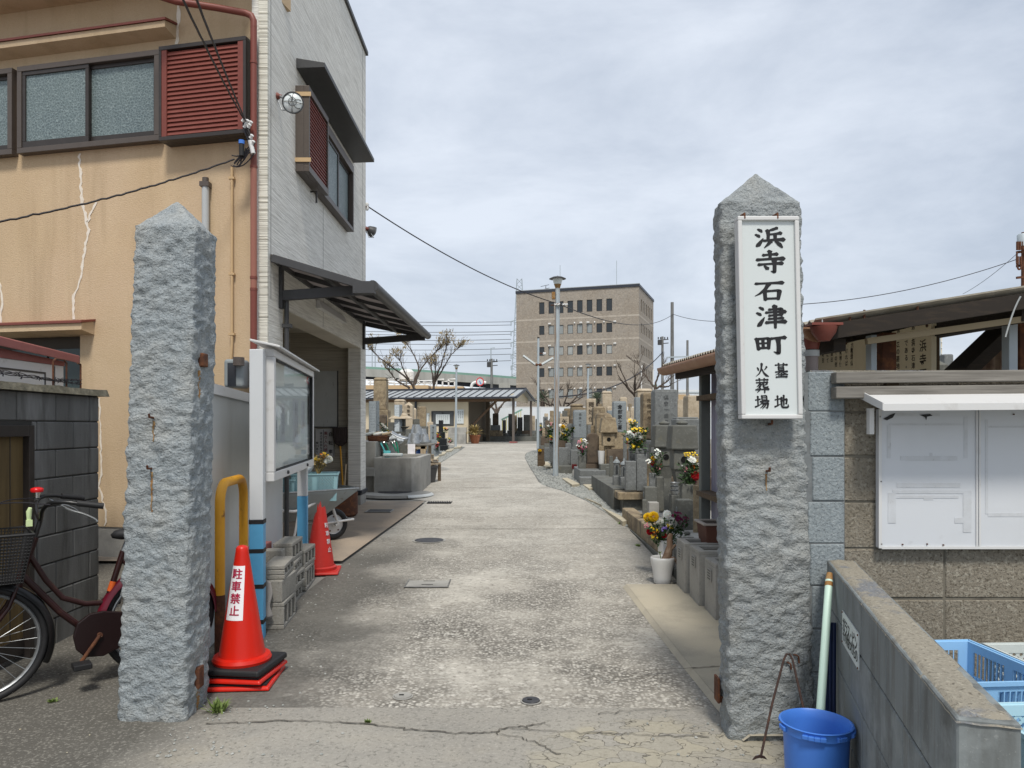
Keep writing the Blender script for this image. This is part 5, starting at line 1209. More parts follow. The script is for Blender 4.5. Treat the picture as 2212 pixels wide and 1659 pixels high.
put_block(-1.86,5.72,gz(6)+.36,R(4),'broken half cinder block lying on the near end of the middle pile',L=.19,H=.10,D=.12,solid=True)
put_block(-1.84,5.72,gz(6),R(4),'half cinder block at the foot of the middle pile',L=.19,H=.36,D=.12,solid=True)
put_block(-1.83,6.45,gz(6.4),R(95),'bottom cinder block of the farthest pile');put_block(-1.835,6.46,gz(6.4)+.191,R(92),'top cinder block of the farthest pile',H=.15)
tag(MB().box(-2.0,5.6,gz(5.6),-1.90,5.86,gz(5.6)+.52).build('red_brick_stack',M['dull_red'],loc=(-1.95,5.7,0.02),bevel=.006),'dull red slab standing between the piles and the white wall','slab')
cl=MB();g_=[]
for i in range(14):
 row=[]
 for j in range(18):
  u,v=i/13,j/17;x=-1.835+u*.15+.008*math.sin(v*9+u*5);y=5.215-.012-.022*math.sin(u*7+v*3)*v-.02*v
  z=zg+.352-v*(.30-.10*abs(u-.4))+.01*math.sin(u*11)
  row.append(cl.pt((x,y,z)))
 g_.append(row)
for p,q in zip(g_,g_[1:]):
 for j in range(17):cl.f.append([p[j],p[j+1],q[j+1],q[j]])
ro=cl.build('rag',M['cloth'],loc=(-1.76,5.2,.3),smooth=80);mdf=ro.modifiers.new('thick','SOLIDIFY');mdf.thickness=.004
tag(ro,'crumpled grey rag hanging over the end of the nearest block pile','rag')
# wheelbarrow with crates
wd=Vector((.77,.64,0));wsd=Vector((.64,-.77,0));wc=Vector((-2.045,8.45,gz(8.45)+.036))
TW=Matrix.Identity(4)
for k in range(3):TW[k][0]=wd[k];TW[k][1]=-wsd[k];TW[k][2]=(0,0,1)[k];TW[k][3]=wc[k]
wbw=thing('wheelbarrow','grey wheelbarrow with cream tubular frame parked at the garage mouth','wheelbarrow',wc)
Rr_=.18
w_=MB(TW);w_.tube([(Rr_*.78*math.cos(2*math.pi*k/40),0,Rr_+Rr_*.78*math.sin(2*math.pi*k/40))for k in range(41)],Rr_*.22,10,caps=False);wo_=w_.build('wheel',M['black'],wbw,smooth=60)
w_=MB(TW);w_.lathe([(Rr_*.62,-.028),(Rr_*.58,-.02),(Rr_*.35,-.032),(.03,-.034),(.03,-.05),(.001,-.05)],(0,0,Rr_),28,axis=(0,1,0),caps=(False,False));w_.lathe([(Rr_*.62,.028),(.001,.028)],(0,0,Rr_),28,axis=(0,1,0),caps=(False,False));w_.build('rim',M['white_frame'],wo_,smooth=40)
b=MB(TW)
for k in range(5):a=R(72*k+20);b.tube([(Rr_*.48*math.cos(a),-.027,Rr_+Rr_*.48*math.sin(a)),(Rr_*.48*math.cos(a),-.033,Rr_+Rr_*.48*math.sin(a))],.009,8)
b.build('wheel_bolts',M['rust'],wo_)
f_=MB(TW)
for sgn in(-1,1):
 f_.tube(smooth_pts([(.0+.03,sgn*.075,Rr_+.0),(-.10,sgn*.14,.47),(-.16,sgn*.19,.52),(-.24,sgn*.22,.50),(-.60,sgn*.27,.34),(-1.15,sgn*.29,.60)],2),.0165,10)
 f_.tube(smooth_pts([(-.52,sgn*.25,.36),(-.58,sgn*.25,.03),(-.70,sgn*.25,.02),(-.78,sgn*.25,.36)]),.0135,8)
 f_.tube([(-.28,sgn*.085,Rr_+.02),(.22,sgn*.085,Rr_+.045)],.0135,8)
f_.tube([(.20,-.085,Rr_+.045),(.20,.085,Rr_+.045)],.0135,8);f_.tube([(0,-.10,Rr_),(0,.10,Rr_)],.012,8)
f_.build('frame',M['white_frame'],wbw,smooth=60)
tr=MB(TW);n_=10
def ring(z,x0,x1,w0,w1):return[(x0,-w0,z),(x1,-w1,z),(x1+.04,0,z+.01*0),(x1,w1,z),(x0,w0,z)]
rg=[ring(.27,-.66,-.20,.14,.10),ring(.42,-.76,-.03,.25,.20),ring(.565,-.86,.16,.33,.26),ring(.595,-.88,.18,.34,.27)]
gr=[[tr.pt(p)for p in r_]for r_ in rg]
for a_,c_ in zip(gr,gr[1:]):
 for k in range(5):tr.f.append([a_[k],a_[(k+1)%5],c_[(k+1)%5],c_[k]])
tr.f.append(gr[0][::-1]);to=tr.build('tray',nmat('scuffed_grey_tray',(.27,.295,.30),.5,.3,layers=[('noise',5,(.20,.22,.22),.45,.7,.7),('noise',14,(.13,.07,.045),.64,.74,.7)]),wbw,smooth=25)
mdf=to.modifiers.new('thick','SOLIDIFY');mdf.thickness=.006;mdf.offset=1
tr=MB(TW);tr.tube([Vector(p)for p in rg[3]]+[Vector(rg[3][0])],.010,8);tr.build('tray_rim',M['steel'],to,smooth=60)
def crate(name,label,T,L,W,H,mat,pattern='diamond',taper=.93,wall=.006,group=None,cat='crate',pitch=.030,bar=.0042,solid_lo=.25):
 """open plastic crate: rims, corner posts and a real lattice on each side"""
 o0=T@Vector((0,0,0));t=thing(name,label,cat,o0,0,group)
 def P(s_,u,z,off=0.0):
  k=taper+(1-taper)*z/H;l,w__=L/2*k+off,W/2*k+off
  return{0:(u*2*l,-w__,z),1:(l,u*2*w__,z),2:(-u*2*l,w__,z),3:(-l,-u*2*w__,z)}[s_]
 body=MB(T)
 for s_ in range(4):
  def strip(u0,u1,za,zb,off=0):body.hexa([P(s_,u0,za,off),P(s_,u1,za,off),P(s_,u1,za,off-wall),P(s_,u0,za,off-wall),P(s_,u0,zb,off),P(s_,u1,zb,off),P(s_,u1,zb,off-wall),P(s_,u0,zb,off-wall)])
  strip(-.5,.5,H-.035,H);strip(-.505,.505,H-.012,H+.004,.010);strip(-.5,.5,0,.03)
  strip(-.5,-.42,.03,H-.035);strip(.42,.5,.03,H-.035)
  if(L if s_%2==0 else W)>.3:strip(-.05,.05,.03,H-.035);spans=[(-.42,-.05),(.05,.42)]
  else:spans=[(-.42,.42)]
  if pattern=='panel':
   strip(-.42,.42,.03,H*.55);
  zlo=H*.55 if pattern=='panel' else .03
  ln=(L if s_%2==0 else W)
  for u0,u1 in spans:
   if pattern=='panel':
    n_s=max(3,int((u1-u0)*ln/.022))
    for k in range(n_s+1):uu=u0+(u1-u0)*k/n_s;strip(uu-.004,uu+.004,zlo,H-.035)
    strip(u0,u1,(zlo+H-.035)/2-.006,(zlo+H-.035)/2+.006)
   else:
    wm=(u1-u0)*ln;hm=H-.065;q=pitch
    for sg in(1,-1):
     k=-hm
     while k<wm:
      p0x,p0z=(k,0)if k>=0 else(0,-k);e_=min(wm-p0x,hm-p0z)
      if e_>.004:
       xa,zA,xb,zB=p0x,p0z,p0x+e_,p0z+e_
       if sg<0:xa,xb=wm-xa,wm-xb
       A_=P(s_,u0+xa/ln,.03+zA,-wall/2);B_=P(s_,u0+xb/ln,.03+zB,-wall/2);body.bar(A_,B_,bar*1.6,bar,up=(Vector(P(s_,0,.1,.1))-Vector(P(s_,0,.1))))
      k+=q
 body.build('crate_sides',mat,t)
 k=taper;MB(T).box(-L/2*k+.006,-W/2*k+.006,.001,L/2*k-.006,W/2*k-.006,.008).build('crate_floor',mat,t)
 return t
tz=wc.z+.50
TC=Matrix.Translation(wc+wd*-.22+wsd*.02+Vector((0,0,.47)))@Matrix.Rotation(math.atan2(wd.y,wd.x)-R(28),4,'Z')
crate('crate','pale teal plastic crate of cut flowers riding in the wheelbarrow, nearer the path',TC,.50,.36,.30,M['crate_teal'])
TC2=Matrix.Translation(wc+wd*-.66+wsd*.0+Vector((0,0,.44)))@Matrix.Rotation(math.atan2(wd.y,wd.x)-R(20),4,'Z')
crate('crate','pale teal plastic crate in the wheelbarrow, mostly behind the notice board post',TC2,.36,.36,.28,M['crate_teal'])
pb2=MB()
cbag=TC@Vector((-.15,-.02,.33))
for k in range(1):pb2.lathe([(.01,-.06),(.10,-.04),(.13,.02),(.11,.08),(.05,.11),(.01,.115)],cbag,14)
for i,v in enumerate(pb2.v):pb2.v[i]=v+Vector((noise.noise(v*14),noise.noise(v*14+Vector((5,0,0))),noise.noise(v*11+Vector((0,7,0)))))*.035
tag(pb2.build('plastic_bag',M['plastic_bag'],loc=cbag,smooth=70),'crumpled clear plastic bag lying in the crate on the wheelbarrow','bag')
CRATE_T=TC
def weed(label,x,y,z,n,h,mat='weed'):
 b=MB();rnd=random.Random(int(x*1000))
 for _ in range(n):
  a=rnd.uniform(0,6.28);r_=rnd.uniform(.1,1);l=h*rnd.uniform(.6,1.2);d=Vector((math.cos(a)*r_,math.sin(a)*r_,rnd.uniform(.5,1.0))).normalized();s_=d.cross(Vector((0,0,1))).normalized()*.0045*rnd.uniform(.7,1.6)
  o=Vector((x+rnd.gauss(0,h*.22),y+rnd.gauss(0,h*.15),z));m_=o+d*l*.55;e_=o+d*l-Vector((0,0,l*.12))
  i=[b.pt(o-s_*.4),b.pt(o+s_*.4),b.pt(m_+s_),b.pt(e_),b.pt(m_-s_)];b.f+=[[i[0],i[1],i[2],i[4]],[i[4],i[2],i[3]]]
 return tag(b.build('weed',M[mat],loc=(x,y,z)),label,'weed')
y=yof(1540);weed('yellow-green weed tuft growing at the foot of the left gate post',xat(472,y),y,gz(y),75,.085)
y=yof(1563);weed('flat mossy weed in the long crack across the pavement',xat(795,y),y,gz(y),22,.03)
y=yof(1215);weed('small weed at the edge of the dark kerb slab',1.40,8.2,gz(8.2),26,.05)
weed('small weed in the gravel by the pale kerb stones',1.42,9.75,gz(9.75),26,.05)
weed('low weed in the dark corner under the bicycle',-2.62,4.75,gz(4.75),40,.05)
weed('weed beside the wheel of the bicycle',-2.45,3.95,gz(3.95),26,.035)
# right side: block wall with blank board, timber rails
TR=Matrix.Identity(4)
for i,col in enumerate(((1,0,0),(0,-1,0),(0,0,1))):
 for k in range(3):TR[k][i]=col[k]
def tr_(x,y):
 m=TR.copy();m[0][3],m[1][3],m[2][3]=x,y,0;return m
xb0=xat(1738,3.495);xb1=xat(1826,3.495);zt_w=zat(803,3.495)
bh=.2;zl=zt_w-8*bh-.135
T1=tr_(xb0,3.495)
rw=thing('block_wall','rough brown and blue-grey block wall carrying the blank white board on the right','wall',(xb0,3.495,0))
core=MB(T1);core.box(.0,-.14,zl,xb1-xb0-.001,-.005,zt_w-.004);core.build('mortar_core',M['mortar_blue'],rw)
b=MB(T1)
zc=zt_w
def zrow(py):return zat(py,3.495)
rows_b=[(803,887),(890,984),(988,1081),(1085,1173),(1176,1264),(1267,1357),(1361,1451),(1454,1546),(1549,1640)]
for k,(a,c)in enumerate(rows_b):b.box(.018+.01*(k%3),-.13,zrow(c),xb1-xb0-.004,random.uniform(-.002,.002),zrow(a))
b.build('blue_blocks',M['block_blue'],rw,bevel=.004,seg=1)
xb2=xb1+1.75
T2=tr_(xb1,3.520)
core=MB(T2);core.box(.0,-.14,zl,1.75,-.006,zt_w-.004);core.build('mortar_core',M['mortar'],rw)
b=MB(T2);Y2=3.520
def z2(py):return zat(py,Y2)
rows_c=[(805,888,0),(892,983,0),(989,1082,0),(1087,1183,0),(1187,1291,1),(1297,1397,1),(1402,1500,1),(1505,1603,1)]
xj=[xat(p,Y2)-xb1 for p in(1829,2041,2254,2467)]
for a,c,lng in rows_c:
 if lng:
  for p,q in((0.004,xj[1]-.005),(xj[1]+.005,xj[2]-.005),(xj[2]+.005,xj[3]-.005),(xj[3]+.005,1.75)):b.box(p,-.13,z2(c),q,random.uniform(-.002,.002),z2(a))
 else:
  p=.006
  for w_ in(.165,.39,.39,.39,.39):
   q=min(p+w_,1.75)
   if q-p>.02:b.box(p,-.13,z2(c),q-.006,random.uniform(-.002,.002),z2(a))
   p=q
b.build('brown_blocks',M['block_brown'],rw,bevel=.004,seg=1)
MB(T1).box(.03,-.145,zt_w-.003,xb2-xb0,-.012,zt_w+.008).build('wall_top',M['low_cap'],rw)
tm=thing('timber_rails','pair of weathered grey timber rails along the top of the right wall','rails',(1.4,3.3,1.65))
x0=xat(1807,3.425)
for pa,pb_ in((803,828),(835,861)):
 bb_=MB();bb_.hexa([(x0,3.427,zat(pb_,3.427)),(3.3,3.427,zat(pb_-9,3.427)),(3.3,3.490,zat(pb_-9,3.427)),(x0,3.490,zat(pb_,3.427)),(x0,3.427,zat(pa,3.427)),(3.3,3.427,zat(pa-9,3.427)),(3.3,3.490,zat(pa-9,3.427)),(x0,3.490,zat(pa,3.427))])
 bb_.build('rail',M['timber'],tm,bevel=.005)
MB().box(x0+.25,3.465,zat(850,3.3),x0+.31,3.491,zat(806,3.3)).build('rail_batten',M['timber_dark'],tm)
YBd=3.480;bx0,bx1=xat(1899,YBd),xat(1899,YBd)+1.30;bz0,bz1=zat(1184,YBd),zat(884,YBd)
nb2=thing('notice_board','blank white notice board with tape marks and a white sheet roof on the right wall','notice board',(bx0,YBd,bz0))
MB().box(bx0,YBd,bz0,bx1,YBd+.035,bz1).build('panel',M['white_board'],nb2,bevel=.003)
fr=MB();xm=xat(2112,YBd)
for q in((bx0-.004,bz0,bx0+.010,bz1),(bx0+.010,bz0-.004,bx1,bz0+.008),(xm-.010,bz0+.008,xm-.003,bz1-.004),(xm+.003,bz0+.008,xm+.010,bz1-.004)):fr.box(q[0],YBd-.006,q[1],q[2],YBd-.0005,q[3])
fr.build('edging',M['white_frame'],nb2)
tp=MB();yq=YBd-.0012
def strip(px0,py0,px1,py1,t=0):tp.box(xat(px0,YBd),yq-t,zat(py1,YBd),xat(px1,YBd),YBd-.0001,zat(py0,YBd))
for q in((1920,915,2080,919),(1916,918,1924,990),(2082,900,2090,990),(1945,985,2068,995),(1937,1043,2074,1053),(1928,1059,2096,1066),(1932,1070,2070,1076),(1918,1064,1935,1130),(2080,1060,2098,1150),(2008,978,2014,992),(1995,1072,2016,1080),(2128,906,2134,1110),(2134,1108,2240,1116),(2130,920,2240,924),(1930,893,2030,899),(2062,1118,2094,1130)):strip(*q,t=random.uniform(0,.0008))
tp.build('tape_marks',M['tape'],nb2)
b=MB()
for px,py in((1903,1175),(1949,1176),(2002,1175),(2037,1177),(1902,1040),(1900,900),(2189,895)):b.box(xat(px,YBd)-.003,YBd-.006,zat(py,YBd)-.003,xat(px,YBd)+.003,YBd-.0005,zat(py,YBd)+.003)
b.build('screws',M['rust'],nb2)
b=MB()
for pts in(((1907,905),(1922,896),(1934,892),(1928,902),(1915,908)),((1985,896),(2008,894),(2014,898),(2002,900),(2000,908),(1997,901))):
 b.face([(xat(x,YBd),YBd-.0035,zat(y,YBd))for x,y in pts])
b.build('black_scraps',M['black'],nb2)
rx0=xat(1872,3.415);zr0,zr1=zat(853,3.465),zat(877,3.295)
rf=MB();rf.hexa([(rx0,3.475,zr0+.004),(3.2,3.475,zr0+.02),(3.2,3.265,zr1+.012),(rx0,3.265,zr1),(rx0,3.475,zr0+.012),(3.2,3.475,zr0+.028),(3.2,3.265,zr1+.020),(rx0,3.265,zr1+.008)][0:4]+[(rx0,3.475,zr0+.012),(3.2,3.475,zr0+.028),(3.2,3.265,zr1+.020),(rx0,3.265,zr1+.008)])
rf.hexa([(rx0,3.257,zr1-.022),(3.2,3.257,zr1-.010),(3.2,3.265,zr1-.010),(rx0,3.265,zr1-.022),(rx0,3.257,zr1+.008),(3.2,3.257,zr1+.020),(3.2,3.265,zr1+.020),(rx0,3.265,zr1+.008)])
rf.hexa([(rx0-.006,3.255,zr1-.02),(rx0,3.255,zr1-.02),(rx0,3.475,zr0-.015),(rx0-.006,3.475,zr0-.015),(rx0-.006,3.255,zr1+.014),(rx0,3.255,zr1+.014),(rx0,3.475,zr0+.022),(rx0-.006,3.475,zr0+.022)])
rf.build('sheet_roof',M['white_frame'],nb2)
MB().box(xat(1874,3.455),3.435,zat(938,3.455),xat(1884,3.455),3.465,zat(882,3.455)).build('roof_bracket',M['white_frame'],nb2)
# low dividing wall, near right
lv=Vector((.944-1.41,1.57-3.25,0));ll=lv.length;lv.normalize()
TLW=Matrix.Identity(4);ln_=Vector((lv.y,-lv.x,0))
for k in range(3):TLW[k][0]=lv[k];TLW[k][1]=ln_[k];TLW[k][2]=(0,0,1)[k]
TLW[0][3],TLW[1][3]=1.41,3.25
lw=thing('low_wall','low grey block wall with a worn pebbly top, dividing off the crates','wall',(1.41,3.25,0))
b=MB(TLW);ztop=.862
core=MB(TLW);core.box(-.22,-.115,0,ll-.02,-.006,ztop-.02);core.build('mortar_core',M['mortar_dark'],lw)
for c in range(4):
 z1_=ztop-c*.2;z0_=max(z1_-.2,0);x=-.2 if c%2 else-.0
 xs=[-.2,.06+.205,.66,1.05,1.45,ll]if c%2==0 else[-.2,.06,.46,.86,1.26,1.66,ll]
 for p,q in zip(xs,xs[1:]):
  if q-p>.01:b.box(p+.003,-.12,z0_+.0035,q-.003,0,z1_-.0035 if c else z1_)
b.build('blocks',M['low_wall'],lw,bevel=.004,seg=1)
cpb=MB(TLW);n_=70;gr=[]
for i in range(n_+1):
 row=[]
 for j in range(9):
  u,v=i/n_,j/8;z=ztop+.006+noise.noise(Vector((u*40,v*4,3)))*.005+noise.noise(Vector((u*130,v*12,5)))*.003
  if j in(0,8)or i in(0,n_):z=ztop-.010+noise.noise(Vector((u*60,v*4,9)))*.004
  if .80<u<.97 and v<.22:z-=.022*abs(noise.noise(Vector((u*30,v*9,1))))+.008
  row.append(cpb.pt((-.2015+u*(ll+.203),-.1215+.123*v,z)))
 gr.append(row)
for p,q in zip(gr,gr[1:]):
 for j in range(8):cpb.f.append([p[j],p[j+1],q[j+1],q[j]])
cpb.build('worn_top',M['low_cap'],lw,smooth=80)
def lwp(px,py,off):
 k=(px-CX)/FOC;o=Vector((1.41,3.25,0))+ln_*off
 Y=(o.x*ln_.x+o.y*ln_.y)/(k*ln_.x+ln_.y);p=Vector((k*Y,Y,0))-Vector((1.41,3.25,0));return p.dot(lv),zat(py,Y)
a0,z00=lwp(1821,1325,.002);a1,z11=lwp(1856,1444,.002);_,zt0_=lwp(1821,1325,.002);_,zb0_=lwp(1823,1395,.002);_,zt1_=lwp(1856,1362,.002)
gs=thing('wall_sign','small white handwritten sign about glass and bottles screwed to the low wall','sign',TLW@Vector((a0,.002,z11)))
zs1=(zt0_+zt1_)/2;zs0=(zb0_+z11)/2
MB(TLW).box(a0,.001,zs0,a1,.005,zs1).build('plate',M['white_sign'],gs)
lt=MB(TLW);h_=zs1-zs0;W_=a1-a0
lt.glyphs('ガラス・ビン',(a0+W_*.13,.0062,zs1-h_*.36),(1,0,0),(0,0,1),W_*.17,step=(W_*.15,0,0),bold=.015)
lt.glyphs('その他われもの',(a0+W_*.12,.0062,zs1-h_*.68),(1,0,0),(0,0,1),W_*.15,step=(W_*.13,0,0),bold=.015)
lt.build('lettering',M['ink'],gs)
b=MB(TLW)
for x,z in((a0+.006,zs1-.006),(a1-.006,zs1-.006),(a0+.006,zs0+.006),(a1-.006,zs0+.006)):b.box(x-.003,.005,z-.003,x+.003,.008,z+.003)
b.build('screws',M['rust'],gs)
bx_,by_,br=1.125,2.74,.128
bt_=thing('bucket','bright blue plastic bucket with faded brush marks, standing by the low wall','bucket',(bx_,by_,gz(2.7)+.004))
zr=.383
MB().lathe([(.098,.0),(.102,.01),(br-.012,zr-.03),(br-.004,zr-.028),(br-.002,zr),(br+.002,zr+.004),(br-.004,zr+.006),(br-.009,zr),(br-.017,zr-.03),(.095,.015),(.001,.014)],(bx_,by_,.004),48,caps=(True,False)).build('bucket_body',M['blue_plastic'],bt_,smooth=50)
for a in(185,245,290,335,25,95,140):
 b=MB();w_=18 if a in(335,245)else 9
 for z_a,z_b,ro in((zr-.022,zr-.002,.007),):
  q=[]
  for aa in(a-w_,a-w_/2,a,a+w_/2,a+w_):q.append((math.cos(R(aa)),math.sin(R(aa))))
  for p,s_ in zip(q,q[1:]):
   b.hexa([(bx_+p[0]*(br-.006),by_+p[1]*(br-.006),z_a),(bx_+p[0]*(br+ro),by_+p[1]*(br+ro),z_a+.004),(bx_+s_[0]*(br+ro),by_+s_[1]*(br+ro),z_a+.004),(bx_+s_[0]*(br-.006),by_+s_[1]*(br-.006),z_a),(bx_+p[0]*(br-.006),by_+p[1]*(br-.006),z_b),(bx_+p[0]*(br+ro),by_+p[1]*(br+ro),z_b),(bx_+s_[0]*(br+ro),by_+s_[1]*(br+ro),z_b),(bx_+s_[0]*(br-.006),by_+s_[1]*(br-.006),z_b)])
 b.build('rim_grip',M['blue_plastic'],bt_,bevel=.003)
lt=MB()
for ch,zc,s_ in(('ク',.205,.030),('金',.150,.036),('物',.115,.036)):
 vs,fs=glyph(ch,.01,True);b0=len(lt.v)
 for x,y in vs:
  z=zc+y*s_;r_=.102+(br-.012-.102)*(z-.01)/(zr-.04)+.0012;a=R(-112)+x*s_/r_;lt.pt((bx_+r_*math.cos(a),by_+r_*math.sin(a),z+.004))
 lt.f+=[[b0+i for i in f]for f in fs]
lt.build('lettering',M['ink'],bt_)
xc,yc=xat(1697,2.86),2.86
ct=thing('drink_can','amber drink can standing half behind the blue bucket','can',(xc,yc,.006))
MB().lathe([(.026,0),(.033,.006),(.033,.112),(.027,.122),(.027,.124),(.001,.121)],(xc,yc,.006),24).build('can_body',M['can_gold'],ct,smooth=40)
MB().lathe([(.028,.1225),(.028,.126),(.025,.126),(.024,.1222),(.001,.1222)],(xc,yc,.006),24).build('can_lid',M['chrome'],ct,smooth=40)
def g3(px,py,Y):return at(px,py,Y)
tg=MB();tg.tube([g3(1643,1637,2.93),g3(1668,1520,3.05),g3(1693,1425,3.2),g3(1699,1413,3.22),g3(1706,1413,3.22),g3(1712,1425,3.2),g3(1732,1515,3.06),g3(1742,1556,2.98),g3(1752,1600,2.92)],.005,8)
tgo=thing('fire_tongs','rusty iron tongs leaning against the right gate post','tongs',g3(1643,1637,2.93))
tg.build('tong_arms',M['tong_iron'],tgo,smooth=60)
p=g3(1642,1638,2.93);m_=MB();m_.prism([(-.030,-.006),(-.018,.008),(0,.013),(.018,.008),(.028,-.004),(.014,.0),(0,.004),(-.016,.0)],-.004,.004,lambda a,b_,d:(p.x+a,p.y+d,p.z+b_));m_.build('tong_tip',M['tong_iron'],tgo)
po=thing('pole','pale green plastic pole with a rusty end leaning in the corner by the low wall','pole',g3(1770,1560,3.0))
pa,pb_=at(1791,1254,3.22),at(1772,1540,2.90);dd=(pb_-pa);pend=pa+dd*((pa.z-.03)/(pa.z-pb_.z))
MB().tube([pa,pend],.0165,14).build('pole_shaft',M['mint'],po,smooth=50)
MB().tube([pa-dd.normalized()*.035,pa,pa+dd.normalized()*.03],[.012,.0162,.0172],14).build('rusty_end',M['rust_stain'],po,smooth=60)
t=MB()
for k,px in enumerate((1800,1808,1816)):t.tube([at(px,1345,3.15)-Vector((.03,0,0)),at(px-1,1560,3.05)-Vector((.03,0,.3))],.011,8)
tag(t.build('blue_rods',nmat('navy_plastic',(.012,.022,.07),.5),loc=(1.33,3.1,0),smooth=50),'bundle of dark navy rods tucked behind the pale green pole','rods')
def TZ(x,y,z,a):return Matrix.Translation((x,y,z))@Matrix.Rotation(R(a),4,'Z')
crate('crate','deep light blue plastic crate standing against the right wall',TZ(1.70,2.90,.02,4),.54,.50,.545,M['crate_blue'],pattern='panel',wall=.010,taper=.90)
crate('crate','grey-white lattice crate at the right edge of the photo',TZ(2.30,2.92,.02,2),.56,.48,.535,M['crate_white'],pattern='diamond',taper=.92,pitch=.032,bar=.0055,wall=.010)
crate('crate','pale icy blue lattice crate nearest the camera, behind the low wall',TZ(1.83,2.26,.02,3),.56,.46,.53,M['crate_ice'],pattern='diamond',taper=.90,pitch=.034,bar=.006,wall=.010)
# shed with corrugated roof behind the wall
shd=thing('shelter_shed','open shed with old corrugated roof and red gutter behind the right wall','shed',(2.2,5.5,gz(5.5)))
YS0,YS1,XE=3.60,7.30,1.46
def rz(x,y):return 1.985+(y-YS0)*.024+(x-XE)*.157
rf=MB();ny=190;gr=[]
for s_ in(0,1):
 for i in range(ny+1):
  y=YS0+(YS1-YS0)*i/ny;dz=.012*math.cos(2*math.pi*(y-YS0)/.076)+s_*.008
  gr.append([rf.pt((x,y,rz(x,y)+dz))for x in(XE+.015,2.4,4.4)])
h_=ny+1
for o_ in(0,h_):
 for i in range(ny):
  for k in range(2):rf.f.append([gr[o_+i][k],gr[o_+i+1][k],gr[o_+i+1][k+1],gr[o_+i][k+1]])
for i in range(ny):rf.f.append([gr[i][0],gr[i+1][0],gr[h_+i+1][0],gr[h_+i][0]])
for k in range(2):rf.f.append([gr[0][k],gr[0][k+1],gr[h_][k+1],gr[h_][k]])
rf.build('roof',M['asbestos'],shd,smooth=50)
b=MB()
for y in(YS0+.03,4.9,6.1,YS1-.1):b.bar((XE+.04,y,rz(XE+.04,y)-.055),(4.4,y,rz(4.4,y)-.055),.05,.075)
for x in(1.62,2.55,3.4):b.bar((x,YS0+.06,rz(x,YS0)-.125),(x,YS1-.08,rz(x,YS1)-.125),.06,.06)
b.build('rafters',M['rafter_black'],shd)
b=MB();b.bar((XE+.30,YS0+.08,rz(1.9,3.6)-.150),(3.2,YS0+.08,rz(3.2,3.6)-.150),.03,.030);b.build('pale_batten',nmat('tan_batten',(.27,.22,.14),.9),shd)
for x,y,w_,mt,nm in((xat(1882,3.85),3.85,.030,'pole_gray','post'),(xat(1915,3.9),3.9,.075,'rust','post'),(xat(2181,3.85),3.85,.045,'pole_gray','post'),(xat(2207,3.95),3.95,.06,'rust','post')):
 MB().box(x-w_/2,y-.03,gz(y),x+w_/2,y+.03,rz(x,y)-.10).build(nm,M[mt],shd,bevel=.003)
px_,py_=1.80,6.92
MB().box(px_-.043,py_-.043,.30,px_+.043,py_+.043,rz(px_,py_)-.06).build('post',M['green_post'],shd,bevel=.004)
pn=MB();ny=60;gr=[]
for i in range(ny+1):
 y=5.9+(6.9-5.9)*i/ny;x=px_+.055+.006*math.cos(2*math.pi*(y-5.9)/.045);gr.append([pn.pt((x,y,z))for z in(.42,2.02)])
for p,q in zip(gr,gr[1:]):pn.f.append([p[0],q[0],q[1],p[1]])
po_=pn.build('side_panel',M['poly_panel'],shd,smooth=60)
b=MB()
for py in(861,1064):z=zat(py,6.9);b.box(px_-.02-.07,5.9,z-.022,px_+.047,6.875,z+.022)
b.build('panel_rail',M['timber_dark'],shd)
gt=MB();R_=.072
def gutter_ring(y,dz):
 zc=rz(XE,y)+.02+dz;return[gt.pt((XE+.055+R_*math.cos(a)*1.05,y,zc+R_*math.sin(a)))for a in[math.pi+math.pi*k/10 for k in range(11)]]
L=[gutter_ring(y,-.035)for y in(YS0+.06,4.5,5.5,6.5,YS1+.06)]
for p,q in zip(L,L[1:]):
 for k in range(10):gt.f.append([p[k],q[k],q[k+1],p[k+1]])
gt.f.append(L[0][:]);gt.f.append(L[-1][::-1])
go_=gt.build('gutter',nmat('old_gutter',(.30,.155,.085),.6,layers=[('noise',5,(.38,.23,.14),.45,.7,.7),('noise',12,(.16,.06,.03),.6,.75,.7)]),shd,smooth=50)
mdf=go_.modifiers.new('thick','SOLIDIFY');mdf.thickness=.004
gx=XE+.055;gzz=rz(XE,YS0)-.015
tk=MB();tk.box(gx-.075,YS0-.045,gzz+.0,gx+.075,YS0+.05,gzz+.012);tk.lathe([(.064,-.0),(.056,-.03),(.036,-.058),(.028,-.07)],(gx,YS0+.0,gzz-.003),20)
tk.build('gutter_end',M['red_metal'],shd,smooth=40)
dx_=xat(1752,3.72)
MB().tube([(dx_,3.72,gzz-.02),(dx_,3.72,zat(755,3.72))],[.050,.036],16).build('funnel',M['red_metal'],shd,smooth=50)
MB().tube([(dx_,3.72,zat(757,3.72)),(dx_,3.72,zat(770,3.72))],.040,16).build('pipe_collar',M['grey_pipe'],shd,smooth=50)
MB().tube([(dx_,3.72,zat(770,3.72)),(dx_,3.72,.1)],.034,16).build('downpipe',nmat('mauve_pipe',(.24,.20,.19),.5),shd,smooth=50)
b=MB()
for px,py in((1836,686),(1867,676),(1982,668)):p=at(px,py,3.62);b.tube([(p.x,p.y,p.z-.06),(p.x,p.y,p.z+.015)],.006,6)
b.build('roof_hooks',M['rust'],shd)
b=MB();b.tube(sag(at(2205,640,3.58),at(2172,728,3.62),-.02),.004,5);b.tube(sag(at(1776,690,3.58),at(1778,722,3.58),.0),.003,5);b.build('loose_wire',M['grey_pipe'],shd)
XR=2.5
def rp(px,py):Y=XR*FOC/(px-CX);return Y,zat(py,Y)
yA,yB=rp(2012,700)[0],rp(1765,757)[0];zTop=2.105
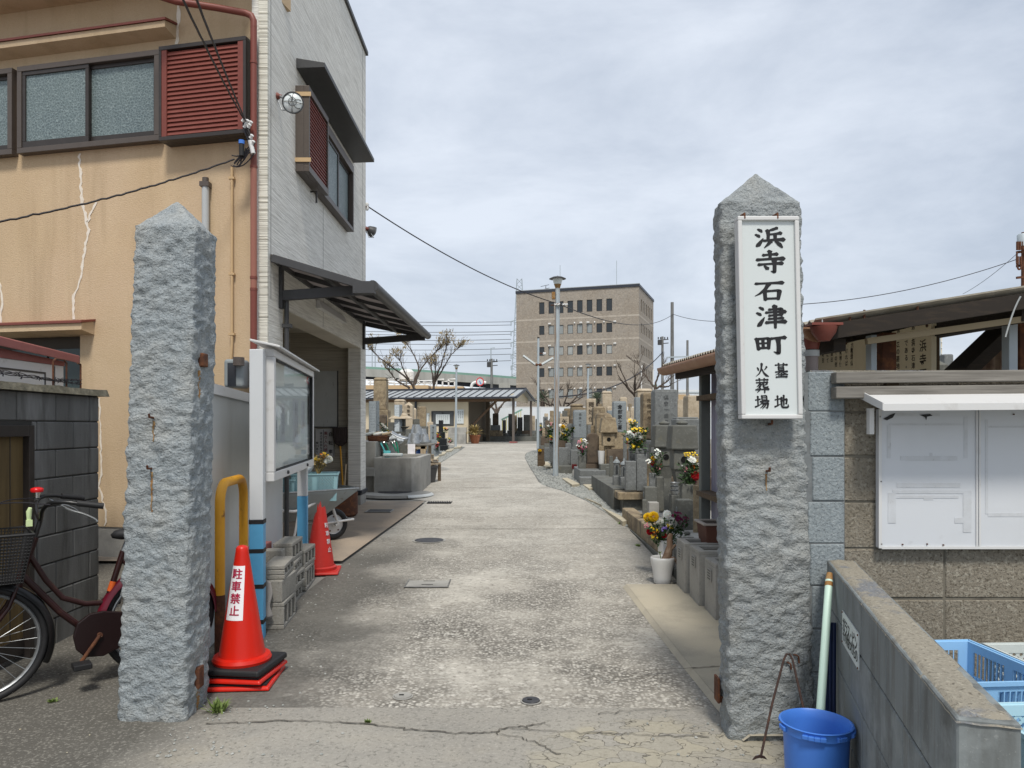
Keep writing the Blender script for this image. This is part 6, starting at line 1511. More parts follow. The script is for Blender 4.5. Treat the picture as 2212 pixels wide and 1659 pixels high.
rb=thing('rules_board','tan board of cemetery rules in black characters inside the shed','board',(XR,5.2,1.2))
MB().box(XR,yA,1.05,XR+.03,yB,zTop).build('panel',M['rules_board'],rb)
lt=MB();xq=XR-.0015
def rcol(text,px,py,size,bold=.02):
 Y,z=rp(px,py);lt.glyphs(text,(xq,Y,z),(0,-1,0),(0,0,1),size,bold=bold,gap=1.12)
rcol('浜寺石津町墓地',1994,747,.078,.035)
for txt,px,py in(('第一条',1973,706),('浜寺石津町',1973,741),('である。',1958,741),('第二条',1941,713),('この墓地は',1940,744),('行う。',1925,746),('第三条',1911,719),('当墓地を',1910,747),('承認を受',1896,750)):rcol(txt,px,py,.042)
for txt,px,py in(('第六条',1841,732),('無縁仏',1840,757),('ければ',1829,758),('第七条',1816,736),('墓地使',1816,760),('その他',1806,761),('届出',1797,764),('第八条',1778,742),('特別',1778,766),('にて',1788,766)):rcol(txt,px,py,.042)
lt.build('lettering',M['ink_brown'],rb)
b=MB()
for px,py in((2003,703),(1829,741)):Y,z=rp(px,py);b.tube([(XR-.004,Y,z),(XR+.001,Y,z)],.012,8)
b.build('screws',M['rust'],rb)
b=MB()
for y in(yA+.1,yB-.1):b.box(XR+.031,y-.03,gz(y),XR+.09,y+.03,zTop-.02)
b.build('board_legs',M['timber_dark'],rb)
lt_=thing('rusty_lean_to','rusty corrugated lean-to with a dark sloping roof on the far right','shed',(4.3,6.0,gz(6)))
w_=MB();gr=[]
xs=[xat(2075,6.2)+k*.019 for k in range(90)]
def roofz(x):u=min(1,(x-xat(2065,6.2))/(xat(2212,6.2)-xat(2065,6.2)));return zat(797-140*u,6.2)
for k,x in enumerate(xs):gr.append([w_.pt((x,6.2+.008*math.cos(k*1.6),.3)),w_.pt((x,6.2+.008*math.cos(k*1.6),roofz(x)-.10))])
for p,q in zip(gr,gr[1:]):w_.f.append([p[0],q[0],q[1],p[1]])
w_.build('side_wall',M['rusty_sheet'],lt_,smooth=60)
xa,xm2,xb=xat(2058,6.2),xat(2212,6.2),xs[-1]
rf=MB()
for p,q in((xa,xm2),(xm2+.0005,xb)):rf.hexa([(p,6.0,roofz(p)-.10),(q,6.0,roofz(q)-.10),(q,6.32,roofz(q)-.10),(p,6.32,roofz(p)-.10),(p,6.0,roofz(p)+.03),(q,6.0,roofz(q)+.03),(q,6.32,roofz(q)+.03),(p,6.32,roofz(p)+.03)])
rf.build('roof',M['rafter_black'],lt_)
# concrete flower holders, plant pot and planter by the post
for px,pt_,pb_,Yh,lb in((1479,1174,1286,6.08,'farthest of the three square concrete flower holders with empty sockets'),(1509.5,1190.6,1316,5.72,'middle of the three square concrete flower holders with empty sockets'),(1545.5,1219,1350,5.36,'nearest of the three square concrete flower holders, beside the gate post')):
 x0=xat(px,Yh);z0_=gz(Yh)+.034;zt1=zat(pt_,Yh);w_,d_=.30,.30
 t=thing('flower_holder',lb,'flower holder',(x0+w_/2,Yh+d_/2,z0_),0,'concrete flower holders by the right gate post')
 b=MB();b.box(x0,Yh,z0_,x0+w_,Yh+d_,zt1-.03)
 iw=.06
 for q in((x0,Yh,x0+w_,Yh+iw),(x0,Yh+d_-iw,x0+w_,Yh+d_),(x0,Yh+iw,x0+iw,Yh+d_-iw),(x0+w_-iw,Yh+iw,x0+w_,Yh+d_-iw)):b.box(q[0],q[1],zt1-.0299,q[2],q[3],zt1)
 b.box(x0-.010,Yh+.09,zt1-.15,x0-.001,Yh+.20,zt1-.06)
 b.build('holder_body',M['concrete'],t,bevel=.008)
 b=MB()
 for zz in(.075,.095,.115,.135):b.box(x0-.0125,Yh+.11,zt1-zz,x0-.0102,Yh+.18,zt1-zz+.008)
 b.build('carved_crest',M['granite_dk'],t)
 MB().box(x0+iw,Yh+iw,zt1-.0298,x0+w_-iw,Yh+d_-iw,zt1-.026).build('socket',M['soil'],t)
Yk=6.42
tag(MB().box(1.50,5.2,gz(6)+.03,2.7,7.6,.36).build('plinth',M['concrete'],loc=(2.1,6.2,.05),bevel=.01),'concrete plinth behind the flower holders carrying the brown planter','plinth')
px0=xat(1511,6.3);pz=.362
pl=thing('planter','brown plastic planter box with bare soil at the foot of the square post','planter',(px0+.35,6.3,pz))
b=MB();zt1=zat(1136,6.1);b.hexa([(px0+.03,6.13,pz),(px0+.66,6.13,pz),(px0+.66,6.37,pz),(px0+.03,6.37,pz),(px0,6.1,zt1),(px0+.70,6.1,zt1),(px0+.70,6.40,zt1),(px0,6.40,zt1)]);b.build('planter_box',M['planter_brown'],pl,bevel=.006)
b=MB()
for q in((px0-.02,6.08,px0+.72,6.115),(px0-.02,6.385,px0+.72,6.42),(px0-.02,6.115,px0+.015,6.385),(px0+.685,6.115,px0+.72,6.385)):b.box(q[0],q[1],zt1+.001,q[2],q[3],zt1+.018)
b.build('rim',nmat('pale_rim',(.36,.32,.28),.6),pl,bevel=.004)
MB().box(px0+.015,6.115,zt1+.001,px0+.685,6.385,zt1+.006).build('soil',M['soil'],pl)
wx,wy=xat(1431,6.5),6.5;wz_=gz(6.5)+.012
wp_=thing('plant_pot','white glazed pot with a gnarled bare stump at the path edge','plant pot',(wx,wy,wz_))
MB().lathe([(.068,0),(.075,.008),(.078,.05),(.088,.13),(.100,.18),(.104,.21),(.104,.225),(.099,.232),(.094,.226),(.092,.20),(.001,.198)],(wx,wy,wz_),40,caps=(True,False)).build('pot',M['ceramic'],wp_,smooth=50)
MB().lathe([(.091,.200),(.05,.206),(.001,.208)],(wx,wy,wz_),24,caps=(True,False)).build('soil',M['soil'],wp_)
b=MB();o=Vector((wx+.03,wy,wz_+.20))
b.tube([o,o+Vector((.02,0,.06)),o+Vector((.035,0,.13)),o+Vector((.035,.005,.20)),o+Vector((.045,.005,.235))],[.040,.034,.030,.026,.018],10)
b.tube([o+Vector((.02,0,.09)),o+Vector((.06,-.01,.115)),o+Vector((.085,-.01,.14))],[.022,.016,.010],8);b.tube([o+Vector((.0,0,.01)),o+Vector((.07,-.02,.02)),o+Vector((.10,-.03,-.03))],[.024,.018,.010],8)
for i,v in enumerate(b.v):b.v[i]=v+Vector((noise.noise(v*40),noise.noise(v*40+Vector((3,0,0))),0))*.006
b.build('stump',nmat('peeling_stump',(.20,.125,.08),.9,layers=[('noise',20,(.33,.25,.18),.48,.68,.8)],bump=(.5,.008,40,6)),wp_,smooth=60)
b=MB();o=Vector((wx-.015,wy-.02,wz_+.20));b.tube([o,o+Vector((-.004,0,.03)),o+Vector((-.012,0,.06))],.004,6)
for a in(40,100,160,220):b.face([o+Vector((-.012,0,.06)),o+Vector((-.012+.010*math.cos(R(a))-.004,.006,.075)),o+Vector((-.012+.022*math.cos(R(a)),0,.085)),o+Vector((-.012+.010*math.cos(R(a))+.004,-.006,.075))])
b.build('sprout',M['weed'],wp_)
# cut flowers
BL={}
def blossom_mesh(kind,mat):
 key=(kind,mat)
 if key in BL:return BL[key]
 b=MB();rnd=random.Random(len(BL)+3)
 if kind=='mum':
  n=110
  for i in range(n):
   ph=math.acos(1-1.55*(i+.5)/n);th=i*2.39996
   d=Vector((math.sin(ph)*math.cos(th),math.sin(ph)*math.sin(th),math.cos(ph)));t=d.cross(Vector((0,0,1)));
   if t.length<.05:t=Vector((1,0,0))
   t.normalize();u=d.cross(t);w=.17;L=rnd.uniform(.92,1.06)
   b.face([d*.45-t*w*.5,d*.45+t*w*.5,d*L*.95+t*w-u*.05,d*L+u*.16,d*L*.95-t*w-u*.05])
 elif kind=='daisy':
  for ring,(n,r0,r1,z)in enumerate(((18,.15,1.0,.02),(16,.12,.8,.18),(13,.08,.6,.34),(9,.03,.4,.48))):
   for i in range(n):
    a=2*math.pi*i/n+ring*.2+rnd.gauss(0,.04);w=r1*.24;c,s=math.cos(a),math.sin(a);q=lambda r,e,zz:(c*r-s*e,s*r+c*e,zz)
    b.face([q(r0,-w*.4,z),q(r0,w*.4,z),q(r1*.75,w,z+.12),q(r1,0,z+.05+rnd.uniform(-.05,.15)),q(r1*.75,-w,z+.12)])
 else:
  for k in range(9):
   o=Vector((rnd.gauss(0,.42),rnd.gauss(0,.42),rnd.gauss(0,.35)))
   for i in range(6):
    a=2*math.pi*i/6+k;r=.36;w=.17;c,s=math.cos(a),math.sin(a);q=lambda rr,e,zz:o+Vector((c*rr-s*e,s*rr+c*e,zz))
    b.face([q(.02,0,0),q(r*.6,w,.10),q(r,0,.08),q(r*.6,-w,.10)])
 o=b.build('blossom',M[mat]);me=o.data;bpy.data.objects.remove(o);BL[key]=me
 return me
def bouquet(label,Y,base,flowers,leafspan,group=None,n_leaf=70,mat_leaf='leaf',leaf=.055,dyv=.03,cat='flowers'):
 """flowers: (px, py, radius px, kind, colour); base: (px, py) where the stems meet"""
 o=at(base[0],base[1],Y);t=thing('bouquet',label,cat,o,0,group);rnd=random.Random(int(base[0]*7+base[1]))
 fol=MB()
 for px,py,r_,kind,mt in flowers:
  y=Y+rnd.uniform(-dyv,dyv);p=at(px,py,y);r=r_/FOC*y
  me=blossom_mesh(kind,mt);bo=bpy.data.objects.new('blossom',me);COL.objects.link(bo);bo.parent=t
  bo.location=p-o;bo.scale=(r,r,r)
  dirv=Vector((p.x-o.x,-abs(rnd.gauss(.12,.05))-.02,max(.05,(p.z-o.z)*.6))).normalized()
  if kind=='daisy':dirv=(dirv+Vector((0,-.7,.1))).normalized()
  bo.rotation_euler=dirv.to_track_quat('Z','Y').to_euler()
  m_=(p+o)/2+Vector((rnd.gauss(0,.01),rnd.gauss(0,.01),0));fol.tube([o,m_,p],.0035,4)
  for k in range(3):
   q=o.lerp(p,rnd.uniform(.35,.95));leafat(fol,q,rnd,leaf)
 for k in range(n_leaf):
  px=rnd.uniform(leafspan[0],leafspan[2]);py=rnd.uniform(leafspan[1],leafspan[3])
  u=(py-leafspan[1])/(leafspan[3]-leafspan[1]);cxm=base[0];px=cxm+(px-cxm)*(1-.45*u*u)
  q=at(px,py,Y+rnd.uniform(-.07,.07));leafat(fol,q,rnd,leaf)
  if k%5==0:fol.tube([o,(o+q)/2,q],.0028,4)
 fol.build('foliage',M[mat_leaf],t)
 return t
def leafat(b,q,rnd,leaf):
 a=rnd.uniform(0,6.28);el=rnd.uniform(-.5,.9);d=Vector((math.cos(a)*math.cos(el),math.sin(a)*math.cos(el),math.sin(el)));s_=d.cross(Vector((rnd.gauss(0,.4),rnd.gauss(0,.4),1))).normalized();l=leaf*rnd.uniform(.6,1.4);n_=d.cross(s_)
 b.face([q,q+d*l*.45+s_*l*.24+n_*l*.06,q+d*l,q+d*l*.45-s_*l*.24+n_*l*.06])
bouquet('big bouquet of yellow, white and purple chrysanthemums in the white vase by the path',6.8,(1437,1178),[(1400,1118,10.5,'mum','f_yellow'),(1412,1116,11.5,'mum','f_yellow'),(1441,1111,10,'daisy','f_white'),(1438,1126,11,'daisy','f_white'),(1452,1126,9.5,'daisy','f_white'),(1429,1131,9,'mum','f_white'),(1456,1131,8,'mum','f_white'),(1461,1113,11,'cluster','f_purple'),(1469,1124,11,'cluster','f_purple'),(1479,1122,9,'cluster','f_purple'),(1464,1121,8,'daisy','f_purple'),(1397,1137,6,'cluster','f_pink'),(1404,1148,8,'mum','f_red'),(1411,1143,8,'cluster','f_yellow'),(1417,1152,8,'cluster','f_orange'),(1412,1160,7,'cluster','f_yellow'),(1434,1143,6,'cluster','f_violet'),(1444,1136,5,'cluster','f_yellow'),(1435,1157,6,'mum','f_red'),(1450,1141,3.5,'cluster','f_yellow'),(1476,1136,4,'cluster','f_purple')],(1398,1122,1486,1178),n_leaf=230,leaf=.05,dyv=.05)
vx,vy=xat(1437,6.82),6.82
vt=thing('vase','plain white cylindrical vase holding the big bouquet by the path','vase',(vx,vy,gz(6.8)+.01))
MB().lathe([(.060,0),(.063,.01),(.068,zat(1170,6.82)-gz(6.8)-.02),(.071,zat(1168,6.82)-gz(6.8)),(.062,zat(1168,6.82)-gz(6.8)),(.05,.03)],(vx,vy,gz(6.8)+.01),28,caps=(True,True)).build('vase_body',M['ceramic'],vt,smooth=50)
p_=CRATE_T@Vector((.03,-.02,.28));ppx=CX+FOC*p_.x/p_.y;ppy=HOR-FOC*(p_.z-EYE)/p_.y
bouquet('discarded wilting yellow and white flowers sticking out of the crate on the wheelbarrow',p_.y,(ppx,ppy+2),[(676,988,8,'cluster','f_yellow'),(682,994,7,'cluster','f_yellow'),(698,985,8,'cluster','f_orange'),(702,982,6,'cluster','f_yellow'),(711,992,8,'mum','f_white'),(705,996,6,'daisy','f_white'),(690,996,6,'cluster','f_yellow')],(668,982,714,1003),n_leaf=60,mat_leaf='leaf_y',leaf=.05)
# gravestones
def grave(label,x0,x1,top,Y,mat,bot=None,shape='flat',dep=1.0,rz=0,text=None,tmat='ink_soft',tsize=None,plinth='granite_dk',group=None,kerb=True,base_w=1.5,tone2=None):
 w=(x1-x0)/FOC*Y;xc=xat((x0+x1)/2,Y);d=w*dep;zt_=zat(top,Y);zg=gz(Y);zb=zat(bot,Y)if bot else zg+min(.55,(zt_-zg)*.42)
 yc=Y+d/2;t=thing('gravestone',label,'gravestone',(xc,yc,zg),R(rz),group)
 H=zt_-zg;hb=zb-zg;L=MB()
 if shape=='flat':L.frus(0,0,hb,H-w*.05,w,d,w*.985,d*.985).frus(0,0,H-w*.049,H,w*.985,d*.985,w*.86,d*.86)
 elif shape=='round':
  L.frus(0,0,hb,H-w*.16,w*.96,d*.96,w,d).frus(0,0,H-w*.159,H-w*.06,w,d,w*.86,d*.86).frus(0,0,H-w*.059,H,w*.86,d*.86,w*.60,d*.60)
 elif shape=='point':L.frus(0,0,hb,H-w*.42,w*.98,d*.98,w,d).frus(0,0,H-w*.419,H,w,d,w*.04,d*.04)
 elif shape=='arch':
  L.prism([(-w/2,hb),(w/2,hb)]+[(w/2*math.cos(R(a)),H-w/2*.75+w/2*.75*math.sin(R(a)))for a in range(0,181,15)],-d/2,d/2,lambda a,b_,dd:(a,dd,b_))
 elif shape=='cap':
  L.frus(0,0,hb,H-w*.22,w*.94,d*.94,w*.9,d*.9).frus(0,0,H-w*.219,H-w*.12,w*.9,d*.9,w,d).frus(0,0,H-w*.119,H,w*.92,d*.92,w*.7,d*.7)
 L.build('shaft',M[mat],t,bevel=min(.022,w*.07),local=True)
 if shape=='arch':
  q=MB();ww=w*.78;q.prism([(-ww/2,hb+.02),(ww/2,hb+.02)]+[(ww/2*math.cos(R(a)),H-w*.42+ww/2*.75*math.sin(R(a)))for a in range(0,181,15)],-d/2-.004,-d/2-.001,lambda a,b_,dd:(a,dd,b_));q.build('carved_panel',M['brown_stone'],t,local=True)
 if hb>.1:
  hs=[hb*.45,hb*.55]if hb<.5 else[hb*.30,hb*.36,hb*.34];z=0;n=len(hs)
  for k,h in enumerate(hs):
   f=base_w*(1+.38*(n-1-k))*(.92 if k==n-1 else 1);ww=w*f
   MB().frus(0,0,z,z+h-.0015,ww,d*f,ww*.985,d*f*.985).build('upper_base' if k==n-1 else 'lower_base',M[tone2 or(plinth if plinth!='granite_dk' else('granite_dk','granite_grey','brown_stone','granite_dk','sandstone')[int(x0*3+k*2)%5])],t,bevel=.012,local=True);z+=h
 if text:
  s_=tsize or w*.52;lt=MB();n=len(text);step=min(s_*1.25,(H-hb)*.82/n);z=H-(H-hb)*.10-step*.5
  lt.glyphs(text,(0,-d/2-.0035,z),(1,0,0),(0,0,1),min(s_,step*.92),step=(0,0,-step),bold=.02)
  lt.build('inscription',M[tmat],t,local=True)
 return t
G=grave
G('wide low grey gravestone behind the lantern pair, beside the shed post',1460,1512,901,10.6,'granite_grey',985)
G('large grey granite gravestone with faint characters, above the lantern pair',1414,1464,841,11.4,'granite_grey',952,text='倶會一處南無',tsize=.075,dep=.9)
G('narrow brown gravestone with faded characters, left of the large grey one',1388,1414,849,12.0,'sandstone',950,text='先祖代々',tmat='ink_brown',tsize=.075,dep=1.1,rz=4)
G('slim blue-grey gravestone with a small white label, left of the narrow brown one',1373,1391,858,13.3,'granite_blue',926,dep=1.3)
G('broad pale sandstone block top rising behind the narrow brown stone',1376,1412,839,15.5,'sand_light',935,shape='cap')
G('blue-grey gravestone with black family inscription, centre of the right plots',1325,1353.5,866.5,15.4,'granite_blue',934,text='倉部家之墓',tmat='ink',tsize=.125,dep=.95)
G('tan sandstone gravestone just left of the shed post with a dark side',1484,1513,854,14.0,'sand_light',905,dep=1.2,rz=6)
G('small tan gravestone between the large grey stone and the shed post',1464,1476,863,16.5,'sand_light',905)
G('tiny tan gravestone behind the shed post group',1477,1484,871,17.5,'sand_light',905)
G('tall smooth tan gravestone standing highest behind the blue inscribed one',1300.5,1323,845,22,'sand_light',895,shape='cap')
G('tan gravestone top peeping over the blue inscribed stone',1339.5,1355,857.5,21,'sand_light',905,shape='round')
G('slender pale tan gravestone with two square marks, right of the inscribed blue stone',1362,1370,880,22,'sand_light',915)
G('low pale cluster stone beside the slender tan one',1352,1361,889,22.5,'sand_light',918)
G('small tan gravestone in front of the tall smooth one',1311.5,1324,878,20.6,'sand_light',910,shape='round')
G('small blue-grey stone low behind the brown rounded pair',1312,1326,886.5,20.0,'granite_blue',916)
G('pale pinkish gravestone with dark brush inscription, left of the brown rounded pair',1266.5,1288,861,20.5,'sand_light',918,text='釋妙信',tmat='ink_brown',tsize=.16)
G('dark-sided brown gravestone with rounded shoulders, rear of the brown pair',1280.5,1308,878,19.0,'sandstone',936,shape='round')
G('brown gravestone with rounded shoulders, front of the brown pair',1288.5,1321,892,17.2,'sandstone',962,shape='round')
G('broad brown waisted gravestone behind the blue-grey stele with small text',1232,1262,872,20.0,'sandstone',930,shape='cap')
G('blue-grey square gravestone with rows of small text beside the lamp post',1239.5,1267,885.5,18.6,'granite_blue',947,text='俱会一処',tsize=.07,plinth='granite_grey')
G('pale stone with bold black characters, just right of the lamp post',1209.5,1229.5,900,19.2,'sand_light',945,text='矢上家',tmat='ink',tsize=.15)
G('short brown gravestone between the small arched stone and the brown pair',1274.5,1289,919,17.6,'sandstone',950)
G('little dark arched stone with a carved niche, at the front of the gravel',1267.5,1294,935,15.6,'brown_stone',1001.5,shape='arch',dep=.55,plinth='brown_stone',base_w=1.55)
G('dark square gravestone behind the lamp post',1215,1226,887,19.5,'granite_dk',925)
G('tan shouldered gravestone behind the lamp post',1219,1232,882,20.5,'sandstone',925)
G('grey-brown tall stone to the left of the lamp post',1188,1196,887,24,'sandstone',925)
G('pale grey slab stone seen between the two lamp poles',1196,1212,888.5,24.5,'granite_blue',925)
G('small grey inscribed stone seen past the twin-tube lamp',1173.5,1183.5,900,28,'granite_grey',925,text='南家',tsize=.11)
G('tiny grey stone low beside the twin-tube lamp',1165.5,1171.5,913,29,'granite_grey',930)
G('tan stone farther along the white fence',1176,1184,893,33,'sand_light',925)
G('second tan stone farther along the white fence',1186.5,1193,905,27,'granite_grey',928)
G('dark-topped brown stone between the pale inscribed stone and the lamp',1231,1240,905,19.4,'brown_stone',940)
G('short grey stone in front of the slim blue-grey gravestone',1392,1402,938,12.6,'granite_dk',985)
G('pale low sandstone base block behind the flower vases',1354,1374,902,17.0,'sand_light',938,shape='point')
EX=((1297,1306,912,17.9,'granite_dk','squat mossy stone wedged behind the sandstone lantern'),(1255,1266,905,19.3,'brown_stone','dark brown stone squeezed between the blue stele and the pale inscribed stone'),(1243,1253,893,19.0,'sandstone','tan stone edge rising left of the pale inscribed stone'),(1322,1331,905,18.0,'sandstone','brown stone just left of the blue inscribed stone'),(1345,1357,885,18.4,'sand_light','pale stone just right of the blue inscribed stone'),(1400,1412,915,12.4,'granite_dk','dark mossy stone low beside the narrow brown gravestone'),(1366,1378,918,14.4,'sandstone','short brown stone behind the tall bouquet'),(1199,1209,902,21.0,'granite_dk','grey stone between the lamp post and the bold-lettered stone'),(1178,1187,908,23.0,'brown_stone','brown stone left of the lamp post'),(1226,1238,915,18.9,'granite_grey','grey stone in front of the broad waisted one'),(1292,1300,872,21.5,'sandstone','brown stone top between the pale inscribed stone and the tall smooth one'),(1317,1324,985,13.6,'granite_dk','dark grey stone post beside the votive lights'),(1380,1390,948,12.9,'granite_grey','grey stone half behind the tall bouquet'),(1437,1447,872,15.2,'sandstone','brown stone hidden behind the large grey gravestone'),(1495,1507,872,16.2,'granite_grey','grey stone behind the tan one by the shed post'))
for x0,x1,tp,Y,mt,lb in EX:G(lb,x0,x1,tp,Y,mt,None,('flat','round')[int(x0)%2])
ORD='first second third fourth fifth sixth seventh eighth ninth tenth'.split()
FAR=[(1210,1217,893,24),(1221,1229,889,25),(1236,1245,884,24),(1246,1254,891,26),(1258,1265,880,25),(1289,1296,884,24),(1323,1331,872,25),(1333,1341,881,27),(1345,1352,876,26),(1358,1365,872,27)]
for k,(x0,x1,tp,Y)in enumerate(FAR):G('far-row gravestone before the white fence, %s to the right of the near lamp post'%ORD[k],x0,x1,tp,Y,('sand_light','granite_grey','sandstone','granite_blue','sandstone')[k%5],None,('flat','round','cap')[k%3])
for k,(x0,x1,tp,Y,mt)in enumerate(((1420,1430,862,17,'sandstone'),(1452,1463,858,18,'sand_light'),(1470,1480,867,19,'granite_grey'),(1488,1498,862,20,'sandstone'))):G('gravestone peeping over the lantern pair, %s from the left'%ORD[k],x0,x1,tp,Y,mt)
for k,(x0,x1,tp,Y,mt)in enumerate(((1196,1204,912,19.5,'granite_dk'),(1214,1222,915,19.6,'sandstone'),(1236,1243,921,18.9,'brown_stone'),(1270,1276,918,16.6,'granite_grey'),(1347,1354,940,13.0,'granite_grey'),(1403,1411,958,11.4,'granite_dk'))):G('short stone wedged low among the right-hand plots, %s from the left'%ORD[k],x0,x1,tp,Y,mt,None,'round')
def lantern(label,cx,Y,hood,box,post,mat,style='square',fin=None,base_py=None,face=None):
 x=xat(cx,Y);zg=gz(Y);t=thing('stone_lantern',label,'stone lantern',(x,Y+.15,zg));y=Y+.15
 W=lambda a:a/FOC*Y
 hx,hz0,hz1,ht_=W(hood[0]),zat(hood[2],Y),zat(hood[1],Y),W(hood[3])
 MB().frus(x,y,hz0,hz1,hx,hx,ht_,ht_).build('hood',M[mat],t,bevel=.018)
 if fin:
  r=W(fin[0])/2;z0_=zat(fin[2],Y);h=zat(fin[1],Y)-z0_
  MB().lathe([(r*.8,0),(r,h*.22),(r*.97,h*.42),(r*.6,h*.66),(r*.22,h*.80),(.004,h)],(x,y,z0_),20).build('finial',M[mat],t,smooth=60)
 else:MB().frus(x,y,hz1+.001,hz1+.06,ht_*.6,ht_*.6,ht_*.45,ht_*.45).build('finial',M[mat],t,bevel=.01)
 bx_,bz0_,bz1_=W(box[0]),zat(box[2],Y),hz0-.001
 MB().box(x-bx_/2,y-bx_/2,bz0_,x+bx_/2,y+bx_/2,bz1_).build('light_box',M[mat],t,bevel=.01)
 q=MB();q.lathe([(.001,0),(bx_*.13,0),(bx_*.13,.003),(.001,.003)],(x,y-bx_/2-.001,(bz0_+bz1_)/2),16,axis=(0,-1,0));q.lathe([(bx_*.17,0),(bx_*.17,.006),(bx_*.13,.006)],(x,y-bx_/2-.001,(bz0_+bz1_)/2),16,axis=(0,-1,0),caps=(False,False));q.build('window',M['void'],t)
 pw=W(post[0]);pz0=zat(post[2],Y)if post[2]else zg+.12
 if style=='curve':
  pf=[(pw*.62,pz0),(pw*.44,pz0+(bz0_-pz0)*.45),(pw*.42,pz0+(bz0_-pz0)*.75),(pw*.60,bz0_-.001)]
  m_=MB()
  for(a,za),(c,zc)in zip(pf,pf[1:]):m_.frus(x,y,za,zc,a*2,a*2,c*2,c*2)
  m_.build('post',M[mat],t)
 else:MB().frus(x,y,pz0,bz0_-.001,pw,pw,pw*.96,pw*.96).build('post',M[mat],t,bevel=.012)
 MB().frus(x,y,zg,pz0-.001,pw*1.7,pw*1.7,pw*1.6,pw*1.6).build('base',M[mat],t,bevel=.015)
 return t
lantern('weathered sandstone lantern with trapezoid hood beside the small arched stone',1315.5,15.3,(38,902,935,29),(26,935,963.5),(16,963,1011),'sandstone')
lantern('grey stone lantern with domed finial, front one of the pair by the shed',1479.5,9.0,(60,918,971.5,53),(46,972,1015),(34,1015,None),'granite_dk','curve',(26,905,917.5))
lantern('grey stone lantern with domed finial, rear one of the pair by the shed',1440,9.8,(52,918,967,46),(38,967,1008),(30,1008,None),'granite_dk','curve',(24,907,917.5))
def votive(label,cx,Y,top,mid,bot,r_px):
 x,y=xat(cx,Y),Y+.1;z0_=zat(bot,Y);z1_=zat(top,Y);r=r_px/FOC*Y;t=thing('votive_light',label,'votive light',(x,y,z0_))
 MB().box(x-r*1.15,y-r*1.15,z0_-.12,x+r*1.15,y+r*1.15,z0_+(z1_-z0_)*.30).build('foot',M['granite_grey'],t,bevel=.012)
 MB().lathe([(r*.95,0),(r*.95,.40*(z1_-z0_)),(r*.7,.42*(z1_-z0_))],(x,y,z0_+(z1_-z0_)*.302),20).build('body',M['granite_grey'],t,smooth=40)
 MB().lathe([(r*1.15,0),(r*1.1,.02),(r*.5,.055),(r*.3,.06),(r*.28,.085),(.004,.10)],(x,y,z0_+(z1_-z0_)*.73),20).build('cap',M['granite_blue'],t,smooth=50)
 MB().box(x-r*.45,y-r*.97,z0_+(z1_-z0_)*.34,x+r*.30,y-r*.90,z0_+(z1_-z0_)*.66).build('door',M['chrome'],t)
votive('round stone votive light with a metal door, left one of the pair beside the plot',1334,11.6,984,0,1047,7);votive('round stone votive light with a metal door, right one of the pair beside the plot',1350,11.4,988,0,1050,7)
def slabs(name,label,cat,boxes,mat,group=None,parts=None):
 x0=min(b[0]for b in boxes);y0=min(b[1]for b in boxes);z0_=min(b[2]for b in boxes);t=thing(name,label,cat,(x0,y0,z0_),0,group)
 for k,b in enumerate(boxes):MB().box(*b).build((parts or['block']*9)[k],M[mat if isinstance(mat,str)else mat[k]],t,bevel=.012)
 return t
Yp=10.6
slabs('plot_platform','raised grave plot platform with a brown stone slab on a dark base','plot',[(1.52,Yp,zat(1080,Yp),2.9,11.0,zat(1064,Yp)),(1.60,Yp+.08,gz(Yp),2.88,11.0,zat(1081,Yp))],['sandstone','granite_dk'],parts=['top_slab','base_block'])
slabs('plot_platform','long grey kerbed grave plot behind the brown slab platform','plot',[(1.50,11.02,gz(11),2.9,14.0,gz(11)+.34)],['granite_dk'],parts=['kerb_block'])
slabs('plot_kerb','low brown stone kerb of the plot nearest the white pot','kerb',[(1.50,7.65,gz(7.8),1.66,10.1,gz(7.8)+.24),(1.661,7.65,gz(7.8),2.9,10.1,gz(7.8)+.20)],['sandstone','concrete'],parts=['kerb_stone','plot_floor'])
slabs('dark_kerb','dark flat kerb slab between the path and the nearest plot','kerb',[(PR(7)+.01,6.62,gz(7)-.1,1.495,9.3,gz(8)+.05)],['granite_dk'],parts=['kerb_slab'])
slabs('step_stone','grey granite step blocks in front of the small arched stone','step',[(xat(1253,14.9),14.9,gz(15),xat(1309,14.9),16.4,zat(1016,14.9)),(xat(1253,14.6),14.6,gz(14.6),xat(1284,14.6),14.898,zat(1031,14.6))],['granite_grey','granite_grey'],parts=['upper_step','lower_step'])
def ped(label,x0,x1,top,bot,Y,mat,dep=1.0,crest=False):
 w=(x1-x0)/FOC*Y;xa=xat(x0,Y);t=thing('stone_pedestal',label,'pedestal',(xa+w/2,Y+w/2,zat(bot,Y)))
 MB().box(xa,Y,zat(bot,Y),xa+w,Y+w*dep,zat(top,Y)).build('block',M[mat],t,bevel=.012)
 if crest:MB().lathe([(w*.2,0),(w*.2,.004),(w*.15,.005),(w*.15,.0)],(xa-.001,Y+w*.5,(zat(top,Y)*.72+zat(bot,Y)*.28)),18,axis=(-1,0,0),caps=(False,False)).build('carved_crest',M['granite_blue'],t)
 return t
def stone_vase(label,x0,x1,top,bot,Y,mat='granite_grey',lip=True):
 w=(x1-x0)/FOC*Y;xa=xat(x0,Y);t=thing('stone_vase',label,'stone vase',(xa+w/2,Y+w/2,zat(bot,Y)));zt_=zat(top,Y)
 MB().box(xa,Y,zat(bot,Y),xa+w,Y+w,zt_-(.07 if lip else 0)).build('shaft',M[mat],t,bevel=.012)
 if lip:MB().frus(xa+w/2,Y+w/2,zt_-.069,zt_,w*1.04,w*1.04,w*1.12,w*1.12).build('lip',M[mat],t,bevel=.008)
 return t
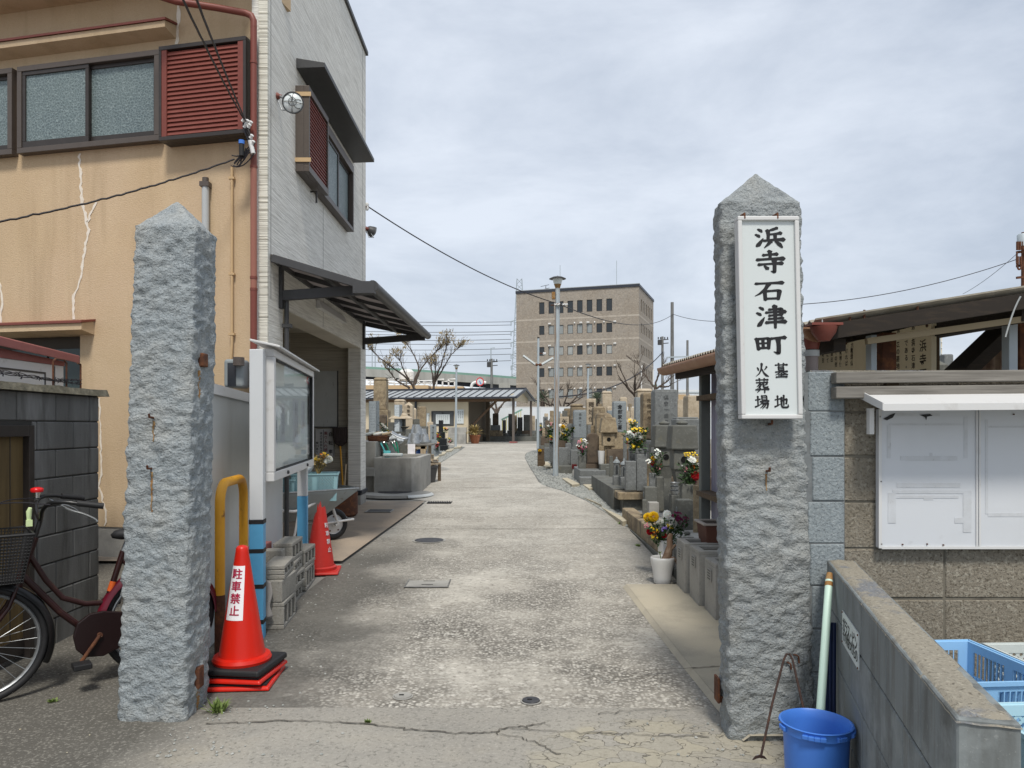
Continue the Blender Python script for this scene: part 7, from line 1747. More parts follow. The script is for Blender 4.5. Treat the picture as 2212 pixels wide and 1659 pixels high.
stone_vase('square grey stone vase with flared lip under the tall yellow and white flowers',1375,1398,969,1061,10.65)
stone_vase('smaller square stone vase just left of the flared-lip one',1360,1375.5,968,1061,10.95)
ped('rounded grey stone box with a crest on the brown slab platform',1352,1374.5,996,1060,10.62,'granite_grey',crest=True)
stone_vase('slim square stone vase holding white and red flowers',1404,1418,1022,1090,9.5,lip=False);stone_vase('dark square stone vase right of the slim one',1418.5,1435,1030,1105,9.3,'granite_dk',lip=False)
ped('square crested stone pedestal in front of the slim vases',1393,1420,1052,1112,9.0,'granite_dk',crest=True);ped('small pale stone block beside the crested pedestal',1402,1424,1085,1125,8.5,'concrete');ped('tall thin stone slab beside the crested pedestal',1388,1398,1079,1120,8.9,'granite_dk',.6)
stone_vase('brown square stone vase holding the red dahlia bouquet',1473,1499,1046,1082,8.6,'granite_dk',lip=False)
ped('crested brown stone pedestal under the red dahlia bouquet',1465.5,1498,1080,1160,8.2,'granite_dk',crest=True);ped('narrow brown stone upright next to the shed post',1499,1512,1049,1158,8.0,'sandstone',.8)
ped('low grey block with a pebble on it behind the flower holders',1473,1500,1159,1178,7.2,'concrete')
tag(MB().lathe([(.02,0),(.035,.012),(.03,.028),(.012,.036),(.001,.037)],(xat(1487,7.25),7.3,zat(1159,7.2)),14).build('pebble',M['granite_dk'],loc=(xat(1487,7.25),7.3,zat(1159,7.2)),smooth=70),'single round grey pebble resting on the low block','pebble')
ped('grey square block at the left front of the right plots, by the lamp post',1206,1227,967,1006,17.8,'granite_grey');ped('second grey square block beside the lamp post',1222,1234,958,1006,18.1,'granite_grey');ped('third grey block right of the lamp post',1233,1249,972,1006,17.7,'granite_grey');ped('long low grey kerb block by the lamp post',1205,1251,1006.5,1024,17.5,'granite_dk',1.6)
ped('grey block by the twin-tube lamp base',1176,1188,967,996,18.5,'granite_grey');ped('taller grey block near the twin-tube lamp',1187,1195,955,998,18.7,'granite_grey')
ped('grey upright panel of the long kerbed plot',1309,1321,1009,1042,14.6,'granite_dk',.4);ped('grey block under the sandstone lantern',1297,1326,1003,1050,14.95,'granite_dk')
for k in range(3):
 z0_=zat(1068-k*9,9.0);r=.058;c=(xat(1457,9.0),9.0,z0_)
 tag(MB().lathe([(r*.7,0),(r*.95,.03),(r,.045),(r*1.05,.047),(r*.9,.046),(r*.65,.01)],c,20,caps=(True,True)).build('steel_bowl',M['steel'],loc=c,smooth=50),('lowest','middle','topmost')[k]+' steel bowl of the small stack below the lantern pair','bowl','steel bowls under the lanterns')
MB_=thing('bowl_stand','dark little stand under the steel bowls','stand',(xat(1457,9),9.0,gz(9)))
MB().box(xat(1449,9),8.95,gz(9),xat(1465,9),9.1,zat(1068.5,9)).build('stand_block',M['granite_dk'],MB_,bevel=.01)
c=(xat(1410.5,11.9),11.9,zat(951,11.9));ct=thing('drink_can','red drink can left as an offering on the brown gravestone base','can',c)
MB().lathe([(.026,0),(.030,.008),(.030,.11),(.024,.122),(.001,.120)],c,18).build('can_body',M['can_red'],ct,smooth=40);MB().lathe([(.0305,.03),(.0305,.06)],c,18,caps=(False,False)).build('can_band',M['sticker'],ct)
c=(xat(1299,15.4),15.4,zat(1003,15.4));tag(MB().lathe([(.055,0),(.06,.04),(.07,.22),(.075,.28),(.06,.275),(.05,.05)],c,18).build('white_vase',M['ceramic'],loc=c,smooth=50),'white plastic flower vase, empty, beside the small arched stone','vase')
c=(xat(1240.5,16.6),16.6,zat(1023,16.6));tl=thing('red_candle_cup','red candle cup on a little stone post by the gravel','candle cup',c)
MB().lathe([(.05,-.12),(.045,.10),(.04,.11)],c,12).build('stone_post',M['concrete'],tl,smooth=40);MB().box(c[0]-.055,c[1]-.05,c[2]+.111,c[0]+.055,c[1]+.05,c[2]+.21).build('cup',nmat('dark_red_cup',(.10,.01,.01),.3),tl)
bouquet('tall bouquet of yellow and white chrysanthemums in the flared stone vase',10.7,(1384,972),[(1376,931,9,'cluster','f_yellow'),(1386,930,8,'cluster','f_yellow'),(1369,931,7,'cluster','f_yellow'),(1360,939,10,'daisy','f_white'),(1378,943,10,'mum','f_white'),(1357,949,5,'cluster','f_yellow'),(1381,954,7.5,'mum','f_yellow'),(1372,956,5,'cluster','f_pink'),(1371,965,8,'cluster','f_yellow'),(1354,957,4,'cluster','f_red'),(1368,934,4.5,'mum','f_red')],(1348,928,1399,975),n_leaf=190,leaf=.07)
bouquet('smaller yellow flower bunch rising behind the tall bouquet',11.6,(1366,935),[(1362,910,6,'cluster','f_yellow'),(1370,912,6,'cluster','f_yellow'),(1372,919,5,'cluster','f_white'),(1364,916,4,'cluster','f_yellow')],(1356,908,1378,938),n_leaf=60,leaf=.06)
bouquet('bouquet of white, yellow and red flowers in the slim stone vase',9.55,(1415,1026),[(1420,974,7,'cluster','f_white'),(1419,981,4,'daisy','f_white'),(1411,990,5.5,'mum','f_yellow'),(1402,996,6.5,'cluster','f_white'),(1417,988,4,'daisy','f_white'),(1410,1000,6,'mum','f_red'),(1426,1006,5,'cluster','f_red'),(1422,1013,6,'cluster','f_pink'),(1408,1009,3.5,'cluster','f_violet')],(1404,978,1434,1028),n_leaf=120,leaf=.05)
bouquet('bouquet with a big red dahlia and yellow chrysanthemums by the shed post',8.65,(1485,1049),[(1489,983,7,'cluster','f_yellow'),(1499,982,7,'cluster','f_yellow'),(1482,983,6,'cluster','f_yellow'),(1494,993,11,'daisy','f_white'),(1504,996,4,'cluster','f_yellow'),(1497,1009,5.5,'mum','f_orange'),(1475,1005,3,'daisy','f_white'),(1482,1016,6,'cluster','f_pink'),(1502,1028,10.5,'mum','f_red'),(1508,1003,4,'cluster','f_white'),(1502,1042,4,'cluster','f_purple')],(1466,1000,1512,1050),n_leaf=170,leaf=.06)
bouquet('round pink, white and red bouquet left of the small arched stone',15.5,(1259,984),[(1257,952,5,'cluster','f_yellow'),(1263,951,5,'cluster','f_white'),(1251,956,5,'cluster','f_pink'),(1250,963,5,'cluster','f_white'),(1254,968,5,'cluster','f_pink'),(1262,962,5,'mum','f_white'),(1264,967,5,'cluster','f_pink'),(1257,972,5,'cluster','f_purple'),(1251,966,4,'mum','f_red'),(1266,957,4,'cluster','f_white')],(1247,958,1268,984),n_leaf=70,leaf=.06)
ped('brown stone block under the round pink bouquet',1250,1266,984,1016,15.5,'granite_dk')
bouquet('yellow and white flowers just right of the lamp post',18.4,(1219,952),[(1210,919,4,'daisy','f_white'),(1216,922,5,'mum','f_yellow'),(1224,928,4,'cluster','f_yellow'),(1216,939,5,'cluster','f_yellow'),(1221,940,5,'cluster','f_yellow'),(1219,936,3.5,'cluster','f_white'),(1239,926,3,'cluster','f_yellow')],(1206,924,1240,952),n_leaf=150,leaf=.09)
bouquet('green-leaved white and pink flowers left of the lamp post',18.9,(1186,945),[(1190,918,5,'cluster','f_pink'),(1184,920,3,'daisy','f_white'),(1190,926,3,'daisy','f_white')],(1181,917,1196,945),n_leaf=80,leaf=.09)
bouquet('little dark bunch with one yellow flower by the lamp post',18.7,(1191,955),[(1190,944,4,'cluster','f_yellow'),(1190,950,2.5,'cluster','f_red')],(1186,940,1196,958),n_leaf=40,leaf=.07)
bouquet('small bright flowers seen low past the twin-tube lamp',29,(1172,935),[(1168,920,3,'cluster','f_yellow'),(1170,926,3,'cluster','f_orange'),(1176,926,2.5,'cluster','f_white'),(1167,930,2.5,'cluster','f_pink'),(1178,929,2.5,'cluster','f_pink')],(1164,920,1180,938),n_leaf=40,leaf=.11)
c=(xat(1169.5,20),20.0,zat(975,20));tb=thing('flower_box','little wooden box with one yellow flower by the twin-tube lamp','box',c)
MB().box(c[0]-.10,20,gz(20),c[0]+.10,20.2,c[2]+.07).build('box_body',M['timber_dark'],tb,bevel=.006);bo=bpy.data.objects.new('blossom',blossom_mesh('mum','f_yellow'));COL.objects.link(bo);bo.parent=tb;bo.scale=(.045,)*3;bo.location=(-.04,-.02,.02)
def edge_stone(label,poly,Y=None,h=.045):
 pts=[(xat(px,yof(py)),yof(py))for px,py in poly];b=MB();ym=sum(p[1]for p in pts)/len(pts);z=gz(ym);xm_=sum(p[0]for p in pts)/len(pts)
 b.prism(pts,z-.03,z+h,lambda a,c,d:(a,c,d));return tag(b.build('edging_stone',M['rock'],loc=(xm_,ym,z),bevel=.012),label,'edging stone','pale edging stones along the plots')
for lb,pl_ in(('long pale edging stone right beside the path, nearest of the row',[(1288,1090),(1302,1100),(1362,1134),(1345,1138)]),('pale edging stone at the far end of the nearest pair',[(1263,1079),(1280,1086),(1300,1099),(1286,1091)]),('tan flat stone in the gravel right of the lamp post foot',[(1214,1035),(1226,1034),(1252,1051),(1236,1054)]),('tan flat stone left of the lamp post foot',[(1167,1000),(1183,999),(1194,1012),(1180,1014)]),('pale stone beside the twin-tube lamp foot',[(1161,984),(1174,981),(1178,990),(1163,993)]),('grey flat stone in front of the step blocks',[(1258,1049),(1280,1048),(1298,1059),(1272,1061)])):edge_stone(lb,pl_)
for lb,pl_ in(('far pale kerb stone of the left row',[(983,966),(998,964),(995,969),(980,971)]),('second pale kerb stone of the left row',[(968,972),(981,970),(976,977),(962,979)]),('third pale kerb stone of the left row',[(955,979),(966,977),(960,985),(947,988)]),('near pale kerb stone of the left row',[(938,991),(950,987),(943,996),(931,1000)])):edge_stone(lb,pl_,h=.06)
b=MB();yk=yof(1016);b.lathe([(.22,0),(.21,.05),(.14,.09),(.02,.11)],(xat(951,yk),yk,gz(yk)-.01),14)
for i,v in enumerate(b.v):b.v[i]=v+Vector((noise.noise(v*5),noise.noise(v*5+Vector((4,0,0))),0))*.05
tag(b.build('kerb_lump',M['concrete'],loc=(xat(951,yk),yk,gz(yk)),smooth=60),'rounded concrete lump ending the left gravel strip','kerb')
# left graves, water trough, bench
def stele(label,x0,x1,top,bot,Y,rz_=-22):
 w=(x1-x0)/FOC*Y;t=thing('stele',label,'stele',(xat((x0+x1)/2,Y),Y+.08,zat(bot,Y)),R(rz_))
 H=zat(top,Y)-zat(bot,Y);MB().box(-w/2,-.06,0,w/2,.06,H).build('slab',M['granite_blue'],t,bevel=.006,local=True)
 lt=MB()
 for k in range(4):lt.glyphs('南無阿弥陀仏供養塔建立之碑'[k:k+9],(w*(.32-.20*k),-.0615,H*.88),(1,0,0),(0,0,1),w*.12,step=(0,0,-H*.082))
 MB().box(-w/2+.01,-.0608,.01,w/2-.01,-.0601,H-.01).build('polished_face',M['stele'],t,local=True)
 lt.build('inscription',nmat('grey_engraving',(.22,.26,.29),.7),t,local=True)
 MB().box(-w*.55,-.10,-(zat(bot,Y)-gz(Y)),w*.55,.10,-.001).build('foot',M['granite_dk'],t,bevel=.01,local=True)
stele('pale engraved stone tablet beside the house corner, nearer one of the two',797,816,866,939,14.4);stele('narrower pale engraved stone tablet, farther one of the two',852.5,866,874,933,16.2)
G('massive tall tan gravestone with a moulded base near the house corner',805,835.5,815,20.0,'sandstone',885,shape='cap',plinth='sandstone',base_w=1.32)
G('big tan waisted gravestone behind the narrow stone tablet',850,875,862.5,22,'sand_light',915,shape='cap',plinth='sandstone')
G('tan obelisk with a pointed pyramid top, left plots',873,891.5,868,19.0,'sand_light',927,shape='point',text='為菩提',tmat='ink_brown',tsize=.09,plinth='granite_dk')
G('slim pale pointed stone right behind the obelisk',892,899,881,21.5,'sand_light',925,shape='point')
G('brown stained gravestone in front of the cream wall',901.5,920,878,20.0,'sandstone',921,dep=.8)
G('short pale stone with rounded brown cap by the cream wall',922.5,935,911,27,'sand_light',945,shape='round')
G('pale grey gravestone with black inscription near the path, left side',929,942,917.5,25.5,'granite_blue',951,text='増川家之墓',tmat='ink_soft',tsize=.105,dep=.8,plinth='granite_blue')
G('polished black gravestone on black steps before the notice window',947.5,957,907.5,29.5,'black_stone',933,plinth='black_stone',base_w=2.0)
G('stubby tan post stone beside the inscribed left stone',925.5,929,927,25,'sand_light',955,shape='round')
G('dark low gravestone behind the galvanised buckets',893,905,905,19,'granite_dk',930)
G('brown low gravestone between the house and the tall tan one',818,834,896,17.5,'brown_stone',925,shape='round')
G('short grey stone between tablet and lantern, left plots',838,850,912,17.5,'granite_dk',940)
Yl=16.4;xl=xat(866.5,Yl);tl=thing('stone_lantern','pale garden lantern with wide upturned hood and onion finial, left plots','stone lantern',(xl,Yl,gz(Yl)))
W=lambda a:a/FOC*Yl
MB().lathe([(W(2),0),(W(5),.02),(W(5.2),.05),(W(3.4),.085),(W(1.2),.10),(.004,.125)],(xl,Yl,zat(892.5,Yl)),20).build('finial',M['sand_light'],tl,smooth=60)
b=MB();pf=[(W(26),zat(905,Yl)),(W(25),zat(903,Yl)),(W(15),zat(898,Yl)),(W(11),zat(892.5,Yl))]
for(a,za),(c,zc)in zip(pf,pf[1:]):b.frus(xl,Yl,za,zc,a*2*.92,a*2*.92,c*2*.92,c*2*.92)
b.build('hood',M['sand_light'],tl,bevel=.008)
MB().box(xl-W(9),Yl-W(9),zat(921,Yl),xl+W(9),Yl+W(9),zat(905.2,Yl)).build('light_box',M['granite_dk'],tl,bevel=.01)
MB().lathe([(.001,0),(.04,0),(.04,.003),(.001,.003)],(xl,Yl-W(9)-.001,zat(913,Yl)),14,axis=(0,-1,0)).build('window',M['void'],tl)
b=MB();
for z0_,z1_,w0,w1 in((926,921.2,16,24),(940,926.1,12,14),(950,940.1,22,18)):b.frus(xl,Yl,zat(z0_,Yl),zat(z1_,Yl),W(w0)*1.4,W(w0)*1.4,W(w1)*1.4,W(w1)*1.4)
b.frus(xl,Yl,gz(Yl),zat(950.1,Yl),W(40),W(40),W(36),W(36));b.build('pedestal',M['granite_dk'],tl,bevel=.01)
TY=13.05;tx0,tx1=xat(807,TY),xat(889,TY);zt_=zat(989,TY);zg=gz(TY)+.02
tt=thing('water_trough','stained concrete water trough with raised back beside the house corner','trough',(tx0,TY,zg))
poly=[(tx0,TY),(tx1,TY),(tx1+.12,TY+.28),(tx1+.12,TY+2.0),(tx0,TY+2.0)]
def shrink(p,d):
 cx_=sum(a for a,_ in p)/len(p);cy_=sum(c for _,c in p)/len(p);return[(a+d*(1 if a<cx_ else-1),c+d*(1 if c<cy_ else-1))for a,c in p]
inn=shrink(poly,.10);b=MB();n=5
o0=[b.pt((x,y,zg))for x,y in poly];o1=[b.pt((x,y,zt_))for x,y in poly];i1=[b.pt((x,y,zt_))for x,y in inn];i0=[b.pt((x,y,zt_-.25))for x,y in inn]
for k in range(n):
 q=(k+1)%n;b.f+=[[o0[k],o0[q],o1[q],o1[k]],[o1[k],o1[q],i1[q],i1[k]],[i1[k],i1[q],i0[q],i0[k]]]
b.f+=[o0[::-1],i0]
b.build('basin',M['concrete'],tt,bevel=.012)
MB().box(tx0-.45,TY+.20,zg,tx0-.003,TY+2.0,zat(954,TY+.2)).build('raised_back',M['concrete'],tt,bevel=.012)
MB().box(tx0-.40,TY-.01,zat(1029,TY),tx0+.02,TY+.198,zat(1011,TY)).build('outlet_block',M['concrete'],tt,bevel=.01)
MB().box(tx0-.003,TY+.75,zt_+.001,tx0+.12,TY+2.0,zat(957,TY+.75)).build('tap_wall',M['concrete'],tt,bevel=.01)
for k,(px,py)in enumerate(((824,953),(842,954),(847,951))):
 c=at(px,py,TY+.55);tp=MB();tp.tube([c+Vector((-.06,0,0)),c+Vector((.03,-.03,0)),c+Vector((.06,-.04,-.03))],.018,8);tp.box(c.x-.035,c.y-.012,c.z+.016,c.x+.035,c.y+.012,c.z+.03);tp.build('tap',M['chrome'],tt,smooth=50)
for lb,mt,pts in(('cyan hose hanging from the left tap of the trough','hose_cyan',[(822,957),(827,966),(832,978),(836,987)]),('green hose curling from the left tap of the trough','hose_green',[(832,957),(837,965),(840,975),(839,978)]),('short green hose hanging from the middle tap','hose_green',[(848,959),(853,967),(856,975)]),('long green hose dropping from the right tap','hose_green',[(855,954),(858,962),(860,975),(861,984)])):
 tag(MB().tube(smooth_pts([at(x,y,TY+.5)for x,y in pts]),.016,8).build('hose',M[mt],loc=at(pts[0][0],pts[0][1],TY+.5),smooth=60),lb,'hose')
c=at(836,982,TY+.35);tag(MB().frus(c.x,c.y,c.z-.06,c.z+.07,.09,.06,.13,.08).build('blue_scoop',M['hose_cyan'],loc=c,bevel=.01),'pale cyan scoop standing in the trough','scoop')
c=at(850,984,TY+.3);tag(MB().box(c.x-.18,c.y-.1,c.z-.02,c.x+.16,c.y+.1,c.z+.04).build('white_tub',M['crate_white'],loc=c,bevel=.02),'flat white tub lying across the trough','tub')
c=at(818,945,TY+.6);bt_=thing('brush_basket','dark wire basket of scrubbing brushes on top of the trough back','basket',(c.x,c.y,zat(954,TY+.2)))
zb_=zat(953.8,TY+.2);MB().frus(c.x,c.y,zb_,zb_+.10,.34,.22,.38,.26).build('wire_tray',M['rust'],bt_,bevel=.01)
for k in range(5):
 o=Vector((c.x-.16+.08*k,c.y-.05+.03*(k%2),zb_+.13));q=MB();q.tube([o+Vector((-.09,0,-.01)),o,o+Vector((.09,.02,.03))],[.022,.034,.02],8);q.build('brush',M[('crate_white','wood_tan','f_white','crate_white','wood_tan')[k]],bt_,smooth=60)
bouquet('single white chrysanthemum spray rising behind the trough',14.2,(828,948),[(825,918,4,'mum','f_white'),(830,922,4,'mum','f_white'),(834,926,4,'mum','f_white'),(836,930,2.5,'cluster','f_yellow'),(836,938,3.5,'mum','f_red')],(820,916,838,948),n_leaf=30,leaf=.09)
for k,(px,py,r_)in enumerate(((848,950,.10),(856,948,.13),(862,952,.09))):
 c=at(px,py,TY+1.2);m_=MB();m_.lathe([(.01,-r_*.5),(r_,-r_*.3),(r_*1.1,.1*r_),(r_*.6,r_*.6),(.01,r_*.7)],c,10)
 for i,v in enumerate(m_.v):m_.v[i]=v+Vector((noise.noise(v*13),noise.noise(v*13+Vector((9,0,0))),noise.noise(v*13+Vector((0,9,0)))))*.05
 tag(m_.build('plastic_bag',M['plastic_bag'],loc=c,smooth=70),('left','middle, largest','right')[k]+' crumpled pale plastic bag heaped on the trough back','bag')
ch_=MB();g_=[]
for i in range(9):
 u=i/8;a=at(846+36*u,932+14*u+3*math.sin(u*3),TY+1.0);c=at(842+36*u,936+14*u+3*math.sin(u*3),TY+.45);g_.append((ch_.pt(a),ch_.pt(c)))
for p,q in zip(g_,g_[1:]):ch_.f.append([p[0],q[0],q[1],p[1]])
so_=ch_.build('metal_sheet',M['steel'],loc=at(865,945,TY+.7),smooth=60);so_.modifiers.new('thick','SOLIDIFY').thickness=.02
tag(so_,'curved grey metal sheet leaning over the trough end','sheet')
rk=thing('wooden_rack','rickety wooden rack holding upturned galvanised buckets behind the trough','rack',(xat(905,15.2),15.2,gz(15.2)))
b=MB();xr0,xr1=xat(880,15.1),xat(922,15.1);zr=zat(959.5,15.1)
for x,y in((xr0+.05,15.1),(xr1-.05,15.1),(xr0+.05,16.1),(xr1-.05,16.1),(xr0+.30,15.1)):b.box(x-.03,y-.03,gz(15.3),x+.03,y+.03,zr-.03)
for q in((xr0,15.07,zr-.10,xr1,15.10,zr-.035),):b.box(*q)
b.build('rack_legs',M['wood_tan'],rk,bevel=.004)
MB().box(xr0-.05,15.05,zr-.029,xr1+.08,16.2,zr).build('rack_top',M['timber'],rk,bevel=.005)
b=MB();q=(xat(881,15.05),xat(897,15.05))
for k in range(8):
 u=k/7;
g_=[[b.pt((q[0]+(q[1]-q[0])*i/7,15.03+.012*noise.noise(Vector((i*.9,j*.9,0))),zat(959,15.05)-.30*j/7))for j in range(8)]for i in range(8)]
for p,r_ in zip(g_,g_[1:]):
 for j in range(7):b.f.append([p[j],p[j+1],r_[j+1],r_[j]])
tag(b.build('towel',M['sticker'],loc=(q[0],15.03,zat(975,15)),smooth=80),'white towel hanging on the front of the wooden rack','towel')
def pail(label,px,bot,top,r_px,Y):
 c=(xat(px,Y),Y,zat(bot,Y));r=r_px/FOC*Y;h=zat(top,Y)-zat(bot,Y);t=thing('bucket',label,'bucket',c,0,'galvanised buckets stacked on the rack')
 MB().lathe([(r*1.04,0),(r*1.04,.012),(r,.014),(r*.76,h-.02),(r*.74,h),(r*.70,h-.012),(.001,h-.014)],c,24).build('pail_body',M['steel'],t,smooth=40)
 MB().lathe([(r*.90,h*.40),(r*.91,h*.42),(r*.885,h*.44)],c,24,caps=(False,False)).build('hoop',M['steel'],t)
pail('upturned galvanised bucket at the front of the rack',894,958.5,936,14,15.3);pail('upturned galvanised bucket on the second tier of the rack',900,947,922,14,15.7);pail('topmost upturned galvanised bucket, highest on the rack',899,937,917,11,15.9);pail('tilted-looking galvanised bucket at the right rear of the rack',911,950,926,13,16.0);pail('galvanised bucket low at the right end of the rack',917,955,938,11,15.6)
bn=thing('wooden_bench','old wooden bench loaded with sticks beside the rack','bench',(xat(920,15.1),15.1,gz(15.1)))
b=MB();x0,x1=xat(899,15.0),xat(946,15.0);zb=zat(1003,15.0)
for x,y in((xat(922,15.0),15.0),(x1-.03,15.6),(x0+.03,15.0),(x0+.03,15.6)):MB().box(x-.032,y-.03,gz(15.2),x+.032,y+.03,zb-.031).build('leg',M['timber_dark'],bn)
b.box(x0,14.985,gz(15)+.20,xat(922,15.0)-.033,15.0,gz(15)+.23);b.build('bench_rail',M['timber_dark'],bn)
MB().hexa([(x0,14.95,zb-.03),(xat(926,15),14.95,zb-.03),(x1,15.65,zb-.03),(x0,15.65,zb-.03),(x0,14.95,zb+.012),(xat(926,15),14.95,zb+.012),(x1,15.65,zb+.012),(x0,15.65,zb+.012)]).build('bench_top',M['wood_tan'],bn,bevel=.005)
rnd=random.Random(5)
for k in range(13):
 a=at(905+rnd.uniform(-4,6),988+k*.9+rnd.uniform(-2,2),15.1+rnd.uniform(0,.4));c=at(932+rnd.uniform(-6,16),993+k*.6+rnd.uniform(-2,3),15.1+rnd.uniform(0,.4));a.z=max(a.z,zb+.03);c.z=max(c.z,zb+.03)
 tag(MB().tube([a,(a+c)/2+Vector((0,0,rnd.uniform(-.005,.01))),c],rnd.uniform(.012,.024),7).build('stick',M[rnd.choice(['wood_tan','timber','timber_dark'])],loc=a,smooth=60),'pale stick of firewood lying on the old wooden bench','stick','sticks heaped on the bench')
c=(xat(925,15.3),15.3,gz(15.3)+.01);r=.20;pt_=thing('plastic_pot','grey plastic planting pot standing under the old bench','pot',c)
MB().lathe([(r*.7,0),(r*.98,.30),(r*1.04,.305),(r*1.04,.34),(r*.93,.34),(r*.90,.26),(.001,.25)],c,24,caps=(True,False)).build('pot_body',M['dark_gray'],pt_,smooth=40);MB().lathe([(r*.89,.26),(.001,.27)],c,20,caps=(False,False)).build('soil',M['soil'],pt_)
c=at(910,985,15.5);tag(MB().lathe([(.10,-.12),(.11,.10),(.06,.14),(.001,.14)],c,16).build('blue_can',M['blue_plastic'],loc=c,smooth=50),'blue plastic can between the trough and the bench','can')
yc=yof(1072);rc=thing('drain_platform','round raised concrete patch with an iron lid in front of the trough','drain platform',(xat(850,yc),yc,gz(yc)))
b=MB();b.lathe([(.62,0),(.60,.045),(.001,.05)],(xat(852,yc),yc+.05,gz(yc)+.012),40);
for i,v in enumerate(b.v):b.v[i]=Vector((xat(852,yc)+(v.x-xat(852,yc))*1.05,v.y,v.z))
b.build('patch',M['concrete'],rc,smooth=40)
MB().lathe([(.30,0),(.30,.008),(.001,.009)],(xat(850,yc),yc+.15,gz(yc)+.062),28).build('iron_lid',M['manhole'],rc)
b=MB()
for k in range(12):
 a0,a1=R(-62+k*6),R(-62+(k+1)*6);xm_=xat(852,yc);ym_=yc+.05
 b.hexa([(xm_+1.05*r0*math.cos(a),ym_+r0*math.sin(a),gz(yc)+.0125)for r0,a in((.60,a0),(.645,a0),(.645,a1),(.60,a1))]+[(xm_+1.05*r0*math.cos(a),ym_+r0*math.sin(a),gz(yc)+.0125+.05*(.95 if r0<.62 else .3))for r0,a in((.60,a0),(.645,a0),(.645,a1),(.60,a1))])
b.build('white_edge',M['white_wall'],rc)
bouquet('small red and pink offering flowers at the inscribed left stone',25.3,(945,975),[(944,962,4,'mum','f_red'),(946,958,3,'cluster','f_pink'),(943,967,3,'cluster','f_pink'),(946,956,2,'cluster','f_yellow')],(941,956,949,974),n_leaf=25,leaf=.08)
bouquet('upright red and yellow offering flowers behind the inscribed left stone',26.5,(947,952),[(945,938,3,'cluster','f_yellow'),(945,943,3,'cluster','f_red'),(948,939,2.5,'cluster','f_red'),(950,944,2.5,'cluster','f_yellow')],(942,936,953,952),n_leaf=30,leaf=.08)
bouquet('yellow offering flowers left of the inscribed left stone',25.8,(924,950),[(924,939,2.5,'cluster','f_yellow'),(925,944,2.5,'cluster','f_yellow'),(925,948,2,'cluster','f_red')],(921,936,928,950),n_leaf=20,leaf=.08)
bouquet('orange flowers beside the black gravestone',29.3,(963,934),[(962,927,3.5,'cluster','f_orange'),(960,925,3,'cluster','f_yellow'),(965,928,3,'cluster','f_pink')],(958,924,968,935),n_leaf=25,leaf=.1)
bouquet('pink and yellow flowers at the steps of the black gravestone',29.0,(972,958),[(971,948,3,'cluster','f_yellow'),(973,953,3,'cluster','f_pink'),(970,955,2.5,'cluster','f_red')],(968,946,977,958),n_leaf=25,leaf=.1)
# lamps along the path
def path_lamp(label,px,Y,top,base,rust_len=1.6,box=True,r=None,hood_px=None):
 x=xat(px,Y);zb=gz(Y);k=Y/FOC;zt_=zat(top,Y);t=thing('path_lamp',label,'lamp post',(x,Y,zb));r=r or .058
 s=(zt_-zb)/4.6;h=r/.058
 lean=.045*s
 MB().tube([(x-lean,Y,zb),(x-lean*.5,Y,zb+(zt_-zb)*.45),(x,Y,zt_-.28*h)],[r*1.1,r,r*.92],18).build('pole',M['pole_rusty' if box else 'pole_gray'],t,smooth=60)
 MB().lathe([(r*.8,zt_-.29*h),(r*1.35,zt_-.20*h),(r*1.45,zt_-.19*h)],(x,Y,0),18).build('lamp_socket',M['rust_stain'],t,smooth=50)
 MB().lathe([(r*1.45,zt_-.189*h),(r*1.9,zt_-.085*h),(r*1.95,zt_-.07*h)],(x,Y,0),20).build('lantern_glass',M['lamp_glass'],t,smooth=50)
 MB().lathe([(r*3.3,zt_-.069*h),(r*3.25,zt_-.062*h),(r*1.9,zt_-.025*h),(r*.5,zt_-.01*h),(r*.3,zt_),(.002,zt_+.006)],(x,Y,0),28,caps=(True,True)).build('lamp_hood',M['dark_gray'],t,smooth=50)
 if box:
  MB().box(x-r*2.3,Y-.06,zt_-.53,x-r*1.05,Y+.02,zt_-.37).build('control_box',M['rust_stain'],t,bevel=.01)
  b=MB()
  for sx in(-1,1):b.tube([(x,Y-.02,zt_-.66),(x+sx*.16,Y-.05,zt_-.67)],.012,6)
  b.tube([(x-r*1.02,Y-r*1.0,zt_-.64),(x+r*1.02,Y-r*1.0,zt_-.64)],.016,6);b.build('cable_bracket',M['rust'],t)
  for dx in(.13,.19,-.05,.02):MB().lathe([(.012,-.035),(.026,-.02),(.017,0),(.026,.02),(.012,.035)],(x+dx,Y-.09,zt_-.66),10,axis=(1,0,.2)).build('insulator',M['ceramic'],t,smooth=60)
 return t
M['pole_rusty']=nmat('galvanised_pole_with_rust_run',(.40,.45,.475),.55,.15,layers=[('noise',5,(.33,.375,.40),.45,.7,.5),('noise',2.2,(.27,.15,.06),.50,.60,.85,(14,14,.35))])
path_lamp('tall grey lamp post with a flat round hood beside the right gravel, nearest lamp',1204.5,16.7,596,1028)
path_lamp('slim lamp post with a round hood on the left of the path, before the shelter',986,31.5,787,963,box=False,r=.045)
path_lamp('rusty old lamp post half hidden among the gravestones before the brown building',1270.5,34,785,900,box=False,r=.045)
Yt=27.5;xt=xat(1163,Yt);tl=thing('twin_tube_lamp','pale pole with two upswept fluorescent tubes forming a V','lamp post',(xt,Yt,gz(Yt)))
MB().tube([(xt-.02,Yt,gz(Yt)),(xt,Yt,zat(731,Yt))],[.046,.040],16).build('pole',M['pole_gray'],tl,smooth=60)
MB().tube([(xt,Yt,zat(731,Yt)),(xt,Yt,zat(728.5,Yt))],.043,14).build('pole_cap',M['black'],tl)
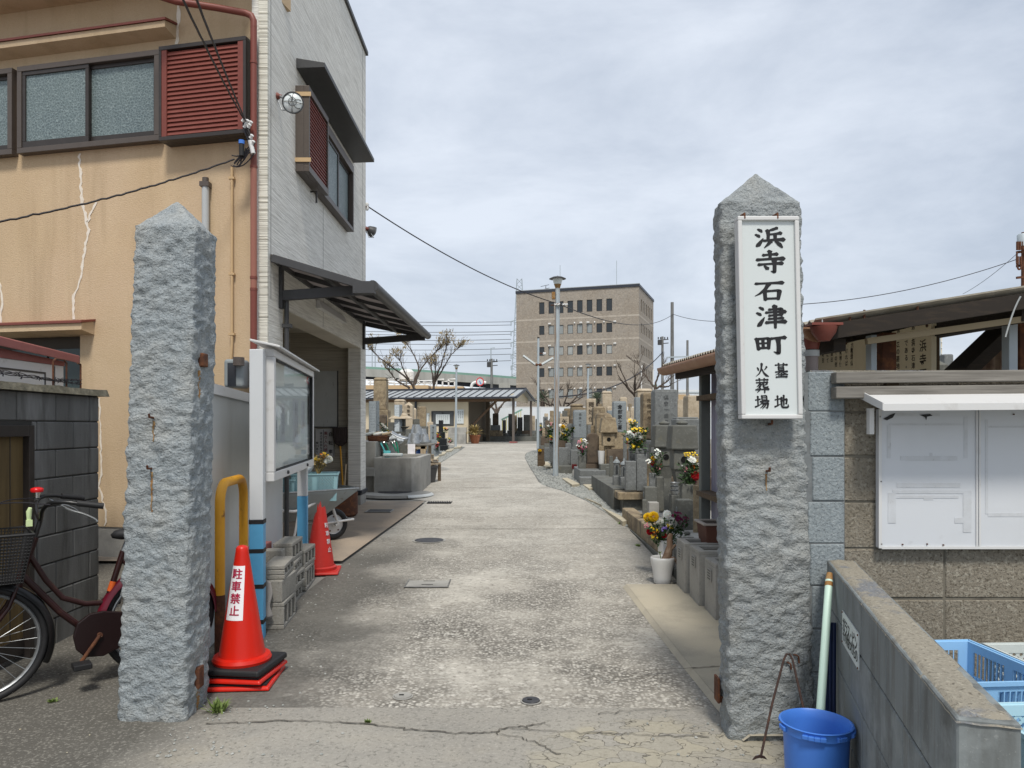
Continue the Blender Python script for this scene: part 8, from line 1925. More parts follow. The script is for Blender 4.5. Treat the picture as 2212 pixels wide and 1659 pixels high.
for s_ in(-1,1):
 a=at(1163+s_*7,787,Yt);c=at(1163+(s_*33 if s_<0 else 32),768 if s_<0 else 773,Yt);MB().bar(a,c,.075,.06,up=(0,-1,0)).build('tube_light',M['white_sign'],tl,bevel=.01);MB().bar(a+Vector((0,.0,-.042)),c+Vector((0,.0,-.042)),.07,.02).build('tube_housing',M['dark_gray'],tl)
b=MB();b.tube([at(1157,788,Yt),at(1170,788,Yt)],.05,8);b.tube([at(1163,763,Yt),at(1176,764,Yt)],.02,6);b.build('arm_joint',M['rust'],tl)
MB().lathe([(.03,-.06),(.06,-.03),(.04,0),(.06,.03),(.03,.06)],at(1176,764,Yt),10,axis=(1,0,0)).build('insulator',M['ceramic'],tl,smooth=60)
# open shelter with a cream office at the end of the path
YS=38.0;X1=xat(1118,YS);dpt=4.3;ze=zat(860,YS);zr_=ze+.50;SA=R(-12)
MB.DEF=Matrix.Translation((X1,YS,0))@Matrix.Rotation(SA,4,'Z')@Matrix.Translation((-X1,-YS,0))
def sx(px,yo=0.0):
 k=(px-CX)/FOC;d=(k*YS-X1+yo*(k*math.cos(SA)+math.sin(SA)))/(math.cos(SA)-k*math.sin(SA));return X1+d
X0=sx(740)
sh=thing('shelter','cream-walled shelter with grey standing-seam roof across the end of the path','shelter',((X0+X1)/2,YS,gz(YS)))
rf=MB()
for a,c in(((YS-.5,ze),(YS+dpt/2,zr_)),((YS+dpt/2,zr_),(YS+dpt+.5,ze))):rf.hexa([(X0,a[0],a[1]),(X1,a[0],a[1]),(X1,c[0],c[1]),(X0,c[0],c[1]),(X0,a[0],a[1]+.06),(X1,a[0],a[1]+.06),(X1,c[0],c[1]+.06),(X0,c[0],c[1]+.06)])
ro=rf.build('roof',M['roof_metal'],sh)
b=MB();x=X0
while x<X1-.05:b.hexa([(x-.02,YS-.5,ze+.06),(x+.02,YS-.5,ze+.06),(x+.02,YS+dpt/2,zr_+.06),(x-.02,YS+dpt/2,zr_+.06),(x-.02,YS-.5,ze+.10),(x+.02,YS-.5,ze+.10),(x+.02,YS+dpt/2,zr_+.10),(x-.02,YS+dpt/2,zr_+.10)]);x+=.42
b.build('roof_seams',M['roof_dark'],ro)
b=MB();b.bar((X0,YS+dpt/2,zr_+.10),(X1+.05,YS+dpt/2,zr_+.10),.16,.10);b.bar((X0,YS-.53,ze+.02),(X1,YS-.53,ze+.02),.06,.09)
for q in((YS-.53,ze+.02,YS+dpt/2,zr_+.06),(YS+dpt/2,zr_+.06,YS+dpt+.53,ze+.02)):b.bar((X1+.03,q[0],q[1]),(X1+.03,q[2],q[3]),.06,.13)
b.build('roof_trim',M['roof_dark'],ro)
b=MB();b.prism([(YS-.05,ze-.12),(YS+dpt+.05,ze-.12),(YS+dpt+.05,ze+.18),(YS+dpt/2,zr_-.02),(YS-.05,ze+.18)],X1-.35,X1-.28,lambda a,c,d:(d,a,c));b.build('gable',M['cream_wall'],sh)
Xw=sx(1011);b=MB();b.box(X0,YS,gz(YS),sx(932),YS+.12,ze+.06);b.box(sx(932),YS,gz(YS),sx(980.5),YS+.12,zat(920,YS));b.box(sx(932),YS,zat(887,YS),sx(980.5),YS+.12,ze+.06);b.box(sx(980.5),YS,gz(YS),Xw,YS+.12,ze+.06);b.box(Xw-.12,YS+.121,gz(YS),Xw,YS+dpt,ze+.06);b.box(X0,YS+dpt-.12,gz(YS),Xw-.121,YS+dpt,ze+.06)
b.build('office_wall',M['cream_wall'],sh)
b=MB();b.box(sx(1011)+.001,YS+dpt-.12,gz(YS),sx(1040,dpt),YS+dpt,ze+.06);iw_=b.build('back_wall',nmat('shaded_brown_inside',(.13,.105,.075),.85),sh);MB().box(Xw+.001,YS+.13,gz(YS),Xw+.02,YS+dpt-.13,ze+.05).build('inner_wall_shade',iw_.data.materials[0],sh);MB().box(sx(1053,3.0)-.1,YS+3.0,gz(YS),sx(1053,3.0)+.1,YS+3.2,ze).build('post',iw_.data.materials[0],sh);MB().box(sx(1015,3.6),YS+3.6,gz(YS)+1.1,sx(1029,3.6),YS+3.64,gz(YS)+1.75).build('leaning_panel',M['far_white'],sh);MB().box(sx(1036,3.6),YS+4.1,gz(YS)+1.2,sx(1046,3.6),YS+4.13,gz(YS)+1.6).build('notice_sheet',M['far_white'],sh)  # brown skin over the cream side wall paints in the shelter's interior shade
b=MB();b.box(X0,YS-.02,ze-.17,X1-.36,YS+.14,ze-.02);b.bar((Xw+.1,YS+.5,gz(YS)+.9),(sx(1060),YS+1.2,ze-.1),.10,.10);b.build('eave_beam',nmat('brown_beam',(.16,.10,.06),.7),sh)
wo=MB();x0,x1=sx(932),sx(980.5);z0_,z1_=zat(920,YS),zat(887,YS)
for q in((x0,z0_,x1,z0_+.05),(x0,z1_-.05,x1,z1_),(x0,z0_+.05,x0+.05,z1_-.05),(x1-.05,z0_+.05,x1,z1_-.05),((x0+x1)/2-.03,z0_+.05,(x0+x1)/2+.03,z1_-.05)):wo.box(q[0],YS-.02,q[1],q[2],YS+.06,q[3])
w_=wo.build('window',M['dark_gray'],sh);MB().box(x0+.05,YS+.03,z0_+.05,x1-.05,YS+.04,z1_-.05).build('pane',nmat('dim_office_glass',(.10,.105,.105),.2),w_)
def notice(label,px0,py0,px1,py1,cols,bold=0):
 x0,x1,z0_,z1_=sx(px0),sx(px1),zat(py1,YS),zat(py0,YS);t=thing('wall_notice',label,'notice',((x0+x1)/2,YS-.03,z0_));MB().box(x0,YS-.045,z0_,x1,YS-.022,z1_).build('sheet',M['white_sign'],t);lt=MB()
 for k in range(cols):xx=x1-(x1-x0)*(.15+.7*k/max(cols-1,1));lt.glyphs('墓地使用者へお知らせ'[:7 if k%3 else 5],(xx,YS-.047,z1_-(z1_-z0_)*.16),(1,0,0),(0,0,1),(z1_-z0_)*.09,gap=1.15)
 lt.build('lettering',M['ink_soft'],t)
notice('white paper notice with columns of writing taped over the office window',942,894.5,972,915.5,6);notice('framed white notice right of the office window',984,884,1002,915,4);notice('white notice sheet left of the office window',920,892,928,921,2)
for px in(1109,1147):
 Y=YS-.15 if px<1120 else YS+dpt-.2;x=sx(px,Y-YS);MB().box(x-.055,Y-.055,gz(Y),x+.055,Y+.055,ze+.0).build('post',nmat('weathered_post',(.13,.11,.095),.8),sh);MB().box(x-.18,Y-.18,gz(Y),x+.18,Y+.18,gz(Y)+.07).build('post_footing',M['dull_red'],sh)
MB().box(X0,YS-.22,ze-.10,X0+.01,YS-.2,ze).box(sx(899)-.05,YS-.12,gz(YS),sx(899)+.05,YS-.02,ze-.14).build('downpipe',M['roof_dark'],sh)
MB.DEF=None
c=(xat(1026,37),37.0,gz(37));pp=thing('potted_plant','terracotta pot of drooping yellowed leaves under the shelter','potted plant',c)
MB().lathe([(.18,0),(.27,.36),(.29,.37),(.29,.44),(.25,.44),(.24,.36),(.001,.35)],c,24,caps=(True,False)).build('pot',M['terracotta'],pp,smooth=40)
b=MB();rnd=random.Random(11)
for k in range(130):
 a=rnd.uniform(0,6.28);e_=rnd.uniform(.2,1.3);o=Vector((c[0],c[1],c[2]+.42));L_=rnd.uniform(.45,.85);d=Vector((math.cos(a)*math.cos(e_),math.sin(a)*math.cos(e_),math.sin(e_)));s_=d.cross(Vector((0,0,1))).normalized()*.035;m_=o+d*L_*.6;t_=o+d*L_-Vector((0,0,.25*L_))
 b.face([o-s_*.3,o+s_*.3,m_+s_,m_-s_]);b.face([m_-s_,m_+s_,t_])
b.build('leaves',M['leaf_y'],pp)
Yv=36.2;slabs('wash_trough','low grey block wash trough standing against the office wall','trough',[(xat(968,Yv),Yv,gz(Yv),xat(1006,Yv),Yv+.6,zat(936,Yv)),(xat(966,Yv),Yv+.601,gz(Yv),xat(1006,Yv),Yv+.9,zat(923,Yv))],['concrete','concrete'],parts=['basin','back_block'])
rnd=random.Random(21)
for k,(x0,x1,tp,bt,mt)in enumerate(((1064,1077,893,918,'brown_stone'),(1085.5,1093,907,935,'black_stone'),(1098,1107,893.5,930,'black_stone'),(1118,1129,901,930,'black_stone'),(1131,1145,896,930,'granite_dk'),(1048,1060,903,930,'granite_dk'),(1138,1144,906,930,'granite_dk'),(1110,1117,897,925,'sandstone'),(1149,1156,898,930,'sand_light'),(1157,1162,905,930,'granite_dk'))):
 G(('brown broad gravestone at the left of the row behind the shelter','slim black gravestone with a capped top in the row behind the shelter','tallest polished black gravestone in the row behind the shelter','black gravestone left of the far shelter post','grey gravestone in line with the far shelter post','grey gravestone nearest the shelter wall opening','little grey gravestone tucked by the far shelter post','tan gravestone glimpsed between two black ones behind the shelter','pale tan gravestone just outside the shelter','narrow grey gravestone between shelter and twin-tube lamp')[k],x0,x1,tp,43+rnd.uniform(-1,2),mt,bt,shape='flat',plinth='granite_dk',base_w=1.7)
slabs('low_step','long dark kerb of the plots behind the shelter','kerb',[(xat(1045,41.6),41.6,gz(41),xat(1160,41.6),42.0,zat(943,41.6))],['granite_dk'],parts=['kerb_block'])
b=MB();Yf=47.0;fn=thing('boundary_fence','plain white boundary fence of wide panels behind the shelter and graves','fence',(4,Yf,gz(Yf)))
xs=[xat(1045,Yf)+k*1.8 for k in range(12)]
for k,(a,c)in enumerate(zip(xs,xs[1:])):MB().box(a+.004,Yf,gz(Yf),c-.004,Yf+.05,zat(880,Yf)).build('panel',M['far_white'],fn)
b=MB()
for k,a in enumerate(xs):b.box(a-.03,Yf+.051,gz(Yf),a+.03,Yf+.11,zat(880,Yf)+.05)
b.bar((xs[0],Yf+.03,zat(880,Yf)+.02),(xs[-1],Yf+.03,zat(880,Yf)+.02),.08,.04);b.build('fence_frame',M['ventcap'],fn)
st_=thing('stair_railing','yellow-green stair railing glimpsed behind the shelter','railing',(xat(1095,46),46,gz(46)));b=MB()
for k in range(10):u=k/9;p=at(1085+40*u,906-20*u,46);b.box(p.x-.02,45.98,p.z-.8,p.x+.02,46.02,p.z)
b.build('balusters',nmat('pale_yellow_rail',(.55,.50,.18),.6),st_);b=MB();b.bar(at(1083,907,46),at(1128,884.5,46),.06,.10);b.build('handrail',M['green_rail'],st_)
# bare trees and palms
def bare_tree(label,limbs,Y,tuft=0.0,seed=1,r0=.11,twig=1.0,group='bare pollarded trees'):
 """limbs: polylines in pixels from the base outward; thin twigs and dry tufts grow from them"""
 rnd=random.Random(seed);base=at(*limbs[0][0],Y);base.z=min(base.z,base.z);t=thing('bare_tree',label,'tree',(base.x,Y,gz(Y)),0,group)
 tr=MB();tw=MB();tf=MB();tr.tube([(base.x,Y,gz(Y)),base],[r0*1.2,r0],9)
 for L in limbs:
  pts=[];dy=rnd.uniform(-.9,.9)
  for k,p in enumerate(L):q=at(p[0],p[1],Y);q.y+=dy*k/max(1,len(L)-1);pts.append(q)
  pts=smooth_pts(pts,2);n=len(pts);tr.tube([p+Vector((rnd.gauss(0,.012),rnd.gauss(0,.012),rnd.gauss(0,.012)))for p in pts],[r0*(.9-.72*k/(n-1))for k in range(n)],7)
  for k in range(int(n*.35),n):
   for _ in range(1 if k<n-3 else 4):
    if rnd.random()>twig:continue
    d=(pts[k]-pts[max(0,k-2)]).normalized();d=(d+Vector((rnd.gauss(0,.55),rnd.gauss(0,.45),abs(rnd.gauss(.25,.3))))).normalized();l=rnd.uniform(.3,.85)*(Y/40);e_=pts[k]+d*l+Vector((0,0,l*.12));m_=pts[k]+d*l*.5
    tw.tube([pts[k],m_,e_],[.016,.010,.006],4)
    for _ in range(2):d2=(d+Vector((rnd.gauss(0,.6),rnd.gauss(0,.5),rnd.gauss(.2,.4)))).normalized();tw.tube([m_,m_+d2*l*.55],[.008,.004],3)
    if tuft and rnd.random()<tuft and k>n*.75:
     for _ in range(11):
      o=e_+Vector((rnd.gauss(0,.10),rnd.gauss(0,.10),rnd.gauss(0,.07)))-d*rnd.uniform(0,.3);dd=(d+Vector((rnd.gauss(0,.5),rnd.gauss(0,.5),rnd.gauss(.1,.4)))).normalized();s_=dd.cross(Vector((rnd.gauss(0,1),rnd.gauss(0,1),1))).normalized()*.03
      tf.face([o,o+dd*.08+s_,o+dd*.20,o+dd*.08-s_])
 tr.build('trunk',M['bark'],t,smooth=60);tw.build('twigs',M['bark'],t)
 if tf.v:tf.build('dry_tufts',M['leaf_tree'],t)
 return t
bare_tree('bare spreading tree with tan dry tufts behind the shelter, left one',[[(897,842),(878,815),(850,795),(826,778),(808,760)],[(897,842),(884,820),(874,800),(868,780)],[(893,838),(896,815),(905,800),(898,775),(886,755),(876,740)],[(897,830),(904,808),(914,790),(930,770),(945,758)],[(885,838),(868,830),(850,815),(842,800)]],46,.85,3,.085,1)
bare_tree('bare upright tree with tan dry tufts behind the shelter, right one',[[(937,842),(938,825),(948,812),(960,790),(972,768),(988,752)],[(937,840),(934,815),(930,795),(929,788)],[(940,825),(946,805),(956,785),(962,765),(968,748)],[(938,830),(941,810),(942,790)]],46.5,.85,5,.085,1)
bare_tree('leafless pollard in front of the brown building, by the tan gravestones',[[(1384,876),(1372,855),(1356,840),(1347,815),(1338,800)],[(1384,876),(1368,850),(1365,830),(1364,815)],[(1380,868),(1376,845),(1385,825),(1390,800)],[(1372,855),(1352,835),(1343,825),(1333,812)],[(1382,870),(1370,845),(1366,828)]],31,0,7,.065,.28)
bare_tree('leafless pollard at the corner of the brown building',[[(1415,838),(1418,820),(1424,805),(1430,790)],[(1415,840),(1430,832),(1445,820),(1452,806)],[(1414,838),(1405,822),(1396,805),(1385,780)],[(1425,834),(1440,838),(1447,830)]],34,0,9,.065,.3)
bare_tree('low leafless tree behind the white fence, left of the lamp post',[[(1190,880),(1180,860),(1170,848),(1165,838)],[(1190,880),(1195,862),(1205,850)],[(1192,872),(1210,885),(1222,890)],[(1188,876),(1172,868),(1158,866)]],50,0,11,.08,.5)
bare_tree('low leafless tree behind the white fence, right of the lamp post',[[(1215,885),(1222,862),(1226,845)],[(1215,885),(1236,868),(1250,852),(1262,845)],[(1214,882),(1208,866),(1205,850)],[(1222,872),(1240,870),(1252,862)]],50.5,0,13,.08,.5)
bare_tree('dark pruned tree stump crown seen through the shelter',[[(1072,895),(1068,885),(1060,878),(1056,868)],[(1072,895),(1078,882),(1086,872),(1092,866)],[(1072,895),(1072,880),(1070,868)]],45,0,15,.12,.5)
def palm(label,px,Y,top,r_px,trunk_bot,seed):
 rnd=random.Random(seed);c=at(px,top,Y);t=thing('palm',label,'palm',(c.x,Y,gz(Y)));k=Y/FOC
 MB().tube([(c.x,Y,gz(Y)),(c.x,Y,c.z)],[.20,.16],10).build('trunk',M['bark'],t,smooth=60);b=MB()
 for i in range(70):
  a=rnd.uniform(0,6.28);e_=rnd.uniform(-.5,1.35);L_=r_px*k*rnd.uniform(.75,1.1);d=Vector((math.cos(a)*math.cos(e_),math.sin(a)*math.cos(e_),math.sin(e_)));s_=d.cross(Vector((0,0,1))).normalized();pts=[c+d*L_*u-Vector((0,0,L_*.30*u*u))for u in(0,.3,.6,1)]
  for p,q in zip(pts,pts[1:]):b.face([p-s_*.015,p+s_*.015,q+s_*.012,q-s_*.012])
  for u in range(3,14):
   u/=14;p=c+d*L_*u-Vector((0,0,L_*.30*u*u));ll_=L_*.26*(1-abs(u-.45))
   for sg in(-1,1):e2=p+(d*.7+s_*sg*.8).normalized()*ll_-Vector((0,0,ll_*.25));b.face([p-d*.018,p+d*.018,e2])
 b.build('fronds',M['palm'],t)
palm('grey-green palm before the brown building, right of the lamp post',1290,49,862,24,880,3);palm('palm beside the twin-tube lamp with drooping grey fronds',1172,52,862,27,880,4)
# brown tiled office block in the distance
C0=Vector((19.7,115,0));uL=Vector((-19,6.4,0)).normalized();uR=Vector((5,14.4,0)).normalized();BWd,BDp,BH=20.05,15.3,23.3;zG=gz(100)
bd=thing('office_building','brown tiled five-storey office block with rows of small windows','building',C0)
TFr=Matrix.Identity(4);nF=Vector((-uL.y,uL.x,0));nF=nF if nF.y<0 else-nF
for k in range(3):TFr[k][0]=uL[k];TFr[k][1]=nF[k];TFr[k][2]=(0,0,1)[k];TFr[k][3]=C0[k]
TSd=Matrix.Identity(4);nS=Vector((uR.y,-uR.x,0));nS=nS if nS.x>0 else-nS
for k in range(3):TSd[k][0]=uR[k];TSd[k][1]=nS[k];TSd[k][2]=(0,0,1)[k];TSd[k][3]=C0[k]
def onface(T,px,py):
 n_=Vector((T[0][1],T[1][1],0));k=(px-CX)/FOC;o=Vector((T[0][3],T[1][3],0));Y=(o.x*n_.x+o.y*n_.y)/(k*n_.x+n_.y);p=Vector((k*Y,Y,0))-o;return p.x*T[0][0]+p.y*T[1][0],zat(py,Y)
def D5(cx,cy):return 1108.1+.1984*cx,592.5+.1984*cy
wxs=[]
for cx0,cx1 in((285,342),(387,447),(490,550),(593,654),(697,758),(803,864),(909,971),(1016,1080)):a=onface(TFr,*D5(cx0,330));c=onface(TFr,*D5(cx1,330));wxs.append((min(a[0],c[0]),max(a[0],c[0])))
rows_w=[]
for t_,bt_ in((264,397),(528,630),(766,865),(1003,1103),(1241,1345)):rows_w.append((onface(TFr,*D5(1048,bt_))[1],onface(TFr,*D5(1048,t_))[1]))
rows_w.append((rows_w[-1][0]-3.3,rows_w[-1][1]-3.3))
def facade(T,length,xs,rows,depth=.18):
 """wall with real openings: strips between and around the windows"""
 b=MB(T);xs=sorted(xs);rs=sorted(rows);z=zG
 for(z0_,z1_)in rs:
  b.box(0,-.4,z,length,0,z0_);x=0
  for a,c in xs:b.box(x,-.4,z0_,a,0,z1_);x=c
  b.box(x,-.4,z0_,length,0,z1_);z=z1_
 b.box(0,-.4,z,length,0,BH);return b
facade(TFr,BWd,wxs,rows_w).build('front_wall',M['tile_building'],bd)
sxs=[(2.0+k*1.75,2.9+k*1.75)for k in range(7)]
facade(TSd,BDp,sxs,rows_w).build('side_wall',M['tile_building'],bd)
b=MB();ctr=[C0,C0+uL*BWd,C0+uL*BWd+uR*BDp,C0+uR*BDp]
b.prism([(p.x,p.y)for p in ctr],BH+.01,BH+.05,lambda a,c,d:(a,c,d));b.build('roof',M['concrete'],bd)
b=MB(TFr);b.box(-.12,-.3,BH-.02,BWd+.1,.12,BH+.38);b.build('parapet_cap',M['roof_dark'],bd)
b=MB(TFr);b.box(-.12,-.3,BH+.381,BWd+.1,.10,BH+.48);b.build('cap_flashing',M['roof_metal'],bd)
b=MB(TSd);b.box(.31,-.3,BH-.02,BDp+.1,.12,BH+.38);b.build('parapet_cap',M['roof_dark'],bd)
open_dark={(0,k)for k in range(8)}|{(1,0),(1,6),(1,7),(2,0),(2,4),(2,6),(3,0),(3,6),(3,7),(4,6),(4,0)}
for T,xs,face in((TFr,wxs,'f'),(TSd,sxs,'s')):
 for r_,(z0_,z1_)in enumerate(rows_w):
  for k,(a,c)in enumerate(xs):
   kk=k;fr=MB(T);w_=.07
   for q in((a,z0_,c,z0_+w_),(a,z1_-w_,c,z1_),(a,z0_+w_,a+w_,z1_-w_),(c-w_,z0_+w_,c,z1_-w_)):fr.box(q[0],-.14,q[1],q[2],-.06,q[3])
   fo=fr.build('window',M['bronze'],bd)
   dark=(r_,kk)in open_dark if face=='f' else(r_+k)%3==0
   MB(T).box(a+w_,-.12,z0_+w_,c-w_,-.11,z1_-w_).build('pane',M['glass_dark']if dark else M[('glass_blind','glass_blind_pale','glass_blind')[(r_*5+k*3)%3]],fo)
b=MB(TFr)
for cy in(505,742,968,1192):z=onface(TFr,*D5(60,cy))[1];b.box(0,.0,z-.14,BWd,.012,z+.14)
b.build('tile_course',M['tile_band'],bd)
b=MB(TSd)
for cy in(505,742,968,1192):z=onface(TFr,*D5(60,cy))[1];b.box(0,.0,z-.14,BDp,.012,z+.14)
b.build('tile_course',M['tile_band'],bd)
for r_,base in enumerate((513,752,990,1228)):
 for cx in(1103,1118,993,891,826,811,748,733,672,407,393):
  x,z=onface(TFr,*D5(cx,base+(1110-cx)*.036));b=MB(TFr);b.lathe([(.12,0),(.12,.18),(.06,.22)],(x,.01,z),8,axis=(0,1,0));b.box(x-.10,.01,z-.14,x+.10,.16,z);b.build('vent_cap',M['ventcap'],bd)
b=MB(TSd)
for x,z0_,z1_ in((1.4,zG,onface(TFr,*D5(1390,990))[1]),(13.9,zG,onface(TFr,*D5(1390,990))[1]+.3)):b.tube([(x,.15,z0_),(x,.15,z1_),(x+1.2,.15,z1_+.05)],.10,8)
b.build('wall_pipe',M['ventcap'],bd)
for px,pt_,pb_ in((1210,573,628),(1332,563,620)):p=at(px,pb_,123);MB().tube([p,at(px,pt_,123)],.05,5).build('lightning_rod',M['pole_gray'],bd)
b=MB();p0,p1=at(1179,618,121),at(1179,636,121);b.tube([p0,p1],.06,5);b.tube([at(1168,619,121),at(1186,615,121)],.04,4);b.tube([at(1173,625,121),at(1187,622,121)],.04,4);b.build('aerial',M['dark_gray'],bd)
# viaduct, factory roofs, pylon, poles and wires
hw=thing('viaduct','curving elevated motorway with green barrier behind the trees','viaduct',(-20,160,gz(100)));n=40;dk=MB();gb=MB();ud=MB()
prof=[(560,783,150),(793,793,150),(900,799,153),(1000,806,158),(1060,810.5,163),(1115,815,170),(1200,820,182),(1420,832,210)]
def hp(u):
 k=min(int(u*(len(prof)-1)),len(prof)-2);f_=u*(len(prof)-1)-k;return[prof[k][i]+(prof[k+1][i]-prof[k][i])*f_ for i in range(3)]
L1,L2,L3=[],[],[]
for k in range(n+1):
 px,py,Y=hp(k/n);p=at(px,py,Y)
 L1.append([dk.pt(p+Vector(v))for v in((0,0,-.35),(0,0,-1.9),(0,12,-1.9),(0,12,-.35))]);L2.append([gb.pt(p+Vector(v))for v in((0,.05,-.349),(0,.05,.12),(0,.25,.12),(0,.25,-.349))]);L3.append([ud.pt(p+Vector(v))for v in((0,1.2,-1.901),(0,1.6,-4.2),(0,10,-4.2),(0,11,-1.901))])
for b_,L in((dk,L1),(gb,L2),(ud,L3)):
 for p,q in zip(L,L[1:]):
  for k in range(4):b_.f.append([p[k],q[k],q[(k+1)%4],p[(k+1)%4]])
dk.build('deck',M['highway'],hw);gb.build('barrier',M['green_rail'],hw);ud.build('girders',M['roof_dark'],hw)
b=MB()
for px in(640,860,1090):p=at(px,830,160);b.box(p.x-1.2,158,gz(100),p.x+1.2,162,p.z+.2)
b.build('pier',M['highway'],hw)
for px,pt_,lb in((804,752,'leftmost thin light pole on the viaduct'),(810.5,741,'tall thin light pole on the viaduct beside the leftmost'),(1060.5,752,'thin light pole on the viaduct near the brown building'),(915,796,'short light pole on the viaduct above the left tree')):
 a=at(px,806,160);c=at(px,pt_,160);tag(MB().tube([a,c,c+Vector((.8,0,.1))],.12,6).build('light_pole',M['pole_gray'],loc=a),lb,'light pole','light poles on the viaduct')
fy=thing('factory_roofs','long low pale factory roofs with pipework under the viaduct','factory',(-25,130,gz(100)));b=MB();p0,p1=at(560,818,130),at(1113,844,130)
b.hexa([(p0.x,130,gz(100)),(p1.x,130,gz(100)),(p1.x,140,gz(100)),(p0.x,140,gz(100)),(p0.x,130,p0.z-.9),(p1.x,130,p1.z-.6),(p1.x,140,p1.z+.6),(p0.x,140,p0.z+1.8)]);b.build('roof_block',M['far_white'],fy)
b=MB();b.box(at(560,0,110).x,110,gz(100),at(925,0,110).x,116,zat(832,110));b.box(at(930,0,110).x,111,gz(100),at(1000,0,110).x,116,zat(834.5,111));b.build('tan_wall',M['far_tan'],fy)
b=MB();rnd=random.Random(4)
for px in range(800,990,13):p=at(px,822+rnd.uniform(-4,6),118);b.tube([(p.x,118,gz(100)),p,p+Vector((rnd.choice([-1,1])*1.2,0,0))],.14,6)
for py in(821,827,833):b.tube([at(795,py,119),at(935,py+1.5,119)],.12,6)
b.lathe([(1.2,0),(1.2,1.2),(.8,1.6),(.01,1.7)],at(878,820,117),14);b.build('pipework',M['ventcap'],fy)
b=MB();ph=at(1012,838,60);t=thing('hoop_sign_frame','white tubular arch beside a round no-parking sign, above the shelter roof','frame',ph)
b.tube(smooth_pts([at(1018,850,60),at(1018,832,60),at(1024,826,60),at(1036,825,60),at(1050,827,60)]),.12,8);b.build('arch',M['ventcap'],t,smooth=60)
c=at(1036.5,824.5,59.5);rs=thing('road_sign','round red-rimmed road sign above the shelter roof','road sign',c);MB().lathe([(.001,0),(.34,0),(.34,.03),(.001,.03)],c,24,axis=(.45,-1,0)).build('sign_plate',M['white_sign'],rs)
MB().lathe([(.34,.031),(.34,.045),(.27,.045),(.27,.031)],c,24,axis=(.45,-1,0),caps=(False,False)).build('red_rim',M['red_lamp'],rs);MB().tube([c+Vector((0,.05,-2.2)),c+Vector((0,.05,.3))],.05,8).build('sign_pole',M['pole_gray'],rs)
b=MB();b.bar(c+Vector((-.13,-.05,.20)),c+Vector((.13,-.05,-.20)),.05,.012,up=(0,1,0));b.bar(c+Vector((-.10,-.05,-.05)),c+Vector((-.10,-.05,.14)),.05,.012,up=(0,1,0));b.build('sign_mark',M['blue_plastic'],rs)
pl_=thing('pylon','lattice power pylon half hidden behind the brown building','pylon',(xat(1121,230),230,gz(200)));b=MB()
for k in range(26):
 z0_,z1_=2+k*1.75,2+(k+1)*1.75;w0=3.2*(1-k/34);w1=3.2*(1-(k+1)/34);xc=xat(1122,230)
 for sx in(-1,1):b.tube([(xc+sx*w0,230,z0_),(xc+sx*w1,230,z1_)],.14,4);b.tube([(xc+sx*w0,230,z0_),(xc-sx*w1,230,z1_)],.08,4)
for py in(694,716,740,766,790,812):a=at(1104,py,230);b.tube([a,at(1122,py-5,230)],.12,4);b.tube([a,at(1122,py+4,230)],.10,4);b.tube([a,a-Vector((0,0,1.4))],.16,4)
b.build('lattice',M['pole_gray'],pl_)
for k,py in enumerate((695,702,716,722,733,741,753,765,779)):
 tag(MB().tube(sag(at(1104,py,230),at(560,py-14+k,250),1.0,16),.075,4).build('power_line',M['dark_gray']),'distant power line running left from the pylon','power line','power lines left of the brown building')
def upole(label,px,top,bot,Y,r,arms=True,mat='concrete_dark'):
 p=at(px,bot,Y);t=thing('utility_pole',label,'utility pole',(p.x,Y,gz(Y)));MB().tube([(p.x,Y,gz(Y)),(p.x,Y,zat(top,Y))],[r,r*.7],10).build('pole',M[mat],t,smooth=60)
 if arms:
  b=MB();k=Y/FOC
  for dy in(6,14):b.bar(at(px-10,top+dy+2,Y),at(px+13,top+dy,Y),.10,.10)
  for dx in(-9,-4,5,11):b.tube([at(px+dx,top+6,Y),at(px+dx,top+1,Y)],.07,6)
  b.tube([at(px-6,top+18,Y),at(px-6,top+8,Y)],.25,8);b.build('crossarms',M['dark_gray'],t)
 return t
upole('grey utility pole with crossarms above the shelter, before the viaduct',1062,775,842,95,.20);upole('utility pole with arms at the right of the brown building',1431,727,830,90,.20);pk=upole('plain dark pole standing between the brown building and the shed',1452,653,840,40,.12,False);a=at(1452,772,39.9);MB().bar(a+Vector((-.3,0,0)),at(1490,770,39.9),.07,.07).build('cross_arm',M['pole_gray'],pk);upole('distant plain pole near the shed gutter',1485,735,860,60,.13,False);upole('thin distant pole left of the shed post',1463.5,783,840,70,.10,False)
upole('rusty transformer pole at the right edge of the photo',2211,502,800,24,.09,False,'rust')
tp=thing('transformer','grey pole transformer with insulators on the pole at the right edge','transformer',at(2205,545,24));b=MB();c=at(2205,510,23.8)
MB().lathe([(.13,-.22),(.17,-.20),(.17,.16),(.14,.20),(.001,.22)],at(2210,519,23.8),18).build('tank',M['pole_gray'],tp,smooth=40)
for py in(545,575,600):b.bar(at(2196,py,23.8),at(2216,py-2,23.8),.07,.07)
for px,py in((2198,540),(2203,540),(2209,540),(2198,572),(2205,572)):b.tube([at(px,py,23.7),at(px,py-18,23.7)],.045,6)
b.tube(smooth_pts([at(2197,545,23.7),at(2196,570,23.7),at(2201,585,23.7),at(2208,575,23.7)]),.03,5);b.build('fittings',M['rust'],tp)
bb=thing('beige_block','pale beige panelled block seen through the shed on the right','building',at(2040,800,70));b=MB();xa,xb=xat(1995,70),xat(2035,70);b.hexa([(xa,70,gz(70)),(xb,70,gz(70)),(xb+6,92,gz(70)),(xa,92,gz(70)),(xa,70,zat(715,70)),(xb,70,zat(715,70)),(xb+6,92,zat(715,70)),(xa,92,zat(715,70))]);b.build('panelled_walls',M['far_beige'],bb)
b=MB();zz=zat(715,70)
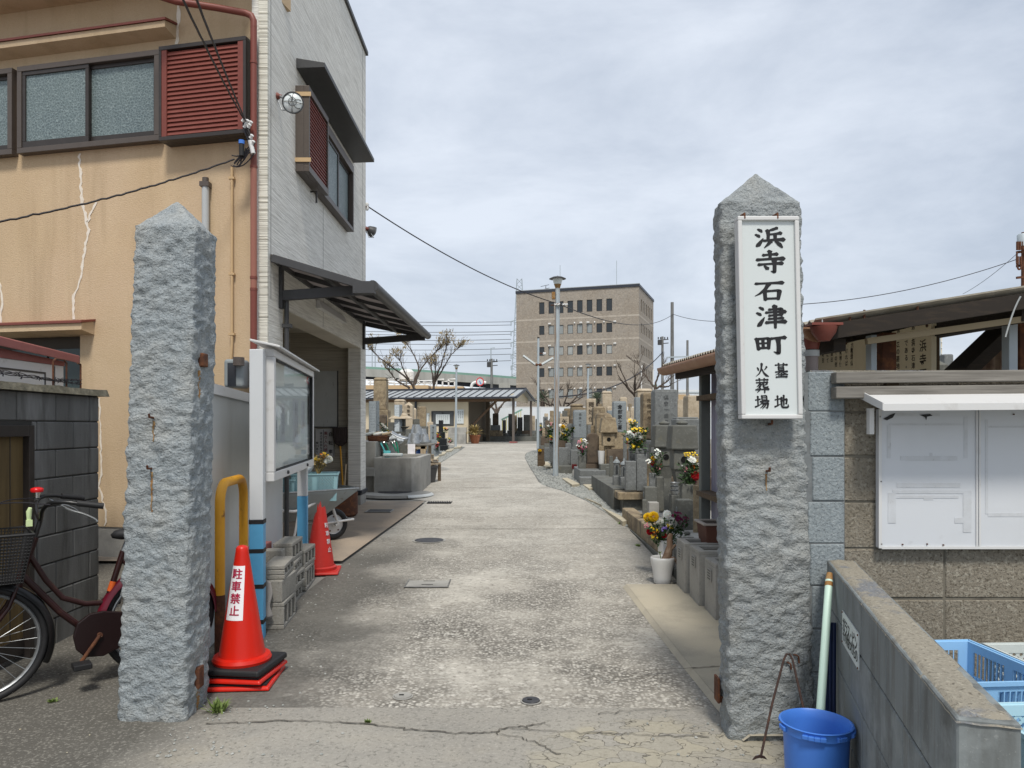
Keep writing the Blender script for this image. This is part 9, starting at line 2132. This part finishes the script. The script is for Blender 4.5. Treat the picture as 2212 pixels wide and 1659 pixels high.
for k in range(7):b.box(xa,69.93,zz-.5-k*.55,xb,69.99,zz-.42-k*.55)
b.build('panel_ribs',M['ventcap'],bb);b=MB();b.tube([at(2012,715,69.8),at(2012,800,69.8)],.10,6);b.build('rust_pipe',M['rust'],bb)
upole('light grey pole in front of the beige block, framed by the shed',2026,705,800,30,.14,False,'pole_gray')
MBg=G('grey gravestone top with a shallow point, seen over the right block wall',2012,2048,773,8.0,'granite_dk',850,shape='point');G('grey gravestone top at an angle, behind the first over the right wall',2040,2060,765,8.8,'granite_grey',850)
fs=thing('far_sheds','pale low factory sheds beyond the gravestones on the right','factory',(40,150,gz(100)));b=MB();b.box(xat(1425,150),150,gz(100),xat(1740,150),165,zat(842,150));b.build('walls',M['far_white'],fs);b=MB();b.box(xat(1430,148),148,gz(100),xat(1490,148),149.9,zat(852,148));b.build('annex',M['far_tan'],fs)
b=MB();
for py in(848,856,866):b.box(xat(1426,149.9),149.9,zat(py,150)-.15,xat(1738,149.9),149.97,zat(py,150)+.15)
b.build('roof_lines',M['pole_gray'],fs)
L0=at(1201,655,16.55);H0=at(796,447,11.9)
cable('single wire sagging from the far house corner to the near lamp post',sag(H0,L0,.16,30),.010)
cable('wire leaving the near lamp post to the right towards the far pole',sag(at(1210,658,16.55),at(1452,680,40),.5,30),.012)
cable('wire continuing right from the plain dark pole behind the gate post',sag(at(1452,678,40),at(1735,657,26),.5,24),.013)
cable('wire climbing from behind the gate post to the transformer pole',sag(at(1735,657,24.5),at(2200,559,23.8),.25,24),.013)
cable('fainter wire climbing steeply to the transformer pole',sag(at(2080,635,30),at(2200,545,24),.1,16),.008)
cable('thick black cable rising to the right in front of the brown building',sag(at(1209,857,48),at(1432,760,90),1.2,24),.055)
it=thing('wall_insulator','white insulator bracket at the far end of the house wall','insulator',H0);MB().tube([(XS+.0,11.84,H0.z-.02),H0],.012,6).build('bracket',M['rust'],it)
for dz in(-.03,.03):MB().lathe([(.02,-.03),(.035,0),(.02,.03)],H0+Vector((-.02,-.02,dz)),10).build('knob',M['ceramic'],it,smooth=60)
